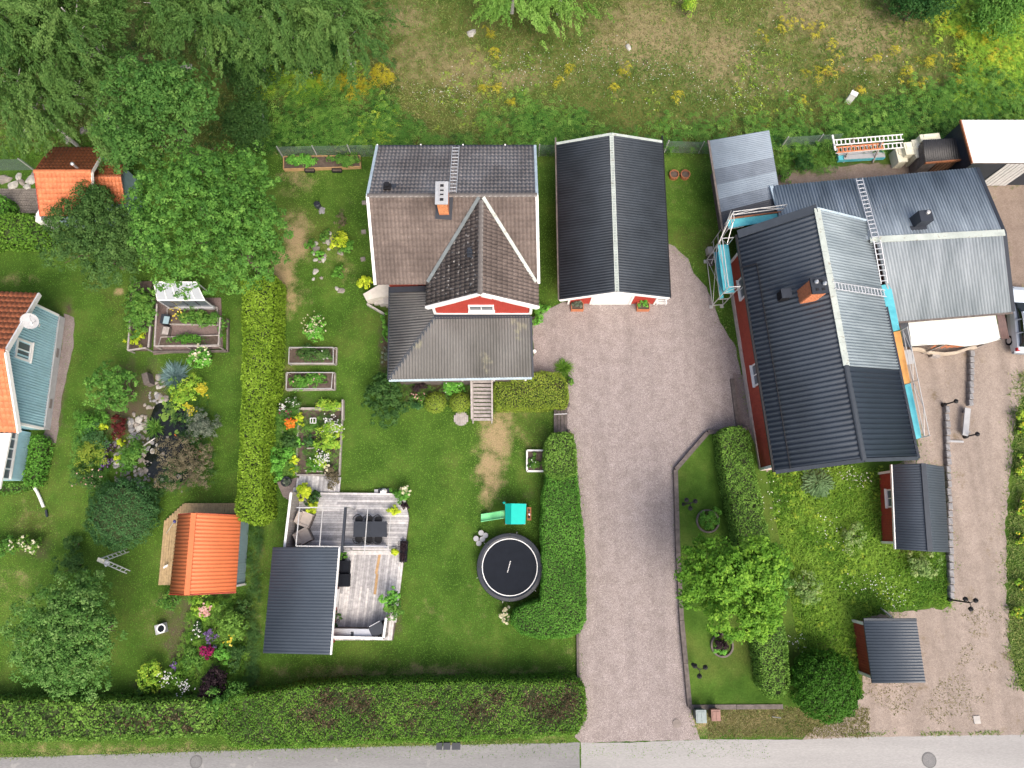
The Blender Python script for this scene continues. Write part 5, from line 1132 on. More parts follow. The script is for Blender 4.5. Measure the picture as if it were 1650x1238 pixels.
for y in (664, 697): m = MB(); m.box(W(1557, y, .17), (.3, .12, .34)); m.build('leg', M['granite'], t)
m = MB(); m.bar(W(1524, 711, .05), W(1552, 712, .05), .12, .1); m.one('kerb_beam', M['found'], 'pale thin kerb beam joining the two stone rows', 'kerb', W(1538, 712, 0))
# ---------------- scaffolding ----------------
M['scaf'] = mat('scaffold_tube', (.60, .60, .58), .4, .1, 3, metal=.3)
def tubes(t, lst, name='tube', r=.028):
    for a, b in lst: m = MB(); m.tube(a, b, r); m.build(name, M['scaf'], t)
def deckboard(t, q, mt, name='deck_board'): m = MB(); m.slab(q, .06); m.build(name, M[mt], t)
def scaf(label, deck, z, board, feet=None, rail=1.0, outer=(0, 3), low=None):
    t = thing('scaffolding', label, 'scaffolding', W(*deck[0], 0)); q = [W(x, y, z) for x, y in deck]
    return t, q
s1, q = scaf('scaffold tower with turquoise platform at the north west corner of the barn', [(1156, 395), (1173.5, 394), (1184, 471), (1166, 472)], 2.7, 'cyan')
deckboard(s1, q, 'cyan'); Zv = Vector((0, 0, 1))
deckboard(s1, [W(1150, 407, 1.9), W(1157, 406, 1.9), W(1166, 480, 1.9), W(1160, 481, 1.9)], 'cyan')
for p in q: tubes(s1, [((p.x, p.y, 0), (p.x, p.y, 3.75))]); m = MB(); m.box((p.x, p.y, .04), (.22, .22, .08)); m.build('foot_plate', M['galv'], s1)
lv = lambda p, h: Vector((p.x, p.y, h))
tubes(s1, [(lv(q[0], h), lv(q[3], h)) for h in (.35, 1.9, 3.2, 3.7)] + [(lv(q[1], h), lv(q[2], h)) for h in (.35, 1.9)] + [(lv(q[0], h), lv(q[1], h)) for h in (.35, 1.5, 2.6, 3.7)] + [(lv(q[3], h), lv(q[2], h)) for h in (.35, 1.5, 2.6, 3.7)])
tubes(s1, [(lv(q[0], .4), lv(q[3], 2.6)), (lv(q[3], .4), lv(q[0], 2.6)), (lv(q[0], 2.7), lv(q[3], 3.7)), (lv(q[3], 2.7), lv(q[2], 3.7))], 'brace', .02)
s2_, q = scaf('scaffold platform with turquoise and orange boards along the north gable of the barn', [(1173, 354), (1257, 343), (1258, 354), (1174, 368)], 3.5, 'cyan')
deckboard(s2_, q, 'cyan'); deckboard(s2_, [W(1259, 343, 3.5), W(1338, 334, 3.5), W(1339, 343, 3.5), W(1260, 354, 3.5)], 'orangedeck')
m = MB(); m.bar(q[0] + Vector((0, 0, .1)), q[1] + Vector((0, 0, .1)), .05, .16); m.build('toe_board', M['terracotta'], s2_)
for p in (q[0], q[3], q[1]): tubes(s2_, [((p.x, p.y, 0), (p.x, p.y, 4.6))])
tubes(s2_, [(lv(q[0], h), lv(q[1], h)) for h in (4.1, 4.55)] + [(lv(q[0], h), lv(q[3], h)) for h in (.4, 1.4, 2.4, 3.4, 4.1, 4.55)] + [(lv(q[3], 3.4), lv(q[3].lerp(q[2], .3), 3.4))])
tubes(s2_, [(lv(q[0], 4.1), lv(q[0].lerp(q[1], .5), 4.55)), (lv(q[0].lerp(q[1], .5), 4.55), lv(q[1], 4.1)), (lv(q[0], 4.55), W(1158, 392, 3.7)), (lv(q[3], 4.4), W(1172, 392, 3.7)), (W(1146, 425, 1), W(1178, 340, 4.4)), (lv(q[3], 2), W(1172, 394, 3.4))], 'brace', .022)
s3, q = scaf('long scaffold with turquoise and orange boards along the east eave of the barn', [(1420, 460), (1435, 457), (1485, 705), (1473, 709)], 3.55, 'cyan')
Lq = lambda f: (q[0].lerp(q[3], f), q[1].lerp(q[2], f))
for f0, f1, mt in ((0, .312, 'cyan'), (.318, .655, 'orangedeck'), (.66, 1, 'cyan')):
    a, b = Lq(f0); c, d = Lq(f1); deckboard(s3, [a, b, d, c], mt)
for f in (.32, .655, 1):
    a, b = Lq(f)
    for p in (a, b): tubes(s3, [(lv(p, 0), lv(p, 4.35 if p is b else 3.3))])
    tubes(s3, [(lv(a, h), lv(b, h)) for h in (.5, 1.5, 2.5)])
for f0, f1 in ((.32, .655), (.655, 1)):
    b0, b1 = Lq(f0)[1], Lq(f1)[1]; tubes(s3, [(lv(b0, h), lv(b1, h)) for h in (3.8, 4.3)]); tubes(s3, [(lv(b0, 3.8), lv(b0.lerp(b1, .5), 4.3)), (lv(b0.lerp(b1, .5), 4.3), lv(b1, 3.8)), (lv(b0, .5), lv(b1, 3.2))], 'brace', .02)
deckboard(s3, [W(1456, 565, 1.2), W(1470, 563, 1.2), W(1475, 585, 1.2), W(1461, 588, 1.2)], 'found', 'lower_board')
l1 = thing('ladder', 'long aluminium ladder lying over the grey outbuilding roof ridge', 'ladder', W(1400, 370, 3)); ladder(l1, W(1384, 288, 3.35), W(1411, 385, 4.4), .42, .3, M['alu'], (1, .12, 0), .026)
ladder(l1, W(1413, 388, 4.42), W(1425, 457, 3.6), .42, .3, M['alu'], (1, .12, 0), .026)
l2 = thing('ladder', 'short aluminium ladder on the pale east slope of the barn roof', 'ladder', W(1385, 465, 5)); ladder(l2, W(1343, 460, 6.05), W(1427, 473, 4.25), .42, .27, M['alu'], (-.1, 1, 0), .024)
l3 = thing('ladder', 'dark step ladder leaning behind the small road side shed', 'ladder', W(1437, 990, 0)); ladder(l3, W(1424, 983, .1), W(1442, 1000, 1.6), .4, .3, M['galv'], (1, -.7, 0))
# ladder rack, totes, black shed, white shed, pallets
rk = thing('ladder_rack', 'timber rack holding white and orange ladders by the fern bank', 'rack', W(1395, 240, 0))
for x in (1371, 1418):
    for dx, dy in ((-14, 14), (0, -14)): pass
    a, b, c = W(x - 12, 262, .05), W(x + 5, 224, 1.9), W(x, 228, 0)
    m = MB(); m.bar(a, b, .09, .09); m.build('sloping_post', M['grey_wood'], rk); m = MB(); m.bar((b.x, b.y, 0), b, .09, .09); m.build('post', M['grey_wood'], rk); m = MB(); m.bar((b.x, b.y, 1.1), a.lerp(b, .55), .07, .07); m.build('arm', M['grey_wood'], rk)
for (a, b, lab, mt) in (((1345, 230, 1.8), (1455, 221, 1.8), 'white aluminium ladder on top of the rack', 'white'), ((1346, 243, 1.3), (1455, 234, 1.3), 'white aluminium ladder below the top one on the rack', 'white'), ((1348, 242, 1.42), (1424, 235, 1.42), 'orange ladder stored on the rack', 'orangedeck')):
    t = thing('ladder', lab, 'ladder', W(a[0], a[1], 0), 'ladders stored on the rack'); ladder(t, W(*a), W(*b), .38, .28, M[mt] if mt != 'orangedeck' else mat('orange_ladder', (.62, .22, .10), .5), (0, 1, 0), .03)
m = MB(); m.bar(W(1341, 218, 1.85), W(1346, 243, 1.5), .1, .1); m.one('white_beam', M['white'], 'short white beam across the end of the ladder rack', 'beam', W(1343, 230, 1))
t = thing('long_crate', 'long white wooden crate under the ladder rack', 'crate', W(1387, 254, 0)); m = MB(); m.prism(outline([(1350, 246), (1424, 240), (1426, 255), (1351, 259)], .35, 99), .12, .4); m.build('box', M['cyan'], t)
for k in range(3): m = MB(); m.bar(W(1350 + 10 * (k > 0), 249 + 3.3 * k, .45), W(1426 - 8 * (k == 0), 243.5 + 4 * k, .45), .17, .04); m.build('slat', M['found'], t)
for i, (x, y, w, d, h, lab) in enumerate(((1452, 250, .62, 1.1, .8, 'pale cream plastic tote at the west end of the stack'), (1464, 240, .55, .9, 1.2, 'cream plastic tote with open moulded lid in the middle of the stack'), (1480, 240, .7, 1.3, 1.15, 'cream plastic tote with tall side next to the black shed'), (1498, 222, 1.3, .5, 1.5, 'long cream plastic tote behind the black shed'))):
    t = thing('plastic_tote', lab, 'container', W(x, y, 0), 'cream plastic totes'); p = W(x, y, h); p.z = 0; m = MB(); m.box(p + Vector((0, 0, h / 2)), (w, d, h), .1); m.build('box', M['cream'], t)
    m = MB(); m.box(p + Vector((0, 0, h + .03)), (w * 1.05, d * 1.04, .06), .1); ld = m.build('lid', M['cream'], t)
    m = MB(); m.box(p + Vector((0, d * .2, h + .08)), (w * .7, d * .4, .06), .1); m.build('lid_panel', M['cream'], ld)
bs = thing('wood_store', 'black corrugated roof firewood store with brown front', 'shed', W(1515, 245, 0)); bz = 1.9
q = [W(1487, 226, bz), W(1545, 223, bz), W(1549, 257, bz), W(1491, 262, bz)]; roofslab(bs, q, .06); ruled('roof_sheet', (q[3], q[2]), (q[0], q[1]), mat('black_corrugated', (.022, .023, .026), .45, .15), bs, pitch=.15, amp=.04)
m = MB(); m.bar(q[3] + Vector((0, -.04, -.03)), q[2] + Vector((0, -.04, -.03)), .08, .16); m.build('fascia', M['terracotta'], bs)
c4 = sum(q, Vector()) / 4; P6 = [p.lerp(c4, .06) for p in q]; m = MB(); m.prism([tuple(p.xy) for p in P6], 0, 1.84); m.build('wall', M['timber'], bs)
f0, f1 = P6[3], P6[2]
for i in range(5): p = f0.lerp(f1, .45 + i * .12); m = MB(); m.box((p.x, p.y - .04, .9), (.2, .05, 1.7)); m.build('door_board', mat('brown_door', (.10, .05, .03), .7) if 'bd' not in M else M['bd'], bs); M['bd'] = bpy.data.materials['brown_door']
for i in range(3): p = f0.lerp(f1, .2); m = MB(); m.box((p.x, p.y - .3, .35 + i * .3), (.9, .1, .05), .05); m.build('shelf_board', M['found'], bs)
for i, x in enumerate((1478, 1486)): 
    t = thing('tyre', 'old black tyre leaning by the wood store, %s' % ('outer one' if i == 0 else 'inner one'), 'tyre', W(x, 268, 0)); ring(W(x, 268, .0), .2, .36, .05 + .0, .25, 20).build('tyre', M['black'], t); ring(W(x, 268, 0), .17, .2, .1, .2, 16).build('rim', M['galv'], t)
wsd = thing('white_shed', 'shed with flat white roof and white board wall in the top right corner', 'shed', W(1610, 240, 0)); wz = 2.9
q = [W(1548, 194, wz), W(1720, 194, wz), W(1730, 263, wz), W(1567, 263, wz)]; roofslab(wsd, q, .1); ruled('roof_sheet', (q[3], q[2]), (q[0], q[1]), mat('white_roof_sheet', (.60, .60, .58), .45, .06, 1, lichen=((.36, .35, .32), 3, .66)), wsd, pitch=.3, amp=.02)
m = MB(); m.bar(q[0] + Vector((-.04, 0, 0)), q[3] + Vector((-.04, 0, 0)), .08, .14); m.build('fascia', M['terracotta'], wsd)
P7 = [p.lerp(sum(q, Vector()) / 4, .03) for p in q]; m = MB(); m.prism([tuple(p.xy) for p in P7], 0, 2.78); m.build('wall', M['anthr'], wsd)
a, b = W(1574, 292, 0), W(1625, 290, 0); a.y = b.y = P7[3].y - .02; facade(wsd, a, (b.x - .3, b.y), .05, lambda u: 2.8, mat('grey_white_board', (.50, .50, .49), .6, .1), w=.24, gap=.04, th=.05)
t = thing('pallet_floor', 'row of weathered pallet slats beside the white shed', 'pallet', W(1630, 285, 0))
for i in range(12): m = MB(); m.bar(W(1608 + i * 6, 274, .12), W(1604 + i * 6, 284, .12), .1, .05); m.build('slat', M['grey_wood'], t)
m = MB(); m.bar(W(1590, 290, .1), W(1680, 284, .1), .1, .15); m.build('beam', M['found'], t)
t = thing('blue_drum', 'dark blue drum standing on the pallet slats', 'drum', W(1638, 275, .15)); m = MB(); m.lathe(W(1638, 275, .15), [(.26, 0), (.28, .3), (.26, .7), (.22, .75)], 16); m.build('drum', mat('navy_drum', (.02, .035, .09), .4), t); ring(W(1638, 275, .15), .22, .25, .75, .79, 16).build('rim', M['steel'], t)
# ---------------- parked car at the right edge ----------------
ca = thing('parked_car', 'silver estate car parked at the right edge of the lane', 'car', W(1639, 520, 0), None, R(-4))
M['carp'] = mat('silver_blue_paint', (.62, .70, .78), .25, .03, 1, spec=.6)
def loft(secs, name, mt, parent):
    m = MB(); n = len(secs[0]); vs = [v for s in secs for v in s]
    m.add(vs, [(j * n + i, j * n + (i + 1) % n, (j + 1) * n + (i + 1) % n, (j + 1) * n + i)[::-1] for j in range(len(secs) - 1) for i in range(n)] + [tuple(range(n)), tuple((len(secs) - 1) * n + i for i in range(n))[::-1]])
    return m.build(name, mt, parent, smooth=False)
def sec(y, w, z0, z1, tw): return [(-w * .93, y, z0), (-w, y, (z0 + z1) * .5), (-w * .97, y, z1 - .06), (-tw, y, z1), (tw, y, z1), (w * .97, y, z1 - .06), (w, y, (z0 + z1) * .5), (w * .93, y, z0)]
cbod = loft([sec(-2.28, .74, .34, .62, .7), sec(-2.2, .86, .28, .98, .78), sec(-1.5, .91, .25, 1.0, .84), (sec(.6, .91, .25, .98, .84)), sec(1.3, .90, .25, .94, .82), sec(1.95, .86, .27, .84, .74), sec(2.25, .72, .34, .64, .6)], 'body', M['carp'], ca)
loft([sec(-2.0, .80, .97, 1.0, .76), sec(-1.78, .77, .98, 1.42, .66), sec(-1.2, .76, .98, 1.50, .66), sec(-.1, .76, .98, 1.49, .66), sec(.25, .76, .98, 1.40, .64), sec(1.02, .80, .95, .98, .76)], 'cabin', M['darkglass'], ca)
loft([sec(-1.84, .74, 1.34, 1.46, .70), sec(-1.2, .76, 1.42, 1.56, .72), sec(-.1, .76, 1.42, 1.55, .72), sec(.24, .74, 1.34, 1.45, .68)], 'roof', M['carp'], ca)
for s in (-1, 1):
    for y in (-1.4, 1.35):
        m = MB(); m.tube((s * .72, y, .32), (s * .90, y, .32), .32, 18); w = m.build('wheel', M['black'], ca); m = MB(); m.tube((s * .88, y, .32), (s * .912, y, .32), .2, 12); m.build('rim', M['alu'], w)
    m = MB(); m.box((s * .78, -2.14, .84), (.18, .2, .2)); m.build('tail_light', mat('tail_lamp', (.5, .02, .03), .2) if 'tl' not in M else M['tl'], ca); M['tl'] = bpy.data.materials['tail_lamp']
    m = MB(); m.box((s * .66, 2.1, .66), (.28, .16, .12)); m.build('headlight', M['glass'], ca)
    m = MB(); m.box((s * 1.0, .75, 1.0), (.2, .12, .14)); m.build('wing_mirror', M['carp'], ca)
    m = MB(); m.bar((s * .63, -1.6, 1.55), (s * .63, .1, 1.55), .05, .05); m.build('roof_rail', M['alu'], ca)
    for y in (-1.1, -.2): m = MB(); m.bar((s * .87, y, .98), (s * .69, y - .05, 1.44), .07, .05); m.build('pillar', M['carp'], ca)
m = MB(); m.box((0, -2.27, .5), (1.7, .14, .2)); m.build('bumper', mat('grey_bumper', (.25, .27, .29), .5), ca)
m = MB(); m.box((0, -2.245, .74), (.52, .02, .11)); m.build('number_plate', M['white'], ca)
# ---------------- wire fence, cabinets, rocks in the meadow ----------------
def wirefence(label, a, b, h=1.35):
    t = thing('wire_fence', label, 'fence', W(*a, 0), 'green wire fence along the meadow'); A, B_ = W(*a, 0), W(*b, 0); L = (B_ - A).length; d = (B_ - A).normalized(); m = MB()
    for i in range(int(L / .06)): q = A + d * i * .06; m.bar(q, q + Vector((0, 0, h)), .010, .010)
    for k in range(10): z = Vector((0, 0, .05 + k * h / 9.3)); m.bar(A + z, B_ + z, .012, .012)
    o = m.build('wire_mesh', M['mesh'], t); o['kind'] = 'stuff'
    for i in range(int(L / 2.4) + 1):
        q = A + d * min(L, i * 2.4 + .1); m = MB(); m.tube(q, q + Vector((0, 0, h + .12)), .035, 8); m.build('post', M['galv'], t)
wirefence('green wire fence west of the red house behind the long bed', (455, 255), (606, 252)); wirefence('short green wire fence between red house and garage', (866, 252), (896, 252)); wirefence('green wire fence between garage and lean-to shed', (1068, 246), (1142, 248)); wirefence('green wire fence by the dirt yard and ladder rack', (1255, 240), (1345, 234)); wirefence('green wire fence left of the guest house', (-60, 276), (58, 274))
def cabinet(label, x, y, mt, rz=0.3):
    t = thing('utility_cabinet', label, 'cabinet', W(x, y, 0)); p = W(x, y, 0); m = MB(); m.box(p + Vector((0, 0, .5)), (.42, .28, 1.0), rz); m.build('body', mt, t); m = MB(); m.box(p + Vector((0, 0, 1.03)), (.48, .34, .07), rz); m.build('lid', mt, t); m = MB(); m.box(p + Vector((0, 0, .04)), (.46, .32, .1), rz); m.build('base', M['terracotta'], t)
cabinet('pale green utility cabinet in the ferns left of the long bed', 428, 203, M['olive'], .4); cabinet('white utility cabinet with brown base in the fern bank', 1365, 166, M['white'], -.5)
for x, y, r, lab in ((1012, 76, .3, 'single white rock in the dry meadow'), (568, 103, .32, 'pale grey rock by the birch edge'), (760, 53, .35, 'flat pale rock in the middle of the meadow'), (300, 110, .5, 'grey mossy rock behind the pointed tree')):
    m = MB(); m.rock(W(x, y, 0), r, int(x), .5); m.one('rock', mat('pale_rock', (.38, .37, .34), .85, .3) if 'pr' not in M else M['pr'], lab, 'rock', W(x, y, 0)); M['pr'] = bpy.data.materials['pale_rock']
# ---------------- left neighbour's garden objects ----------------
sw = thing('garden_swing', 'white A frame garden swing ladder on the neighbour lawn', 'swing', W(185, 905, 0)); p0, top = W(170, 905, .2), W(163, 903, 1.9)
for e in ((206, 887), (207, 922)):
    b_ = W(*e, .05); t_ = Vector((top.x, top.y, 1.9)); k = (b_ - t_).normalized().cross(Vector((0, 0, 1))).normalized() * .12
    for s in (-1, 1): m = MB(); m.bar(t_ + k * s, b_ + k * s, .05, .05); m.build('leg', M['alu'], sw)
    for i in range(6): q = t_.lerp(b_, (i + .7) / 6.5); m = MB(); m.bar(q - k, q + k, .04, .035); m.build('rung', M['alu'], sw)
m = MB(); m.box((top.x, top.y, 1.92), (.4, .22, .08), -.3); m.build('top', M['cream'], sw); m = MB(); m.box(W(172, 908, .8), (.3, .3, .06), .6); m.build('seat', M['white'], sw)
t = thing('drain_pipe', 'curved white pipe lying on the lawn below the blue house', 'pipe', W(63, 800, 0)); pts = [W(55, 785, .1), W(60, 793, .1), W(65, 804, .1), W(70, 817, .1)]
for a, b in zip(pts, pts[1:]): m = MB(); m.tube(a, b, .09, 10); m.build('segment', M['white'], t)
m = MB(); m.tube(W(74, 822, .1), W(76, 833, .1), .07, 10); m.one('striped_tube', M['anthr'], 'small black and white tube end beyond the white pipe', 'tube', W(75, 828, 0))
t = thing('bird_bath', 'square pale stone bird bath on the neighbour lawn', 'bird bath', W(260, 1013, 0)); m = MB(); m.box(W(260, 1013, .2), (.55, .55, .4), .3); m.build('base', M['found'], t); ring(W(260, 1013, .4), .2, .27, 0, .05, 16).build('rim', M['white'], t); m = MB(); m.lathe(W(260, 1013, .4), [(.2, 0), (.2, .02)], 16); m.build('water', M['darkglass'], t)
t = thing('wooden_chair', 'small white and blue folding stool on the timber terrace', 'stool', W(268, 912, .2)); m = MB(); m.box(W(267, 913, .5), (.3, .1, .04), .6); m.build('seat', M['white'], t); m = MB(); m.tube(W(265, 915, .2), W(269, 911, .5), .02); m.tube(W(269, 915, .2), W(265, 911, .5), .02); m.build('leg', M['alu'], t)
t = thing('garden_parasol', 'thin lamp pole with blue globe on the timber terrace', 'lamp', W(275, 846, .2)); m = MB(); m.tube(W(268, 860, .2), W(280, 841, 1.3), .018); m.build('pole', M['galv'], t); m = MB(); m.rock(W(281, 840, 1.3), .11, 4, 1); m.build('globe', mat('blue_globe', (.06, .06, .2), .3), t)
# greenhouse and kitchen garden
gh2 = thing('greenhouse', 'lean-to greenhouse with opal white panels beside the big maple', 'greenhouse', W(290, 470, 0)); gz_ = 2.1
A0_, A1_, B0_, B1_ = W(248, 455, gz_), W(316, 455, gz_), W(254, 484, gz_ - .35), W(330, 484, gz_ - .35)
for i in range(5):
    m = MB(); e = .012; a, b = A0_.lerp(A1_, i / 5 + e), A0_.lerp(A1_, (i + 1) / 5 - e); c, d = B0_.lerp(B1_, (i + 1) / 5 - e), B0_.lerp(B1_, i / 5 + e); m.slab([a, b, c, d], .02); m.build('roof_panel', M['poly'], gh2)
for i in range(6): m = MB(); m.bar(A0_.lerp(A1_, i / 5) + Vector((0, 0, .02)), B0_.lerp(B1_, i / 5) + Vector((0, 0, .02)), .05, .05); m.build('glazing_bar', M['white'], gh2)
for a, b in ((A0_, A1_), (B0_, B1_)): m = MB(); m.bar(a, b, .07, .08); m.build('rail', M['white'], gh2)
for p in (A0_, A1_, B0_, B1_): m = MB(); m.bar((p.x, p.y, 0), p, .06, .06); m.build('post', M['alu'], gh2)
for i in range(4): m = MB(); a, b = B0_.lerp(B1_, (i + .05) / 4), B0_.lerp(B1_, (i + .95) / 4); m.add([(a.x, a.y, .5), (b.x, b.y, .5), (b.x, b.y, gz_ - .42), (a.x, a.y, gz_ - .42)], [(0, 1, 2, 3)]); m.build('front_pane', M['glass'], gh2)
m = MB(); m.bar((B0_.x + .5, B0_.y + .0, .25), (B1_.x, B1_.y, .25), .2, .5); m.build('base_wall', M['found'], gh2)
kg = thing('kitchen_garden', 'brick paved kitchen garden inside a pale timber frame', 'kitchen garden', W(310, 530, 0))
m = MB(); m.prism(outline([(249, 480), (356, 480), (359, 561), (247, 572)], .05, 99), 0, .05); m.build('paving', mat('brown_pavers', (.17, .125, .115), .9, .25, 12, bump=.3), kg)
for q_ in ([(272, 499), (352, 497), (354, 525), (273, 524)], [(262, 545), (356, 542), (357, 557), (258, 559)]):
    P = outline(q_, 0, 99); m = MB(); m.prism([p.xy for p in P], 0, .2); m.build('soil', M['soil'], kg)
    for a, b in zip(P, P[1:] + P[:1]): m = MB(); m.bar(a + Vector((0, 0, .12)), b + Vector((0, 0, .12)), .06, .25); m.build('board', M['grey_wood'], kg)
for a, b in (((250, 558), (352, 558)), ((352, 558), (355, 512)), ((249, 558), (253, 490))): m = MB(); m.bar(W(*a, .9), W(*b, .9), .09, .06); m.build('top_rail', M['grey_wood'], kg)
for a in ((250, 558), (300, 558), (352, 558), (355, 512)): m = MB(); p = W(*a, .9); m.bar((p.x, p.y, 0), p, .07, .07); m.build('post', M['grey_wood'], kg)
for a, b in (((247, 568), (367, 566)), ((367, 567), (368, 515)), ((241, 560), (247, 500))): m = MB(); m.bar(W(*a, .12), W(*b, .12), .12, .24); m.build('edge_beam', M['timber'], kg)
lf = thing('berry_bed', 'long framed berry bed overgrown with leafy rows beside the greenhouse', 'raised bed', W(230, 510, 0))
P = outline([(212, 455), (247, 455), (239, 566), (211, 566)], 0, 99); m = MB(); m.prism([p.xy for p in P], 0, .2); m.build('soil', M['soil'], lf)
for a, b in (((213, 480), (206, 564)), ((206, 565), (234, 561)), ((246, 480), (239, 560))): m = MB(); m.bar(W(*a, .8), W(*b, .8), .1, .07); m.build('top_rail', M['grey_wood'], lf)
for a in ((213, 482), (206, 564), (234, 561)): p = W(*a, .8); m = MB(); m.bar((p.x, p.y, 0), p, .08, .08); m.build('post', M['grey_wood'], lf)
t = thing('compost_bin', 'dark open compost box in the kitchen garden', 'bin', W(268, 516, 0)); m = MB(); m.box(W(268, 516, .3), (.45, .62, .6), -.1); m.build('box', M['anthr'], t); m = MB(); m.box(W(268, 516, .62), (.36, .5, .04), -.1); m.build('lid', M['slate'], t)
t = thing('wooden_box', 'brown slatted box at the end of the brick walk in the kitchen garden', 'box', W(268, 535, 0)); m = MB(); m.box(W(268, 535, .25), (.48, .6, .5), -.1); m.build('box', M['timber'], t); m = MB(); m.box(W(267, 533, .52), (.4, .5, .04), -.1); m.build('lid', M['grey_wood'], t)
# block paving by the guest house
pv = thing('block_paving', 'grey brown block paving in front of the guest house', 'paving', W(25, 320, 0))
o = MB()
for r_ in range(10):
    for k in range(20):
        q = W(-12 + k * 4.1 + (r_ % 2) * 2, 306 + r_ * 4.0, .04); o.box((q.x, q.y, .03 + random.uniform(0, .012)), (.155, .155, .07))
oo = o.build('paver', mat('paver', (.19, .17, .15), .9, .3, 1.2, coord='World'), pv); oo['kind'] = 'stuff'
# ---------------- pond ----------------
wm, wt, wp, _ = _nodes('pond_water'); wp.inputs['Base Color'].default_value = (.008, .010, .008, 1); wp.inputs['Roughness'].default_value = .08
sheet('pond_water', [(250, 655), (262, 645), (290, 645), (300, 665), (304, 690), (312, 715), (318, 750), (300, 775), (262, 780), (236, 765), (232, 740), (245, 712), (236, 695), (240, 680)], .07, wm, 'dark garden pond water', .05, 21)
rkt = thing('rock_garden', 'stony rock garden surrounding the dark pond', 'rock garden', W(220, 700, 0)); rg = random.Random(5)
line = [(262, 615), (256, 630), (248, 645), (240, 655), (230, 668), (222, 680), (214, 690), (210, 705), (198, 720), (195, 735), (190, 750), (196, 765), (210, 775), (225, 780), (240, 770), (232, 755), (240, 742), (246, 728), (238, 715), (230, 700), (238, 690), (215, 760), (205, 750), (262, 640), (232, 680), (222, 690), (216, 700), (225, 765)]
for i in range(230):
    a = line[i % len(line)] if i < 170 else (rg.uniform(180, 300), rg.uniform(700, 790)); x, y = a[0] + rg.gauss(0, 6), a[1] + rg.gauss(0, 6); r_ = rg.choice([.08, .1, .13, .16, .22]) * (1 if i < 150 else .8)
    m = MB(); m.rock(W(x, y, .02), r_, i, rg.uniform(.4, .7)); m.build('stone', [M['stone'], M['pr'], M['granite'], M['stone']][i % 4], rkt)
t = thing('driftwood', 'pale driftwood branch reaching over the pond', 'driftwood', W(240, 712, .3)); m = MB(); m.tube(W(232, 718, .25), W(250, 706, .5), .05, 8, .03); m.build('branch', M['birchbark'], t)
m = MB(); m.box(W(239, 612, .4), (.36, .75, .7), .35); m.one('dark_post_box', M['timber'], 'dark brown wooden box between shrub and pond stones', 'box', W(239, 612, 0))
lp = thing('water_lilies', 'floating round lily pads on the pond', 'water lilies', W(275, 668, .07)); me = None
for i in range(34):
    x, y = rg.gauss(276, 9), rg.gauss(668, 13); r_ = rg.uniform(.09, .17); m = MB(); p = W(x, y, .085 + i * .0015); vs = [p] + [p + Vector((math.cos(.4 + 5.6 * k / 12 + i) * r_, math.sin(.4 + 5.6 * k / 12 + i) * r_, .004)) for k in range(13)]
    m.add(vs, [(0, k, k + 1) for k in range(1, 13)]); m.build('lily_pad', mat('lily_pad', (.13, .22, .035), .4, .3, 2, coord='World') if 'lily' not in M else M['lily'], lp); M['lily'] = bpy.data.materials['lily_pad']
# small rock rings by the big tree
rr = thing('stone_ring', 'small ring of pale stones round the round green bushes under the maple', 'stone ring', W(520, 405, 0))
for i, (x, y) in enumerate(((532, 376), (534, 384), (530, 391), (523, 391), (509, 392), (509, 400), (506, 409), (524, 412), (521, 418), (515, 422), (508, 419), (549, 408), (530, 402), (540, 395), (508, 438), (518, 448), (543, 465), (550, 468), (505, 450))): m = MB(); m.rock(W(x, y, 0), .13 + .05 * (i % 3), i, .5); m.build('stone', [M['pr'], M['stone']][i % 2], rr)
for i, (x, y) in enumerate(((587, 327), (586, 374), (585, 418))): m = MB(); m.box(W(x, y, .07), (.3, .26, .14), .1 * i); m.one('stepping_stone', M['stone'], ['pinkish stepping stone nearest the chimney side of the house', 'pinkish stepping stone in the middle of the three by the house', 'pinkish stepping stone nearest the lime shrub by the steps'][i], 'stepping stone', W(x, y, 0), 'stepping stones beside the house')
ring(W(1163, 1040, .25), .58, .68, 0, .12, 28).one('bed_ring', M['timber'], 'low round edging ring below the golden tree', 'edging', W(1163, 1040, .25))
ring(W(1140, 840, .25), .62, .72, 0, .12, 28).one('bed_ring', M['timber'], 'low round edging ring at the bush left of the hedge', 'edging', W(1140, 840, .25))
t = thing('stone_bench', 'grey concrete bench blocks at the scaffold foot near the garage lawn', 'bench', W(1143, 412, 0)); m = MB(); m.box(W(1143, 405, .25), (.35, .45, .5), .1); m.build('block', M['concrete'], t); m = MB(); m.box(W(1144, 420, .22), (.35, .75, .12), .05); m.build('seat', M['timber'], t)
m = MB(); m.path([W(1244, 1155, 0), W(1258, 1157, .5)], .03); m.one('garden_tap', M['galv'], 'small metal pipe leaning below the low timber wall', 'pipe', W(1250, 1156, 0))
t = thing('white_cap_post', 'white round bollard light at the house corner by the drive', 'bollard', W(861, 569, 0)); m = MB(); m.lathe(W(861, 569, 0), [(.06, 0), (.06, .4), (.13, .42), (.1, .5)], 12); m.build('post', M['white'], t)
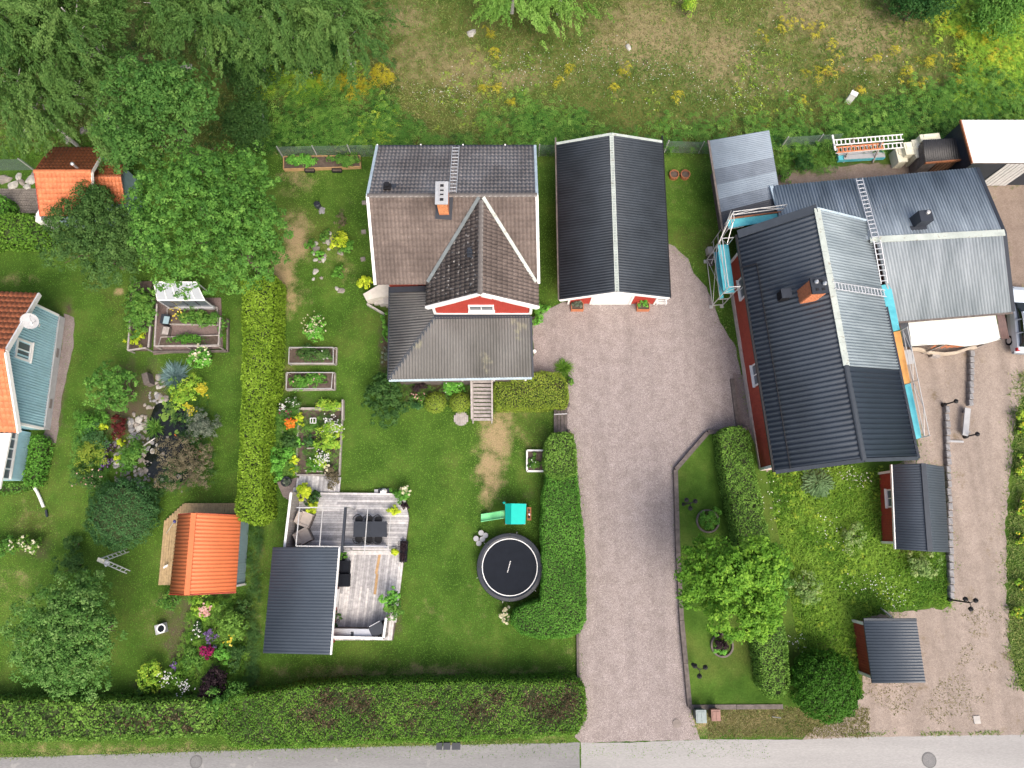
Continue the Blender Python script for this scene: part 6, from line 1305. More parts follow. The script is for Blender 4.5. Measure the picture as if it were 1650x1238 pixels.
# ---------------- foliage ----------------
def unit(a): return a / np.maximum(1e-9, np.linalg.norm(a, axis=-1, keepdims=True))
def leaf_arrays(C, N, S, rng, asp=.55, fold=.18, droop=None):
    """each leaf a folded rhombus: base, side, tip, side"""
    n = len(C); N = unit(N); t = unit(np.cross(N, rng.normal(size=(n, 3))))
    if droop is not None: t = unit(t * (1 - droop[1]) + np.asarray(droop[0]) * droop[1]); N = unit(N - t * (N * t).sum(1, keepdims=True))
    s = np.cross(N, t); S = np.broadcast_to(np.asarray(S, float).reshape(-1, 1), (n, 1))
    V = np.stack([C - t * S * .5, C + s * S * asp * .5 + N * S * fold * .5, C + t * S * .5 - N * S * fold, C - s * S * asp * .5 + N * S * fold * .5], 1).reshape(-1, 3)
    return V, np.arange(4 * n).reshape(n, 4)
def foliage(name, C, N, S, tone, mt, parent, rng, asp=.55, fold=.18, droop=None, kind=None):
    off = np.array(ROOT[parent.name]) if parent is not None else np.zeros(3)
    V, F = leaf_arrays(C - off, N, S, rng, asp, fold, droop)
    o = link(name, npmesh(name, V, F, mt, np.repeat(np.clip(tone, 0, 1), 4)), parent)
    if kind: o['kind'] = kind
    return o
def sphere_dirs(rng, n, up=.35):
    d = unit(rng.normal(size=(n, 3))); d[:, 2] = np.where(d[:, 2] < -up, -d[:, 2], d[:, 2]); return d
def crown_broad(rng, c, Rr, lobes=14, clumps=500, per=22, cr=.42, lobe_r=.42, up=.35, spread=.62):
    Rr = np.array(Rr); L = sphere_dirs(rng, lobes, .2) * rng.uniform(.35, 1, (lobes, 1)) ** .5 * spread
    L[0] = 0; lr = rng.uniform(.75, 1.15, lobes) * lobe_r
    k = rng.integers(0, lobes, clumps); d = sphere_dirs(rng, clumps, up)
    P = L[k] + d * lr[k][:, None] * rng.uniform(.62, 1.1, (clumps, 1)); 
    tc = rng.normal(.48, .2, clumps); csz = rng.uniform(.6, 1.25, clumps)
    v = unit(rng.normal(size=(clumps, per, 3)) + d[:, None, :] * 1.0 + np.array([0, 0, .35])); q = v * (cr * csz)[:, None, None] * rng.uniform(.55, 1.08, (clumps, per, 1)) * np.array([1, 1, .8])
    C = (P * Rr)[:, None, :] + q; N = v * 1.0 + rng.normal(size=q.shape) * .36 + np.array([0, 0, .55])
    T = tc[:, None] + rng.normal(0, .13, (clumps, per))
    return C.reshape(-1, 3) + np.array(c), N.reshape(-1, 3), T.ravel()
def crown_ball(rng, c, Rr, n, rough=.05, up=.25, power=2.0):
    d = sphere_dirs(rng, n, up); r = (np.abs(d) ** power).sum(1, keepdims=True) ** (-1 / power)
    lump = 1 + rough * (np.sin(d[:, :1] * 9 + 1) * np.cos(d[:, 1:2] * 8) + .7 * np.sin(d[:, 1:2] * 17 + d[:, :1] * 13) + .5 * np.sin(d[:, :1] * 23 - d[:, 1:2] * 19))
    C = d * r * lump * rng.uniform(.90, 1.02, (n, 1)) * np.array(Rr) + np.array(c)
    return C, d / np.array(Rr) ** .5 + rng.normal(size=d.shape) * .42 + np.array([0, 0, .25]), np.clip(rng.normal(.5, .2, n), 0, 1)
def crown_weep(rng, c, Rr, strands=700, per=26, length=1.6, out=None, lobes=9):
    """birch: hanging sprays that fan outwards"""
    Rr = np.array(Rr); L = sphere_dirs(rng, lobes, .1) * rng.uniform(.2, .8, (lobes, 1)); k = rng.integers(0, lobes, strands)
    d = sphere_dirs(rng, strands, .3); P = (L[k] + d * rng.uniform(.25, .5, (strands, 1))) * Rr
    g = unit(d * np.array([1, 1, .35]) + (np.array(out) if out is not None else 0) + np.array([0, 0, -.55]) + rng.normal(size=d.shape) * .16)
    B = strands // 12; kb = rng.integers(0, B, strands); gb = unit(d[:B] * np.array([1, 1, .4]) + np.array([0, 0, -.35])); ub = rng.uniform(0, 1, (strands, 1))
    P = P[:B][kb] + gb[kb] * ub * 1.9 + rng.normal(size=(strands, 3)) * (.12 + .22 * ub); g = unit(gb[kb] + np.array([0, 0, -.45]) + rng.normal(size=d.shape) * .22); d = d[:B][kb]
    u = rng.uniform(0, 1, (strands, per, 1)); C = P[:, None, :] + g[:, None, :] * u * length * rng.uniform(.4, .8, (strands, 1, 1)) + rng.normal(size=(strands, per, 3)) * .07
    N = np.array([0, 0, .9]) + d[:, None, :] * .5 + rng.normal(size=C.shape) * .5
    T = (rng.normal(.5, .16, B)[kb] + rng.normal(0, .1, strands))[:, None] + rng.normal(0, .12, (strands, per)) 
    return C.reshape(-1, 3) + np.array(c), N.reshape(-1, 3), T.ravel(), np.repeat(g, per, 0)
def blades(rng, base, lean, L, wd):
    """grass or fern blades: long thin rhombi rising from base along lean"""
    n = len(base); t = unit(lean); s = unit(np.cross(t, np.array([0, 0, 1.0]) + rng.normal(size=(n, 3)) * .2)); L = np.broadcast_to(np.asarray(L).reshape(-1, 1), (n, 1)); wd = np.broadcast_to(np.asarray(wd).reshape(-1, 1), (n, 1))
    up = np.cross(s, t)
    V = np.stack([base, base + t * L * .45 + s * wd * .5, base + t * L + np.array([0, 0, -1]) * L * .12, base + t * L * .45 - s * wd * .5], 1).reshape(-1, 3)
    return V, np.arange(4 * n).reshape(n, 4)
LM = {}
def LMAT(k): return LM[k]
for k, a in dict(
    maple=((.030, .075, .014), (.055, .122, .020), (.105, .185, .035)), mapled=((.032, .085, .017), (.060, .130, .026), (.11, .19, .042)), palel=((.075, .12, .03), (.13, .18, .055), (.22, .26, .11)), birchl=((.055, .11, .018), (.095, .165, .028), (.15, .22, .05)), birch=((.036, .080, .018), (.066, .122, .027), (.115, .175, .045)), dark=((.020, .050, .014), (.040, .085, .020), (.070, .125, .032)),
    apple=((.032, .068, .018), (.055, .105, .026), (.095, .155, .042)), silver=((.034, .080, .016), (.060, .120, .024), (.125, .185, .055)), gold=((.045, .105, .010), (.078, .155, .015), (.15, .235, .026)),
    thuja=((.066, .110, .010), (.115, .170, .014), (.175, .235, .028)), hedge=((.040, .105, .014), (.070, .165, .022), (.115, .235, .036)), hedgey=((.045, .098, .014), (.078, .150, .018), (.13, .21, .03)), box=((.085, .115, .014), (.135, .17, .022), (.19, .225, .035)),
    island=((.05, .10, .018), (.095, .165, .026), (.145, .23, .04)), cypress=((.022, .065, .006), (.040, .105, .010), (.065, .15, .018)), clip=((.020, .062, .018), (.045, .105, .032), (.085, .155, .055)), lime=((.14, .20, .012), (.24, .30, .018), (.36, .40, .04)),
    yellow=((.30, .29, .02), (.48, .43, .03), (.62, .55, .07)), red=((.06, .012, .012), (.11, .02, .02), (.16, .04, .035)), purple=((.022, .014, .018), (.04, .025, .03), (.07, .045, .05)), brown=((.045, .038, .022), (.085, .075, .045), (.13, .115, .075)), grey=((.075, .105, .072), (.14, .175, .125), (.25, .28, .22)),
    blue=((.12, .19, .19), (.20, .29, .29), (.30, .39, .39)), fern=((.030, .075, .013), (.060, .125, .020), (.115, .180, .035)), fernd=((.012, .042, .010), (.026, .070, .016), (.055, .115, .026)), fernl=((.09, .17, .02), (.15, .23, .025), (.24, .30, .035)), dead=((.045, .032, .018), (.10, .072, .040), (.18, .14, .085)),
    rust=((.20, .10, .03), (.36, .20, .06), (.50, .36, .12)), white=((.6, .6, .56), (.75, .75, .72), (.8, .8, .8)), dryg=((.12, .10, .045), (.22, .185, .09), (.34, .30, .16)), grassm=((.050, .085, .016), (.092, .125, .03), (.16, .17, .06)), lawnb=((.05, .11, .014), (.08, .145, .018), (.13, .19, .03)), wild=((.040, .092, .010), (.078, .145, .015), (.14, .205, .028)),
    pink=((.5, .22, .2), (.7, .4, .36), (.75, .6, .5)), orange=((.6, .14, .02), (.75, .24, .03), (.8, .35, .05)), magenta=((.20, .008, .06), (.32, .015, .10), (.42, .05, .18)), violet=((.10, .06, .18), (.18, .11, .28), (.3, .22, .42)), rhub=((.045, .11, .03), (.08, .17, .055), (.13, .23, .09)), hosta=((.05, .14, .02), (.09, .21, .03), (.15, .3, .05)), ylw=((.5, .42, .03), (.65, .55, .05), (.75, .68, .2)), cream=((.55, .5, .3), (.7, .66, .45), (.78, .76, .6)),
    mead=((.10, .11, .03), (.17, .165, .055), (.27, .24, .12))).items(): LM[k] = leafmat('leaf_' + k, *[sc((q[0] * (.88 if q[1] > q[0] * 1.25 else 1), q[1], q[2]), 1.0 if k in ('white', 'cream', 'yellow', 'ylw', 'orange', 'pink', 'rust', 'dryg', 'mead', 'purple', 'magenta', 'red', 'violet', 'blue', 'grey', 'dead') else 1.5 if k in ('dark', 'apple', 'clip', 'cypress', 'fernd', 'mapled', 'birch') else 1.7 if k in ('hedge', 'hedgey', 'island') else 2.0) for q in a], trans=.32)

def trunk(parent, base, top, r, mt, limbs=None, rng=None):
    m = MB(); b, t_ = Vector(base), Vector(top); mid = b.lerp(t_, .5) + Vector((.12, -.1, 0)); m.tube(b, mid, r, 8, r * .72); m.tube(mid, t_, r * .72, 8, r * .3)
    if limbs:
        for i in range(limbs[0]):
            a = 2 * math.pi * i / limbs[0] + i; s = b.lerp(t_, .4 + .5 * i / limbs[0]); e = s + Vector((math.cos(a) * limbs[1] * .5, math.sin(a) * limbs[1] * .5, limbs[2] * .35)); m.tube(s, e, r * .34, 6, r * .08)
    return m.build('trunk', mt, parent)
def tree(name, label, px, py, zc, Rr, leaf, size=.17, lobes=14, clumps=600, per=22, cr=.45, seed=1, bark='bark', group=None, weep=None, cat='tree', r=.2, lobe_r=.42, spread=.62, flowers=None):
    rng = np.random.default_rng(seed); c = W(px, py, zc); t = thing(name, label, cat, (c.x, c.y, 0), group)
    trunk(t, (c.x, c.y, 0), (c.x, c.y, zc + Rr[2] * .5), r, M[bark], (9, Rr[0], Rr[2]))
    if weep: C, N, T, g = crown_weep(rng, tuple(c), Rr, clumps, per, weep[0], weep[1], lobes); o = foliage('crown', C, N, rng.uniform(.7, 1.25, len(C)) * size, T, LM[leaf], t, rng, .5, .12, (g, .65))
    else: C, N, T = crown_broad(rng, tuple(c), Rr, lobes, clumps, per, cr, lobe_r, spread=spread); o = foliage('crown', C, N, rng.uniform(.65, 1.3, len(C)) * size, T, LM[leaf], t, rng, .62)
    return t
def shrub(name, label, px, py, h, r, leaf, seed, size=.12, n=1600, ball=False, group=None, ry=None, flowers=None, stem=True, cat='shrub', rough=.06, lobes=8, zc=None, soft=1.0):
    """h = height, r = radius in photo pixels"""
    rng = np.random.default_rng(seed); rm = (W(px + r, py, h * .6) - W(px, py, h * .6)).length * 1.12; rym = rm * ((ry or r) / r); zc = zc if zc is not None else h * .52
    c = W(px, py, zc); t = thing(name, label, cat, (c.x, c.y, 0), group); Rr = (rm, rym, h - zc)
    m = MB()
    for i in range(5):
        a = i * 1.26 + seed; m.tube((c.x + math.cos(a) * .05, c.y + math.sin(a) * .05, 0), (c.x + math.cos(a) * rm * .55, c.y + math.sin(a) * rym * .55, max(.12, zc + Rr[2] * .1)), .025 + rm * .012, 5, .012)
    m.build('stems', M['bark'], t)
    if ball:
        core = MB(); core.lathe((c.x, c.y, 0), [(rm * .62, zc * .3), (rm * .82, zc), (rm * .7, zc + Rr[2] * .5), (rm * .3, zc + Rr[2] * .8)], 14, rym / rm); core.build('twigs', M['twig'], t)
        C, N, T = crown_ball(rng, tuple(c), Rr, n, rough)
    else: C, N, T = crown_broad(rng, tuple(c), Rr, lobes, max(16, n // 22), 26, min(.26, .30 * rm) * soft, .46, up=.2, spread=.74)
    foliage('foliage', C, N, rng.uniform(.65, 1.3, len(C)) * size, T, LM[leaf], t, rng, .6)
    for k, (fl, fn, fs, blob) in enumerate(flowers or []):
        i = rng.choice(np.where(C[:, 2] > c.z - .1)[0], fn) if blob is None else None
        P = C[i] + np.array([0, 0, fs * .5]) if blob is None else np.array([tuple(W(blob[0] + blob[2] * a, blob[1] + blob[2] * b, h * .95)) for a, b in rng.normal(size=(fn, 2)) * .55])
        nn = np.array([0, 0, 1.0]) + rng.normal(size=P.shape) * .3
        P2 = np.concatenate([P, P + rng.normal(size=P.shape) * fs * .3]); foliage('blossom', P2, np.concatenate([nn, nn + .3]), fs * rng.uniform(.7, 1.2, len(P2)), rng.uniform(0, 1, len(P2)), LM[fl], t, rng, .9, .1)
    return t
def inside(px, py, poly):
    r = np.zeros(len(px), bool); n = len(poly)
    for i in range(n):
        (x0, y0), (x1, y1) = poly[i], poly[(i + 1) % n]
        c = (y0 > py) != (y1 > py); r ^= c & (px < (x1 - x0) * (py - y0) / ((y1 - y0) or 1e-9) + x0)
    return r
def pw(px, py, z):
    """many survey points at once"""
    a, b = (px - 825) / FOC, (619 - py) / FOC; t = (CAM_H - z) / (_ct - b * _st)
    return np.stack([a * t, -CAM_H * math.tan(TILT) + (_st + b * _ct) * t, np.broadcast_to(z, np.shape(px))], -1)
def hedge(name, label, pts, h, leaf, seed, size=.10, dens=170, dead=None, dead_leaf='dead', bump=.10, holes=0, cat='hedge', mix=None, taper=.12):
    rng = np.random.default_rng(seed); P = outline(pts, h, .5, .05, seed); c = sum(P, Vector()) / len(P)
    t = thing(name, label, cat, (c.x, c.y, 0)); poly = [(p.x, p.y) for p in P]
    xs_, ys_ = [p[0] for p in poly], [p[1] for p in poly]; area = (max(xs_) - min(xs_)) * (max(ys_) - min(ys_)); n = int(area * dens)
    x, y = rng.uniform(min(xs_), max(xs_), n), rng.uniform(min(ys_), max(ys_), n); k = inside(x, y, poly); x, y = x[k], y[k]
    lump = bump * (np.sin(x * 1.9 + seed) * np.cos(y * 2.3) + .6 * np.sin(x * 5.1 + y * 4.3) + .5 * np.sin(x * 9 - y * 8))
    z = h + lump * .8 - rng.uniform(0, .16, len(x)) ** 1.0
    if holes: gap = (np.sin(x * 6.3 + seed) * np.sin(y * 5.7 + 1.3 * np.sin(x * 2)) > 1 - holes) ; keep = ~gap | (rng.uniform(size=len(x)) < .25); x, y, z = x[keep], y[keep], z[keep]
    C = [np.stack([x, y, z], -1)]; N = [np.stack([rng.normal(size=len(x)) * .42, rng.normal(size=len(x)) * .42, np.ones(len(x))], -1)]
    T = [.48 + .2 * np.sin(x * 1.1 + seed) * np.cos(y * 1.3) + .1 * np.sin(x * 4.1 + y * 3.3) + rng.normal(0, .23, len(x))]
    ar = sum(P[i].x * P[(i + 1) % len(P)].y - P[(i + 1) % len(P)].x * P[i].y for i in range(len(P))); sg = 1 if ar > 0 else -1
    for a, b in zip(P, P[1:] + P[:1]):
        L = (b - a).length; n = int(L * h * dens * .8)
        if n < 1: continue
        d = (b - a).normalized(); o = np.array([d.y * sg, -d.x * sg, 0]); u, v = rng.uniform(0, 1, n), rng.uniform(.03, 1, n)
        Q = np.array(a)[None] * (1 - u[:, None]) + np.array(b)[None] * u[:, None]; Q[:, 2] = v * h; Q += o * (taper * (1 - v)[:, None] * .4 + rng.uniform(-.08, .07, (n, 1)) - .10 * (v[:, None] > .93))
        C.append(Q); N.append(o + rng.normal(size=(n, 3)) * .5 + np.array([0, 0, .3])); T.append(rng.normal(.5, .18, n))
    C, N, T = np.concatenate(C), np.concatenate(N), np.concatenate(T)
    m = MB(); ctr = Vector((c.x, c.y, 0)); poly2 = []
    for i, p in enumerate(P):
        a, b = P[i - 1], P[(i + 1) % len(P)]; d = (b - a).normalized(); poly2.append((p.x - d.y * sg * .16, p.y + d.x * sg * .16))
    m.prism(poly2, 0, h - .30); m.build('twigs', M['twig'], t)
    S = rng.uniform(.65, 1.3, len(C)) * size * 1.3
    if dead:
        qx, qy = survey_z(C); w = blobs(qx, qy, dead) + rng.normal(0, .27, len(C)); dd = w > .52
        foliage('dead_foliage', C[dd], N[dd], S[dd], T[dd], LM[dead_leaf], t, rng, .6); C, N, S, T = C[~dd], N[~dd], S[~dd], T[~dd]
    foliage('foliage', C, N, S, T, LM[leaf], t, rng, .6); return t
def survey_z(C):
    dep = (C[:, 1] - _yc) * _st + (CAM_H - C[:, 2]) * _ct; up = (C[:, 1] - _yc) * _ct - (CAM_H - C[:, 2]) * _st
    return 825 + FOC * C[:, 0] / dep, 619 - FOC * up / dep

# ---- hedges ----
hedge('thuja_hedge', 'tall yellow green thuja hedge between the two gardens', [(388, 452), (441, 440), (438, 560), (434, 625), (426, 640), (421, 740), (423, 830), (408, 846), (385, 838), (378, 820), (384, 740), (388, 640), (390, 560)], 2.3, 'thuja', 1, .105, 300, bump=.12)
hedge('privet_hedge', 'long mottled hedge with brown dead patches beside the road', [(352, 1135), (375, 1122), (430, 1118), (480, 1108), (540, 1103), (700, 1101), (925, 1098), (942, 1108), (945, 1160), (930, 1182), (870, 1190), (700, 1196), (560, 1200), (420, 1208), (372, 1206), (350, 1180)], 2.0, 'hedgey', 2, .082, 300,
      [(530, 1128, 22, 16, 1), (578, 1132, 26, 20, 1), (500, 1150, 24, 14, .9), (525, 1165, 20, 10, .9), (600, 1160, 18, 18, .7), (690, 1135, 26, 8, .7), (770, 1145, 30, 20, .9), (800, 1125, 18, 14, .9), (860, 1132, 24, 18, 1), (915, 1130, 18, 26, 1), (890, 1150, 28, 16, 1), (660, 1165, 20, 10, .6)], bump=.16, holes=.10)
hedge('beech_hedge', 'low leafy hedge with lime tips at the bottom left along the road', [(-60, 1132), (60, 1130), (200, 1132), (345, 1130), (348, 1186), (280, 1190), (130, 1194), (-60, 1198)], 1.7, 'island', 3, .12, 170, [(220, 1165, 40, 10, .6), (280, 1155, 20, 12, .7), (300, 1175, 10, 8, .8)], bump=.2, holes=.1)
hedge('driveway_hedge', 'dense green L shaped hedge bordering the gravel driveway', [(882, 762), (928, 762), (934, 800), (940, 860), (944, 940), (943, 1000), (934, 1020), (915, 1028), (870, 1029), (840, 1022), (824, 1004), (828, 986), (846, 976), (872, 968), (876, 930), (874, 870), (874, 810)], 1.7, 'hedge', 4, .075, 380, bump=.06)
hedge('round_hedge_end', 'pale speckled rounded hedge block at the upper end of the driveway hedge', [(880, 712), (888, 700), (910, 697), (924, 703), (928, 730), (930, 764), (905, 772), (882, 765), (876, 740)], 2.0, 'island', 5, .085, 320, bump=.08)
hedge('box_hedge', 'wide flat clipped yellow green hedge right of the veranda stairs', [(797, 615), (830, 613), (872, 598), (900, 600), (913, 612), (915, 640), (912, 654), (860, 657), (800, 658), (794, 640)], 1.3, 'box', 6, .068, 420, [(840, 630, 20, 10, .4), (900, 622, 8, 6, .6)], bump=.05)
hedge('island_hedge', 'long patchy hedge with dark gaps across the raised lawn', [(1160, 700), (1170, 688), (1195, 686), (1210, 698), (1214, 740), (1226, 800), (1240, 860), (1252, 930), (1263, 1000), (1272, 1060), (1275, 1105), (1262, 1126), (1245, 1127), (1230, 1110), (1222, 1050), (1210, 980), (1196, 900), (1180, 820), (1168, 760)], 1.6, 'island', 7, .09, 280, bump=.12, holes=.22)
hedge('lime_hedge', 'lime green hedge below the paving of the guest house', [(-60, 346), (40, 343), (62, 352), (76, 372), (66, 388), (-60, 390)], 1.6, 'hedgey', 8, .12, 180, bump=.15)
hedge('small_hedge', 'dark green hedge end at the left edge above the lime hedge', [(-60, 312), (4, 314), (12, 328), (8, 346), (-60, 345)], 1.3, 'hedge', 9, .12, 160)
hedge('porch_hedge', 'dark green hedge hugging the blue porch wall', [(48, 704), (62, 700), (70, 712), (66, 745), (58, 778), (40, 782), (34, 772), (42, 740)], .9, 'hedge', 10, .12, 170)
hedge('groundcover_strip', 'low green ground cover strip in front of the white porch', [(-40, 782), (38, 780), (60, 785), (30, 794), (-40, 796)], .35, 'fern', 12, .11, 120)
# ---- trees ----
tree('maple_tree', 'largest dense green maple behind the greenhouse', 347, 360, 7.0, (5.3, 5.7, 3.6), 'maple', .145, 36, 1500, 30, .31, 11, r=.3, lobe_r=.32, spread=.72)
tree('maple_tree', 'darker maple with pointed top above the guest house', 262, 195, 7.5, (3.9, 3.9, 3.2), 'mapled', .145, 26, 900, 30, .34, 12, r=.26, lobe_r=.32, spread=.72)
tree('apple_tree', 'dull dark green apple tree below the orange guest house roof', 152, 400, 3.2, (3.6, 3.2, 2.0), 'apple', .13, 22, 620, 36, .34, 13, r=.18, lobe_r=.36, spread=.75)
tree('plum_tree', 'silvery leafed fruit tree at the bottom left lawn', 124, 1020, 3.2, (3.4, 3.8, 2.1), 'silver', .125, 26, 820, 34, .34, 14, r=.16, lobe_r=.34, spread=.8)
tree('golden_tree', 'bright golden green tree over the raised lawn hedge', 1173, 935, 4.2, (3.0, 3.4, 2.5), 'gold', .17, 24, 640, 38, .36, 15, r=.16, lobe_r=.33, spread=.8)
for i, (x, y, zc, Rr, lab, n) in enumerate(((30, 50, 6.5, (4.4, 4.2, 5.0), 'birch filling the very top left corner', 1100), (140, 60, 6.2, (3.7, 3.9, 4.8), 'birch right of the corner birch with pale stem', 1000), (40, 160, 5.4, (4.2, 3.4, 3.8), 'birch at the left edge above the guest house', 900), (135, 150, 4.2, (3.0, 3.0, 2.8), 'lower darker birch between corner birches and maple', 520),
        (285, 12, 5.2, (3.2, 3.4, 4.2), 'birch at the top edge left of the wood gap', 760), (385, 35, 5.2, (3.3, 3.6, 4.4), 'weeping birch in the middle of the top row', 900), (465, 35, 5.4, (3.2, 3.6, 4.4), 'pale weeping birch with bare white twigs', 900), (540, 30, 5.0, (3.0, 3.6, 4.2), 'birch at the meadow edge of the top row', 800),
        (825, -24, 2.6, (2.7, 2.7, 2.6), 'birch tip hanging into the top edge above the red house', 480), (903, -22, 2.6, (2.7, 2.8, 2.6), 'birch tip hanging into the top edge above the garage', 480))):
    tree('birch_tree', lab, x, y, zc, Rr, 'birch' if i < 8 else 'birchl', .14, 11, n, 44, seed=30 + i, bark='birchbark', group='birches along the top edge', weep=(1.2, (0, 0, 0)), r=.13)
tree('dark_shrub_tree', 'dense dark green bush at the top edge above the ladder rack', 1478, 6, 1.6, (2.9, 2.0, 1.5), 'fernd', .15, 14, 420, 20, .45, 51, cat='bush', r=.12); tree('willow_bush', 'light green willow bush in the top right corner', 1610, 18, 1.6, (2.8, 2.2, 1.4), 'fern', .15, 14, 420, 20, .45, 52, cat='bush', r=.1)
tree('alder_bush', 'dark green bush below the weeping birches', 500, 92, 1.7, (3.0, 1.8, 1.6), 'fernd', .15, 14, 420, 20, .5, 53, cat='bush', r=.1); tree('hazel_bush', 'green bush in the shade right of the pointed maple', 410, 120, 1.6, (2.4, 2.4, 1.5), 'dark', .15, 14, 380, 20, .5, 54, cat='bush', r=.1)
tree('elder_bush', 'broad dark bush at the right side of the pointed maple', 400, 205, 1.6, (1.7, 2.0, 1.5), 'dark', .14, 12, 300, 20, .5, 55, cat='bush', r=.1)
tree('gorse_bush', 'small yellow tipped bush at the top of the dry meadow', 1108, 14, .6, (.55, .8, .6), 'fernl', .12, 6, 50, 16, .35, 56, cat='bush', r=.05)
tree('wall_tree', 'dark leafed climber tree against the orange guest house roof', 150, 335, 3.2, (1.7, 1.5, 1.5), 'dark', .13, 10, 260, 18, .4, 57, cat='tree', r=.1)
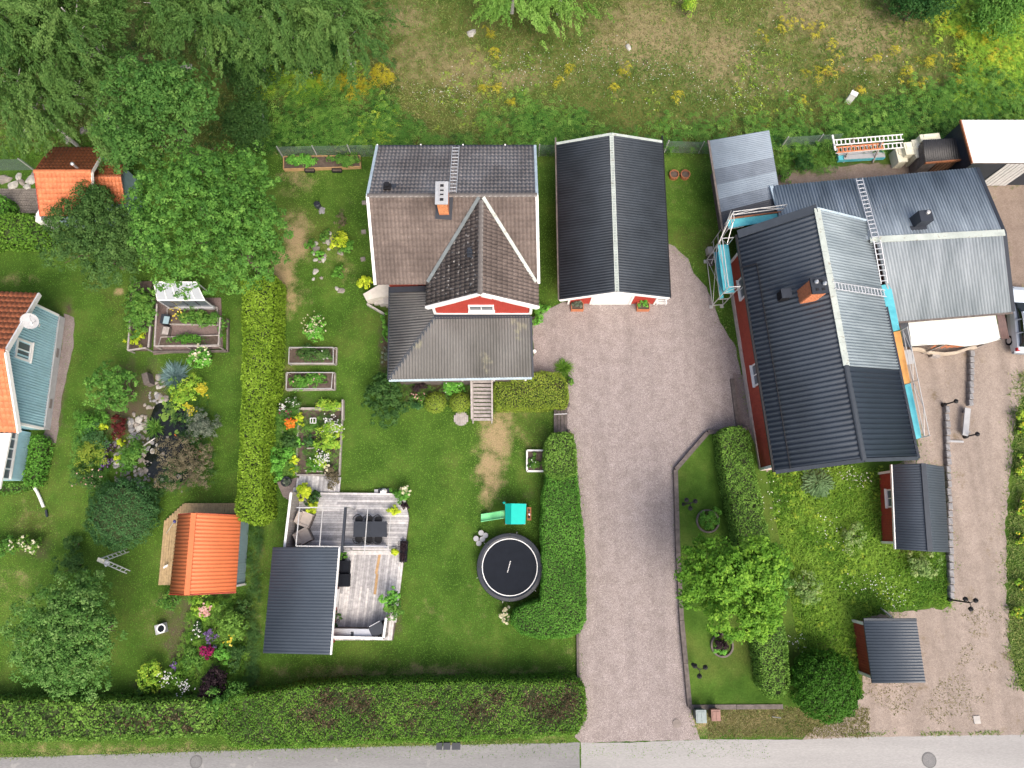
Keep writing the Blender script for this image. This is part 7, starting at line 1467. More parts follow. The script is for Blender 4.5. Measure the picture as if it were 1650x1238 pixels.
# ---- shrubs: label, x, y, height, radius, leaf, size, n ----
SH = [
 ('laurel_bush', 'large dark glossy bush at the west corner of the veranda', 625, 640, 1.7, 42, 'dark', .15, 3200, 0, 38, None),
 ('tall_shrub', 'tall upright green shrub at the top left of the pond garden', 192, 627, 2.6, 43, 'maple', .14, 3400, 0, None, None),
 ('clipped_bush', 'big round clipped dark green bush below the pond', 199, 828, 2.2, 52, 'clip', .10, 9000, 1, None, None),
 ('round_cypress', 'big round dense green conifer beside the road side shed', 1329, 1105, 2.6, 49, 'cypress', .13, 9000, 1, None, None),
 ('blue_grass', 'spiky blue grey grass clump at the top of the pond', 284, 606, .9, 20, 'blue', .3, 500, 0, None, None),
 ('golden_shrub', 'yellow green shrub with golden edge above the pond', 295, 633, 1.3, 27, 'fernl', .12, 1400, 0, None, [('yellow', 70, .14, (325, 628, 8)), ('yellow', 40, .12, (305, 660, 9))]),
 ('silver_shrub', 'silver grey leafed shrub at the right of the pond', 324, 683, 1.2, 27, 'grey', .11, 1900, 0, 30, None),
 ('smoke_bush', 'feathery olive brown shrub hanging over the lower pond', 302, 748, 1.9, 48, 'brown', .09, 4600, 0, None, [('orange', 2, .12, None)]),
 ('red_maple_bush', 'dark red leafed low maple bush by the rocks', 189, 690, .9, 15, 'red', .11, 900, 0, 17, None),
 ('fern_shrub', 'feathery green shrub at the left edge of the pond garden', 148, 680, .8, 22, 'hedge', .12, 900, 0, 14, None),
 ('bluish_conifer', 'low blue green conifer left of the red bush', 152, 705, .9, 22, 'clip', .09, 1300, 0, None, None),
 ('olive_shrub', 'olive green spreading shrub left of the purple flowers', 145, 735, .9, 24, 'box', .10, 1300, 0, None, None),
 ('pink_spiraea', 'dull green shrub with pinkish tips at the lower left of the pond', 142, 772, 1.0, 24, 'apple', .10, 1500, 0, 28, [('pink', 26, .09, None)]),
 ('bamboo_clump', 'bright green upright shrub in the middle of the rockery', 214, 728, 1.2, 20, 'fern', .13, 1300, 0, None, None),
 ('small_conifer', 'small green conifer at the rocks below the bright shrub', 207, 752, .6, 12, 'hedge', .09, 700, 0, None, None),
 ('lavender_clump', 'purple flowering clump left of the rockery, upper one', 174, 721, .5, 9, 'purple', .1, 260, 0, None, [('violet', 50, .1, None)]),
 ('lavender_clump', 'purple flowering clump left of the rockery, lower one', 172, 745, .5, 10, 'purple', .1, 260, 0, None, [('violet', 40, .1, None)]),
 ('yellow_sedum', 'tiny yellow green clump beside the bright rockery shrub', 198, 713, .4, 7, 'lime', .1, 160, 0, None, None),
 ('lime_sedum', 'tiny lime clump left of the bright rockery shrub', 195, 740, .4, 8, 'lime', .1, 180, 0, None, None),
 ('heather', 'lime yellow leaf clump at the left by the red bush', 165, 690, .5, 9, 'lime', .12, 180, 0, None, None),
 ('rock_fern', 'green fern clump at the lower rocks by the clipped bush', 165, 785, .5, 13, 'hedge', .12, 420, 0, None, None),
 ('shade_fern', 'dark fern clump between clipped bush and brown shrub', 245, 800, .7, 18, 'dark', .13, 700, 0, 14, None),
 ('variegated_bush', 'small yellow green bush at the right of the clipped round bush', 247, 835, .8, 13, 'hedgey', .11, 600, 0, 18, None),
 ('pond_iris', 'upright green iris leaves in the middle of the pond', 250, 690, .6, 14, 'fern', .2, 220, 0, None, [('orange', 3, .14, None)]),
 ('dark_evergreen', 'dark evergreen below the silver shrub', 310, 708, .8, 18, 'dark', .11, 900, 0, 12, None),
 ('yellow_rose', 'leafy rose with pale yellow blooms below the kitchen garden', 330, 578, .9, 22, 'hosta', .15, 900, 0, 15, [('cream', 60, .14, None)]),
 ('rose_bush', 'rose bush with cream blooms at the left lawn edge', 45, 879, .9, 24, 'hedgey', .12, 1000, 0, 16, [('cream', 45, .14, None)]),
 ('dark_bush', 'small dark round bush right of the cream rose bush', 119, 879, .8, 14, 'dark', .10, 800, 0, None, None),
 ('left_edge_bush', 'green bush at the left picture edge beside the cream roses', 8, 880, 1.0, 18, 'maple', .13, 900, 0, None, None),
 ('young_fruit_tree', 'small leafy sapling north of the silvery fruit tree', 115, 912, 1.6, 24, 'dark', .13, 1000, 0, 18, None),
 ('lawn_sapling', 'pale green thin sapling below the orange cabin corner', 274, 968, .9, 22, 'fern', .12, 520, 0, 15, None),
 ('border_shrub', 'green leafy shrub at the right of the neighbour flower bed', 375, 1003, 1.3, 28, 'island', .13, 1700, 0, None, [('ylw', 16, .12, (372, 1035, 9))]),
 ('azalea', 'lime shrub with pink blooms at the top of the neighbour flower bed', 331, 975, 1.0, 18, 'fernl', .12, 800, 0, None, [('pink', 50, .13, (330, 983, 9))]),
 ('phlox', 'dark clump with white blooms in the neighbour flower bed', 318, 1018, .7, 13, 'dark', .1, 520, 0, None, [('white', 34, .09, None)]),
 ('magenta_flowers', 'bright magenta flower clump in the neighbour flower bed', 335, 1048, .7, 12, 'purple', .1, 360, 0, None, [('magenta', 110, .12, None)]),
 ('catmint', 'violet flower spike clump above the magenta flowers', 343, 1022, .7, 10, 'grey', .1, 300, 0, 16, [('violet', 90, .1, None)]),
 ('bed_shrub', 'mid green shrub below the magenta flowers', 318, 1065, .8, 18, 'fern', .11, 900, 0, None, None),
 ('box_ball', 'dark green round shrub at the lower right of the flower bed', 380, 1062, .9, 16, 'dark', .1, 900, 0, None, None),
 ('leafy_shrub', 'broad light green shrub right of the magenta flowers', 360, 1052, .8, 14, 'hosta', .13, 520, 0, None, None),
 ('hydrangea', 'lime shrub with white flower heads at the bottom flower bed', 247, 1093, .9, 22, 'fernl', .12, 1000, 0, None, [('white', 40, .075, (268, 1092, 10)), ('white', 46, .075, (296, 1106, 11))]),
 ('bed_perennial', 'green perennial clump between the white flower heads', 285, 1095, .7, 16, 'hedgey', .12, 700, 0, None, None),
 ('pink_phlox', 'small pink violet flower clump at the flower bed edge', 285, 1071, .5, 7, 'fern', .09, 220, 0, None, [('violet', 40, .1, None)]),
 ('purple_smoke_bush', 'blackish purple bush by the beech hedge', 338, 1105, 1.5, 26, 'purple', .12, 2200, 0, None, None),
 ('hedge_shrub', 'light green rounded shrub bulging from the hedge end', 372, 1132, 1.9, 30, 'maple', .12, 2200, 0, None, None),
 ('bed_edge_shrub', 'dark small shrub at the left end of the bottom flower bed', 232, 1108, .6, 13, 'dark', .11, 500, 0, None, None),
 ('border_dark_shrub', 'dark shrub strip between flower bed and thuja hedge', 392, 985, .9, 14, 'apple', .11, 800, 0, 30, None),
 ('boxwood_ball', 'round yellow green clipped box ball left of the disc', 702, 649, .9, 16, 'box', .08, 1800, 1, None, None),
 ('boxwood_ball', 'round olive clipped box ball nearest the stairs', 741, 649, .9, 15.5, 'box', .08, 1800, 1, None, None),
 ('bright_perennial', 'bright green leafy clump under the veranda gutter', 726, 624, .8, 22, 'hosta', .14, 900, 0, 10, [('white', 14, .08, None)]),
 ('purple_perennial', 'small purple grey plant beside the dark veranda bush', 677, 622, .7, 13, 'purple', .1, 520, 0, 9, None),
 ('coral_flowers', 'low plant with coral red blooms at the veranda bed', 676, 640, .5, 11, 'fern', .1, 360, 0, 6, [('pink', 18, .1, None)]),
 ('blue_hosta', 'low blue green leaves between the dark bush and box ball', 676, 653, .4, 12, 'clip', .12, 300, 0, 7, None),
 ('veranda_fern', 'green shrub hugging the west veranda wall', 620, 530, 1.0, 10, 'hedge', .12, 800, 0, 30, None),
 ('white_leaf_shrub', 'variegated pale leafed shrub by the west veranda wall', 621, 575, .8, 8, 'grey', .12, 400, 0, 14, None),
 ('lime_sumac', 'lime yellow leafy shrub above the concrete steps', 591, 454, 1.0, 15, 'lime', .16, 420, 0, None, None),
 ('drive_shrub', 'fresh green round shrub at the house corner by the drive, upper', 871, 500, .9, 12, 'hosta', .11, 800, 0, None, None),
 ('drive_shrub', 'fresh green round shrub at the house corner by the drive, lower', 865, 518, .8, 9, 'hosta', .11, 520, 0, None, None),
 ('drive_shrub_small', 'small fresh green clump nearest the garage at the house corner', 879, 499, .6, 6, 'hosta', .1, 260, 0, None, None),
 ('palm_grass', 'spiky brownish grass clump at the hedge corner by the drive', 908, 593, .7, 12, 'hedgey', .25, 200, 0, None, None),
 ('corner_herb', 'small dark green herb at the corner of the clipped hedge', 917, 615, .4, 7, 'fern', .1, 160, 0, None, None),
 ('rockery_ball', 'round green cushion plant at the north of the rock ring', 523, 380, .6, 8.5, 'fern', .09, 520, 0, None, None),
 ('rockery_ball', 'round dark cushion plant at the west of the rock ring', 500, 396, .6, 9, 'hedge', .09, 520, 0, None, None),
 ('rockery_ball', 'round bright cushion plant at the south of the rock ring', 513, 411, .6, 8.5, 'hosta', .09, 520, 0, None, None),
 ('lime_spiraea', 'lime yellow round bush east of the rock ring', 546, 388, .8, 13, 'lime', .1, 900, 0, None, None),
 ('green_spiraea', 'mid green bush next to the lime round bush', 563, 400, .7, 12, 'hedge', .11, 700, 0, None, None),
 ('lawn_bush', 'lone dark green bush south of the rock ring', 546, 441, .6, 10, 'hedge', .11, 520, 0, 12, None),
 ('brown_shrub', 'sparse reddish brown shrub north of the lime bush', 553, 357, .6, 14, 'brown', .08, 360, 0, None, None),
 ('white_rose_bush', 'white flowering bush with driftwood north of the rose beds', 508, 530, .9, 18, 'hosta', .12, 800, 0, 20, [('cream', 60, .10, (502, 524, 16))]),
 ('courgette', 'large bright green plant with white bloom over the vegetable plot', 530, 710, 1.0, 21, 'fernl', .13, 1900, 0, 34, [('white', 130, .09, (534, 686, 13)), ('white', 60, .08, (518, 738, 12))]),
 ('veg_row', 'lime lettuce row along the top of the vegetable plot', 520, 652, .45, 26, 'fernl', .12, 900, 0, 8, None),
 ('chervil', 'bright green herb square inside the vegetable plot', 505, 682, .4, 14, 'fern', .1, 700, 0, 11, None),
 ('dill_patch', 'dark feathery herb patch in the middle of the vegetable plot', 502, 712, .4, 13, 'clip', .09, 520, 0, 11, None),
 ('potato_plants', 'leafy potato patch at the lower end of the vegetable plot', 507, 747, .5, 15, 'hedge', .12, 700, 0, 13, None),
 ('brown_herb', 'olive brown bushy herb at the lower right of the vegetable plot', 535, 767, .7, 13, 'brown', .1, 800, 0, 15, [('cream', 14, .12, (528, 754, 7))]),
 ('peony_bush', 'largest mid green peony bush left of the vegetable plot', 449, 745, 1.0, 23, 'hosta', .13, 1500, 0, 26, None),
 ('dark_perennial', 'dark green perennial right of the loose grey board', 466, 712, .8, 13, 'dark', .12, 800, 0, 16, None),
 ('poppies', 'orange poppies at the left of the vegetable plot', 466, 684, .7, 10, 'hedgey', .1, 360, 0, 13, [('orange', 60, .14, (467, 682, 7))]),
 ('yellow_perennial', 'yellow green perennial clump by the upper garden path', 483, 677, .6, 8, 'lime', .12, 360, 0, 11, None),
 ('red_roses', 'dark rose with red blooms at the top left of the flower bed', 462, 663, .8, 12, 'apple', .1, 600, 0, None, [('magenta', 14, .12, None), ('white', 20, .1, (455, 655, 8))]),
 ('white_aster', 'pale daisy clump at the upper left corner of the vegetable plot', 476, 649, .6, 13, 'apple', .1, 500, 0, 9, [('white', 26, .08, None)]),
 ('lime_herb', 'lime herb clump beside the lower garden path', 477, 735, .5, 9, 'lime', .12, 360, 0, 14, None),
 ('green_perennial', 'fresh green perennial by the middle of the garden path', 478, 712, .5, 9, 'hosta', .12, 400, 0, 12, None),
 ('lime_herb_small', 'small lime herb just above the gravel patch', 474, 758, .4, 7, 'lime', .11, 220, 0, 8, None),
 ('potted_white_plant', 'white leaved plant in the round dark pot', 464, 777, .6, 6, 'grey', .11, 160, 0, None, None),
 ('lime_rhododendron', 'lime yellow rosette shrub at the deck fence corner', 490, 797, 1.1, 14, 'lime', .17, 700, 0, None, None),
 ('lime_rhododendron', 'lime rosette shrub above the beige lounge chair', 505, 817, 1.0, 11, 'lime', .17, 460, 0, None, None),
 ('dark_laurel', 'dark green shrub between the two lime rosette shrubs', 506, 803, .9, 11, 'dark', .13, 520, 0, None, None),
 ('white_hydrangea', 'bush with cream pink flower heads at the north east deck corner', 646, 795, 1.0, 14, 'hedge', .12, 800, 0, None, [('cream', 60, .16, (652, 791, 6))]),
 ('deck_spiraea', 'yellow green mound plant at the east edge of the deck', 635, 822, .7, 10, 'lime', .1, 520, 0, 8, None),
 ('purple_heuchera', 'small purple plant at the east edge of the deck', 652, 816, .6, 8, 'purple', .1, 320, 0, None, None),
 ('lime_pot_plant', 'small lime pot plant beside the black flower boxes', 634, 888, .8, 9, 'lime', .11, 300, 0, 5, None),
 ('pot_tree', 'small bright green round headed tree in the deck corner, upper', 628, 962, 1.7, 13, 'hosta', .12, 900, 0, None, None),
 ('pot_tree', 'small darker round headed tree in the deck corner, lower', 633, 982, 1.5, 13, 'fern', .12, 900, 0, 16, None),
 ('wall_climber', 'dark climber at the shed wall on the deck', 545, 996, 1.0, 6, 'dark', .11, 300, 0, 12, None),
 ('pot_foliage', 'green plant in the dark pot by the shed corner', 553, 897, .8, 7, 'hedge', .11, 300, 0, None, None),
 ('bed_cabbage', 'leafy plants in the white framed bed', 862, 743, .6, 12, 'fern', .13, 300, 0, None, [('white', 6, .1, None)]),
 ('white_flower_bush', 'white flowering bush at the tip of the driveway hedge', 811, 990, .7, 9, 'hedge', .11, 300, 0, 14, [('cream', 50, .15, None)]),
 ('island_bush', 'small dark bush in the edging ring beside the island hedge', 1141, 834, 1.0, 15, 'hedge', .12, 900, 0, None, None),
 ('purple_barberry', 'dark purple bush below the golden tree', 1160, 1036, .9, 12, 'purple', .11, 600, 0, None, None),
 ('ring_cover', 'bright green ground cover round the purple bush', 1164, 1046, .45, 13, 'hosta', .1, 420, 0, 8, None),
 ('white_climber', 'white flowering climber at the south wall of the guest house', 76, 354, 1.4, 14, 'red', .1, 400, 0, 8, [('white', 130, .1, None)]),
 ('bed_row', 'green crop row in the upper soil bed of the kitchen garden', 322, 510, .7, 32, 'fern', .14, 1500, 0, 13, [('ylw', 20, .12, (285, 505, 12))]),
 ('bed_row', 'thin green crop row in the lower soil bed of the kitchen garden', 300, 549, .5, 34, 'hedge', .12, 700, 0, 6, None),
 ('berry_rows', 'dense slanting berry rows in the framed bed', 229, 488, 1.5, 20, 'fern', .15, 3600, 0, 46, None),
 ('yellow_herbs', 'yellow green herbs at the lower end of the berry bed', 219, 545, .8, 14, 'lime', .12, 600, 0, 20, None),
 ('maple_suckers', 'shaded green shrub at the right of the kitchen garden', 361, 525, .9, 8, 'maple', .12, 500, 0, 28, None),
 ('bed_plants', 'lush green plants in the western part of the long fence bed', 487, 262, .7, 24, 'hosta', .13, 1100, 0, 7, None),
 ('bed_plants', 'lush green plants in the eastern part of the long fence bed', 552, 260, .8, 26, 'fern', .13, 1200, 0, 8, None),
 ('rose_plants', 'dark leaved roses filling the north rose bed', 507, 573, .7, 34, 'apple', .12, 1500, 0, 11, [('white', 4, .13, None), ('pink', 5, .14, None)]),
 ('rose_plants', 'green roses with pink blooms filling the south rose bed', 500, 613, .7, 32, 'hedge', .12, 1500, 0, 11, [('pink', 9, .15, None)]),
 ('planter_flowers', 'green plants in the planter box left of the garage door', 932, 491, .75, 9, 'grey', .13, 260, 0, 7, None),
 ('planter_flowers', 'green plants in the planter box right of the garage door', 1036, 490, .75, 9, 'hosta', .13, 260, 0, 7, None),
 ('elder_sapling', 'pale green bush in the wild grass nearest the golden tree', 1298, 945, 1.0, 26, 'palel', .12, 1100, 0, 32, None),
 ('pale_bush', 'pale lime bush below the small red garden shed', 1482, 910, 1.0, 24, 'palel', .12, 1000, 0, 20, None),
 ('wild_shrub', 'pale seedling bush in the middle of the wild grass', 1372, 862, .7, 22, 'palel', .11, 620, 0, 26, None),
 ('hedge_suckers', 'light green suckers beside the island hedge', 1258, 935, .9, 18, 'maple', .13, 1000, 0, 40, None),
 ('grass_clump', 'pale ornamental grass below the blue porch', 77, 722, .5, 10, 'mead', .2, 200, 0, 7, None),
 ('dark_saplings', 'dark green weeds at the north wall of the barn yard', 1290, 262, .8, 20, 'fernd', .12, 700, 0, 16, None),
 ('yard_weeds', 'low weeds near the scaffold foot of the lean-to shed', 1262, 285, .4, 14, 'fern', .1, 260, 0, 10, None),
]
for i, (nm, lab, x, y, h, r, lf_, sz, n, ball, ry, fl) in enumerate(SH):
    if nm in ('blue_grass', 'palm_grass', 'grass_clump', 'pond_iris'):
        rng = np.random.default_rng(200 + i); c = W(x, y, 0); t = thing(nm, lab, 'grass clump', tuple(c)); k = n; rm = r * .04
        b = np.array(c)[None] + rng.normal(size=(k, 3)) * np.array([rm * .2, rm * .2, 0]); ln = rng.normal(size=(k, 3)) * np.array([1, 1, .2]) + np.array([0, 0, .75])
        V, F = blades(rng, b - np.array(c), ln, rng.uniform(.7, 1.15, k) * max(h, rm * 1.25), .045); link('blades', npmesh('blades', V, F, LM[lf_], np.repeat(rng.uniform(0, 1, k), 4)), t)
        continue
    shrub(nm, lab, x, y, h, r, lf_, 200 + i, sz, n, bool(ball), None, ry, fl)
# rhubarb with big leaves, each leaf a part
t = thing('rhubarb', 'rhubarb with huge crinkled leaves at the south wall of the barn', 'rhubarb', W(1320, 778, 0)); rg = random.Random(3)
for i in range(17):
    a = i * 2.4; rr_ = .15 + .8 * math.sqrt(i / 17); c = W(1320, 777, .45) + Vector((math.cos(a) * rr_, math.sin(a) * rr_ * .8, -.02 * i)); d = Vector((math.cos(a), math.sin(a), -.25)).normalized(); s = d.cross(Vector((0, 0, 1))).normalized(); u = s.cross(d)
    m = MB(); L = rg.uniform(.5, .68); vs = [c - d * L * .45]; n = 14
    for k in range(n + 1):
        th = math.pi * (-1 + 2 * k / n) * .9; w = 1 + (.14 if k % 2 else -.06); vs.append(c + d * math.cos(th) * L * .55 * w + s * math.sin(th) * L * .5 * w + u * (.07 if k % 2 else -.03))
    m.add(vs, [(0, k, k + 1) for k in range(1, n + 1)]); m.build('leaf', mat('rhubarb_leaf', (.06, .13, .045), .5, .3, 6, c2=(.12, .21, .085), coord='World') if 'rl' not in M else M['rl'], t); M['rl'] = bpy.data.materials['rhubarb_leaf']
    m = MB(); g = W(1320, 777, 0); m.tube(g, c - d * L * .4, .02, 5); m.build('stalk', M['rust'], t)
# lupin clumps by the lane
for i, y in enumerate((672, 690, 742, 760, 808, 822, 868, 945, 990)):
    shrub('lupin_clump', 'yellow green flowering clump on the lane verge, number %s from the top' % ['one', 'two', 'three', 'four', 'five', 'six', 'seven', 'eight', 'nine'][i], 1646 + (i * 7 % 5), y, .7, 11 + i % 3, 'fernl', 600 + i, .12, 420, False, 'flowering clumps along the lane verge', None, [('ylw', 22, .1, None)], cat='plant')
# flower boxes on the deck edge
for i, (x, y) in enumerate(((652, 880), (651, 897))):
    t = thing('flower_box', 'black flower box with dark foliage on the deck edge, %s' % ('upper' if i == 0 else 'lower'), 'flower box', W(x, y, .2)); p = W(x, y, .2); m = MB(); m.box(p + Vector((0, 0, .2)), (.42, .62, .4)); m.build('box', M['black'], t)
    rng = np.random.default_rng(i); C = np.array(p) + rng.normal(size=(160, 3)) * np.array([.12, .2, .05]) + np.array([0, 0, .48]); foliage('foliage', C, rng.normal(size=(160, 3)) * .5 + np.array([0, 0, 1]), .1, rng.uniform(0, 1, 160), LM['purple'], t, rng)

# ---- ground cover ----
def cover(name, label, px, py, L, wd, mats, tone, rng, upz=.9, kind='stuff', per=1, spread=.0):
    base = pw(px, py, 0.0); n = len(base); lean = rng.normal(size=(n, 3)) * np.array([1, 1, .1]) + np.array([0, 0, upz])
    V, F = blades(rng, base, lean, L, wd); o = link(name, npmesh(name, V, F, mats, np.repeat(np.clip(tone, 0, 1), 4)), None); return tag(o, label, kind=kind)
def vnoise(x, y, s=1.0, seed=0):
    r = np.zeros_like(x)
    for k in range(5):
        f = s * 1.9 ** k; a = seed * 1.7 + k * 2.1; r += .62 ** k * np.sin(x * f * math.cos(a) + y * f * math.sin(a) + a * 3 + 1.3 * np.sin(y * f * .7 * math.cos(a) - x * f * .6 + a))
    return r
rng = np.random.default_rng(77)
def ferns(name, label, px, py, leaf, size, rng, fr=8, hgt=.4):
    """bracken: each plant a ring of arching fronds, each frond a spine of paired leaflets"""
    c = pw(px, py, 0.0); n = len(c); a = rng.uniform(0, 6.28, (n, fr)); L = (rng.uniform(.6, 1.2, (n, fr)) * np.broadcast_to(np.asarray(size).reshape(-1, 1), (n, 1)))
    h = rng.uniform(.5, 1.3, (n, 1)) * hgt; Vs, Ts = [], []; tone = rng.normal(.5, .27, (n, 1)) + rng.normal(0, .12, (n, fr))
    for u in (.30, .5, .7, .88):
        for sd in (-1, 1):
            d = np.stack([np.cos(a), np.sin(a), np.zeros_like(a)], -1); s = np.stack([-np.sin(a), np.cos(a), np.zeros_like(a)], -1) * sd
            p = c[:, None, :] + d * (L * u)[..., None]; p[..., 2] += h * (1.2 - (u - .35) ** 2 * 1.6); w = L * .36 * (1.15 - u)
            q = p + s * w[..., None] + d * (w * .55)[..., None]; q[..., 2] -= w * .25
            r1 = p + d * (L * .14)[..., None]; r1[..., 2] += .0; mid = (p + q) / 2 + d * (w * .3)[..., None]
            Vs.append(np.stack([p - d * (L * .04)[..., None], (p + q) / 2 - d * (L * .03)[..., None], q, (r1 + q) / 2], -2).reshape(-1, 3)); Ts.append(np.repeat((tone + rng.normal(0, .05, tone.shape)).ravel(), 4))
    V = np.concatenate(Vs); F = np.arange(len(V)).reshape(-1, 4); o = link(name, npmesh(name, V, F, LM[leaf], np.clip(np.concatenate(Ts), 0, 1)), None); return tag(o, label, kind='stuff')
N = 9000; x, y = rng.uniform(392, 1668, N), rng.uniform(95, 246, N); nz_ = vnoise(x / 60, y / 60, 1, 3)
top = 185 - 25 * (x < 700) - 55 * np.clip((x - 1180) / 200, 0, 1) + 22 * nz_; top = np.where((x > 640) & (x < 820), top + 12, top)
pr = np.clip((y - top) / 55, 0, 1) ** .8; k = rng.uniform(size=N) < pr * .30
ferns('bracken', 'dense green bracken bank along the back fence', x[k], y[k], 'fern', .66, rng, 7, .6)
k2 = (rng.uniform(size=N) < np.clip((y - top - 28) / 50, 0, 1) * .55) & ~k; ferns('undergrowth', 'dark green undergrowth along the back fence', x[k2], y[k2], 'fernd', .55, rng, 7, .4)  # leaf colour kept extra dark as painted shade below the bracken fronds
N = 2600; x, y = rng.uniform(1490, 1668, N), rng.uniform(5, 200, N); k = rng.uniform(size=N) < np.clip((x - 1500 + 25 * vnoise(x / 40, y / 40, 1, 5)) / 110, 0, .55); ferns('bracken', 'lighter bracken at the right of the meadow', x[k], y[k], 'fernl', .45, rng, 7, .35)
N = 2600; x, y = rng.uniform(392, 700, N), rng.uniform(105, 246, N); k = (rng.uniform(size=N) < .5 * np.clip(1 - np.abs(x - 500) / 150, 0, 1)) & (vnoise(x / 30, y / 30, 1, 12) > .2); ferns('bracken', 'green bracken patch below the birches', x[k], y[k], 'fernl', .55, rng, 7, .5)
YB = [(525, 142, 9), (558, 133, 7), (552, 140, 6), (580, 138, 6), (607, 122, 6), (625, 132, 8), (571, 158, 6), (590, 152, 5), (612, 135, 6), (1008, 117, 6), (992, 145, 5), (1087, 164, 5), (915, 118, 4), (900, 140, 5), (820, 172, 5), (790, 60, 4), (795, 95, 5), (780, 148, 4), (800, 145, 4), (1258, 52, 12), (1288, 48, 7), (1310, 52, 9), (1340, 82, 7), (1330, 118, 7), (1305, 128, 9), (1405, 102, 6), (1448, 132, 9), (1470, 140, 8), (1492, 100, 7), (1494, 108, 5), (1540, 147, 7), (1545, 108, 9), (1560, 112, 8), (1583, 70, 8), (1590, 100, 10), (1613, 100, 9), (1512, 38, 8), (1540, 60, 7), (1645, 165, 8), (1435, 92, 6), (1290, 168, 5), (1382, 150, 5)]
xx = np.concatenate([rng.normal(a, r_ * .95, int((2 + r_ * .5) * (2.6 if a < 640 else 1))) for a, b, r_ in YB]); yy = np.concatenate([rng.normal(b, r_ * .8, int((2 + r_ * .5) * (2.6 if a < 640 else 1))) for a, b, r_ in YB])
ferns('yellow_fern', 'yellowing fern tufts scattered over the meadow', xx, yy, 'yellow', .40, rng, 6, .5)
ferns('rusty_fern', 'rusty orange fern tufts in the bracken', np.array([505, 500, 600, 617, 570, 590, 1350, 1480, 1612, 1640, 1330, 1605, 1380]), np.array([225, 236, 132, 141, 158, 160, 116, 142, 78, 85, 122, 82, 150]), 'rust', .42, rng, 7, .4)
N = 2600; x, y = rng.uniform(640, 1668, N), rng.uniform(5, 215, N); k = rng.uniform(size=N) < np.clip(vnoise(x / 55, y / 55, 1, 9) * .5 - .12 + (y - 80) / 400, 0, .5); ferns('meadow_herbs', 'lime green herbs scattered over the meadow', x[k], y[k], 'fernl', .24, rng, 6, .2)
N = 90000; x, y = rng.uniform(-30, 1690, N), rng.uniform(-35, 250, N); nz_ = vnoise(x / 70, y / 70, 1, 1); k = rng.uniform(size=N) < .80; dr_a = blobs(x, y, MDRY); isdry = dr_a + .22 * nz_ + rng.normal(0, .2, N) > .50
kk = k & ~isdry; cover('meadow_grass', 'tufted green meadow grass', x[kk], y[kk], rng.uniform(.14, .36, kk.sum()), .05, LM['grassm'], .42 + .2 * nz_[kk] + rng.normal(0, .27, kk.sum()), rng, .5)
kk = k & isdry; cover('dry_grass', 'dry straw coloured meadow grass', x[kk], y[kk], rng.uniform(.12, .30, kk.sum()), .042, LM['dryg'], rng.normal(.52, .28, kk.sum()), rng, .4)
def flecks(name, label, px, py, z, size, leaf, rng):
    C = pw(px, py, z); C[:, 2] += rng.uniform(0, .12, len(C)); nn = rng.normal(size=C.shape) * .25 + np.array([0, 0, 1.0]); V, F = leaf_arrays(C, nn, size, rng, 1.0, .05); return tag(link(name, npmesh(name, V, F, LM[leaf], np.repeat(rng.uniform(0, 1, len(C)), 4)), None), label, kind='stuff')
FB = [(735, 145, 40, 30), (960, 90, 40, 35), (880, 110, 90, 25), (1100, 140, 130, 35), (1180, 160, 70, 25), (1060, 115, 60, 20), (830, 105, 60, 25), (1230, 80, 40, 60), (1400, 110, 80, 40), (700, 150, 60, 20)]
xx = np.concatenate([rng.normal(a, c_ * .6, 60) for a, b, c_, d in FB]); yy = np.concatenate([rng.normal(b, d * .6, 60) for a, b, c_, d in FB]); kq = yy < 236
flecks('white_flowers', 'tiny white flowers scattered over the meadow', xx[kq], yy[kq], .22, rng.uniform(.05, .11, kq.sum()) * .75, 'white', rng)
for j, (poly, n, lf_, sz, lab) in enumerate((([(310, 960), (395, 965), (402, 1100), (345, 1125), (225, 1118), (235, 1085), (285, 1075), (300, 1030)], 420, 'hedgey', .34, 'mixed low perennials filling the neighbour flower bed'), ([(128, 662), (178, 668), (172, 715), (176, 790), (150, 795), (118, 765)], 170, 'maple', .32, 'mixed low plants left of the pond rocks'), ([(436, 722), (452, 660), (482, 648), (480, 762), (440, 768)], 190, 'fern', .34, 'mixed perennials left of the vegetable plot'),
        ([(600, 600), (640, 612), (756, 618), (756, 640), (660, 662), (600, 660)], 90, 'fern', .26, 'low leaves in the veranda bed'), ([(262, 640), (345, 650), (352, 780), (240, 800), (250, 770), (300, 720)], 130, 'dark', .3, 'shaded plants at the right of the pond'), ([(486, 664), (550, 664), (546, 762), (495, 762)], 110, 'fern', .26, 'seedlings in the vegetable plot'), ([(404, 850), (424, 850), (416, 1110), (400, 1110)], 150, 'dark', .26, 'ivy strip along the garden border'))):
    px_, py_ = np.array([p[0] for p in poly]), np.array([p[1] for p in poly]); x, y = rng.uniform(px_.min(), px_.max(), n * 4), rng.uniform(py_.min(), py_.max(), n * 4); k = np.where(inside(x, y, poly))[0][:int(n * 1.6)]
    ferns('bed_groundcover', lab, x[k], y[k], lf_, sz, rng, 7, .3)
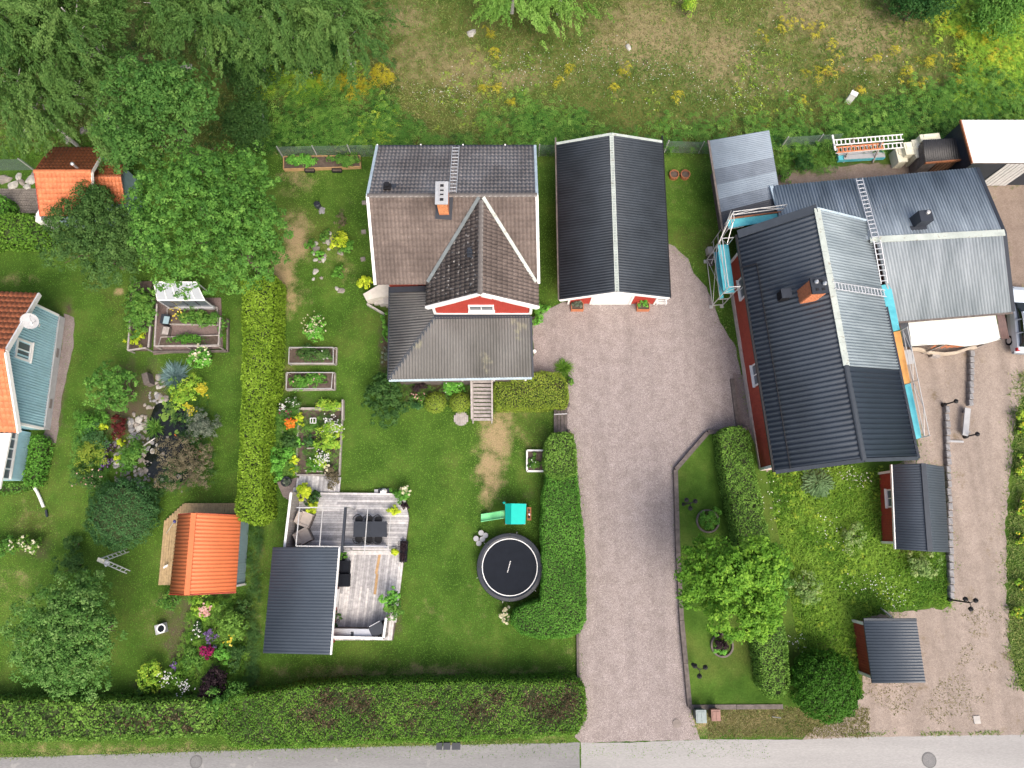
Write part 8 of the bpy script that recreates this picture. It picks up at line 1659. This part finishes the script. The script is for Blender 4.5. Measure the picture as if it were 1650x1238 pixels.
# wild grass right of the island hedge
WG = [(1224, 765), (1290, 752), (1420, 755), (1432, 790), (1440, 890), (1500, 890), (1528, 900), (1530, 975), (1400, 985), (1385, 1010), (1385, 1100), (1370, 1130), (1290, 1090), (1275, 1030), (1262, 940), (1245, 850)]
N = 42000; x, y = rng.uniform(1220, 1535, N), rng.uniform(750, 1135, N); k = inside(x, y, WG); x, y = x[k], y[k]; nz_ = vnoise(x / 45, y / 45, 1, 2)
cover('wild_grass', 'tall uncut grass between the barn and the road side shed', x, y, rng.uniform(.16, .42, len(x)) * (1.0 + .3 * nz_).clip(.4, 1.5), .045, LM['wild'], .45 + .36 * nz_ + rng.normal(0, .2, len(x)), rng, .7)
N = 520; x, y = rng.uniform(1220, 1535, N), rng.uniform(750, 1135, N); k = inside(x, y, WG) & (vnoise(x / 45, y / 45, 1, 7) > .1); ferns('wild_herbs', 'leafy herbs in the uncut grass', x[k], y[k], 'fernl', .24, rng, 7, .2)
FB = [(1370, 765, 22, 12), (1385, 775, 20, 10), (1340, 850, 30, 30), (1280, 1035, 25, 14), (1425, 945, 25, 22), (1440, 970, 25, 14), (1390, 940, 30, 20), (1240, 800, 20, 30)]
xx = np.concatenate([rng.normal(a, c_ * .6, 26) for a, b, c_, d in FB]); yy = np.concatenate([rng.normal(b, d * .6, 26) for a, b, c_, d in FB]); flecks('white_flowers', 'white daisies in the uncut grass', xx, yy, .32, rng.uniform(.045, .085, len(xx)), 'white', rng)
# mown lawn blades, kept off paved areas and beds
N = 150000; x, y = rng.uniform(-20, 1240, N), rng.uniform(246, 1222, N)
off = np.zeros(N, bool)
for pl_ in (DRV, [(471, 795), (651, 795), (659, 835), (652, 886), (633, 1032), (520, 1032), (424, 1053), (440, 882), (460, 880)], [(483, 640), (553, 640), (548, 766), (478, 766)], [(608, 237), (862, 237), (868, 455), (857, 612), (627, 612), (605, 459)], [(895, 229), (1068, 229), (1080, 484), (900, 484)], [(1089, 757), (1141, 697), (1215, 690), (1290, 1138), (1112, 1138)], [(249, 480), (356, 480), (359, 561), (247, 572)], [(255, 943), (266, 839), (297, 811), (390, 811), (380, 955)], [(205, 640), (300, 640), (290, 790), (185, 790)], [(-40, 304), (60, 304), (60, 350), (-40, 350)], [(458, 254), (582, 254), (582, 276), (458, 276)], [(794, 811), (850, 811), (850, 846), (794, 846)]): off |= inside(x, y, pl_)
off |= ((x - 821) ** 2 + (y - 914) ** 2 < 50 ** 2) & False
da = blobs(x, y, DRY); k = ~off & (rng.uniform(size=N) > blobs(x, y, SOIL) * .9); isd = da + rng.normal(0, .22, N) > .62; nz_ = vnoise(x / 80, y / 80, 1, 4)
kk = k & ~isd; cover('lawn_grass', 'short mown lawn grass', x[kk], y[kk], rng.uniform(.05, .10, kk.sum()), .04, LM['lawnb'], .42 + .16 * nz_[kk] + rng.normal(0, .13, kk.sum()), rng, .35)
kk = k & isd; cover('dry_lawn_grass', 'dry bleached lawn grass', x[kk], y[kk], rng.uniform(.05, .09, kk.sum()), .035, LM['dryg'], rng.normal(.55, .2, kk.sum()), rng, .3)
# tufts along gravel edges and on the lane
ex_, ey_ = [], []
for pl_, w, n in ((DRV, 3.5, 2600), (YARD, 8, 5200), ([(0, 1219), (240, 1212), (450, 1205), (700, 1199), (930, 1195)], 1.6, 2600), ([(1130, 1188), (1380, 1184), (1650, 1180)], 1.2, 1200)):
    seg = list(zip(pl_, pl_[1:] + (pl_[:1] if len(pl_) > 8 else []))); Ls = np.array([math.dist(a, b) for a, b in seg]); i = rng.choice(len(seg), n, p=Ls / Ls.sum()); u = rng.uniform(size=n)
    A_, B_ = np.array([s_[0] for s_ in seg])[i], np.array([s_[1] for s_ in seg])[i]; P_ = A_ + (B_ - A_) * u[:, None] + rng.normal(size=(n, 2)) * w; ex_.append(P_[:, 0]); ey_.append(P_[:, 1])
ex_, ey_ = np.concatenate(ex_), np.concatenate(ey_); k = (ey_ < 1222) & (ey_ > 380) & ((ey_ < 1185) | (ex_ < 930)) & ~inside(ex_, ey_, [(1185, 370), (1480, 350), (1480, 740), (1249, 765)]) & ~((ex_ > 895) & (ex_ < 1082) & (ey_ < 492)) & ~inside(ex_, ey_, [(1440, 380), (1650, 370), (1640, 560), (1440, 562)]); k &= vnoise(ex_ / 30, ey_ / 30, 1, 6) > -.4
cover('edge_grass', 'grass tufts creeping over the gravel edges', ex_[k], ey_[k], rng.uniform(.08, .2, k.sum()), .04, LM['grassm'], rng.normal(.5, .25, k.sum()), rng, .5)
N = 6000; x, y = rng.uniform(1380, 1650, N), rng.uniform(960, 1186, N); k = inside(x, y, YARD) & (vnoise(x / 35, y / 35, 1, 8) > .75); x2, y2 = rng.uniform(1140, 1400, 9000), rng.uniform(1140, 1188, 9000)
x, y = np.concatenate([x[k], x2]), np.concatenate([y[k], y2]); cover('verge_grass', 'dry verge grass between the lane and the road', x, y, rng.uniform(.07, .18, len(x)), .035, LM['mead'], rng.normal(.5, .25, len(x)), rng, .45)
N = 7000; x, y = rng.uniform(1622, 1668, N), rng.uniform(600, 1110, N); k = x + 5 * vnoise(x / 25, y / 25, 1, 4) + rng.normal(0, 6, N) > 1637 - 8 * np.clip((y - 680) / 40, 0, 1); cover('verge_grass', 'tall grass along the right side of the lane', x[k], y[k], rng.uniform(.15, .4, k.sum()), .045, LM['grassm'], rng.normal(.5, .25, k.sum()), rng, .6)
N = 500; x, y = rng.uniform(0, 260, N), rng.uniform(215, 262, N); ferns('undergrowth', 'mixed undergrowth behind the guest house', x[:260], y[:260], 'hedgey', .35, rng, 7, .3); ferns('ground_elder', 'dark undergrowth beneath the birches', rng.uniform(190, 640, 420), rng.uniform(60, 240, 420), 'fernd', .4, rng, 7, .3)
N = 900; x, y = rng.uniform(1255, 1345, N), rng.uniform(238, 280, N); ferns('yard_undergrowth', 'weeds at the north side of the dirt yard', x[:130], y[:130], 'fern', .32, rng, 7, .25)
for i, (x, y) in enumerate(((35, 294), (50, 290), (20, 300), (8, 290), (45, 302), (30, 286), (60, 282), (110, 225), (150, 205), (135, 212), (40, 216))):
    m = MB(); m.rock(W(x, y, 0), .3 + .06 * (i % 4), 40 + i, .6); m.one('boulder', M['pr'] if i % 3 else M['stone'], 'pale natural boulder %s' % ['on the bank left of the guest house, third from the house', 'on the bank nearest the guest house corner', 'on the bank in front of the block paving', 'on the bank farthest from the guest house', 'just above the paving by the guest house', 'on the bank right below the wire fence', 'at the guest house verge by the fence end', 'behind the guest house on its left', 'behind the guest house close to the maple', 'behind the guest house in the middle', 'under the corner birch by the path'][i], 'boulder', W(x, y, 0))
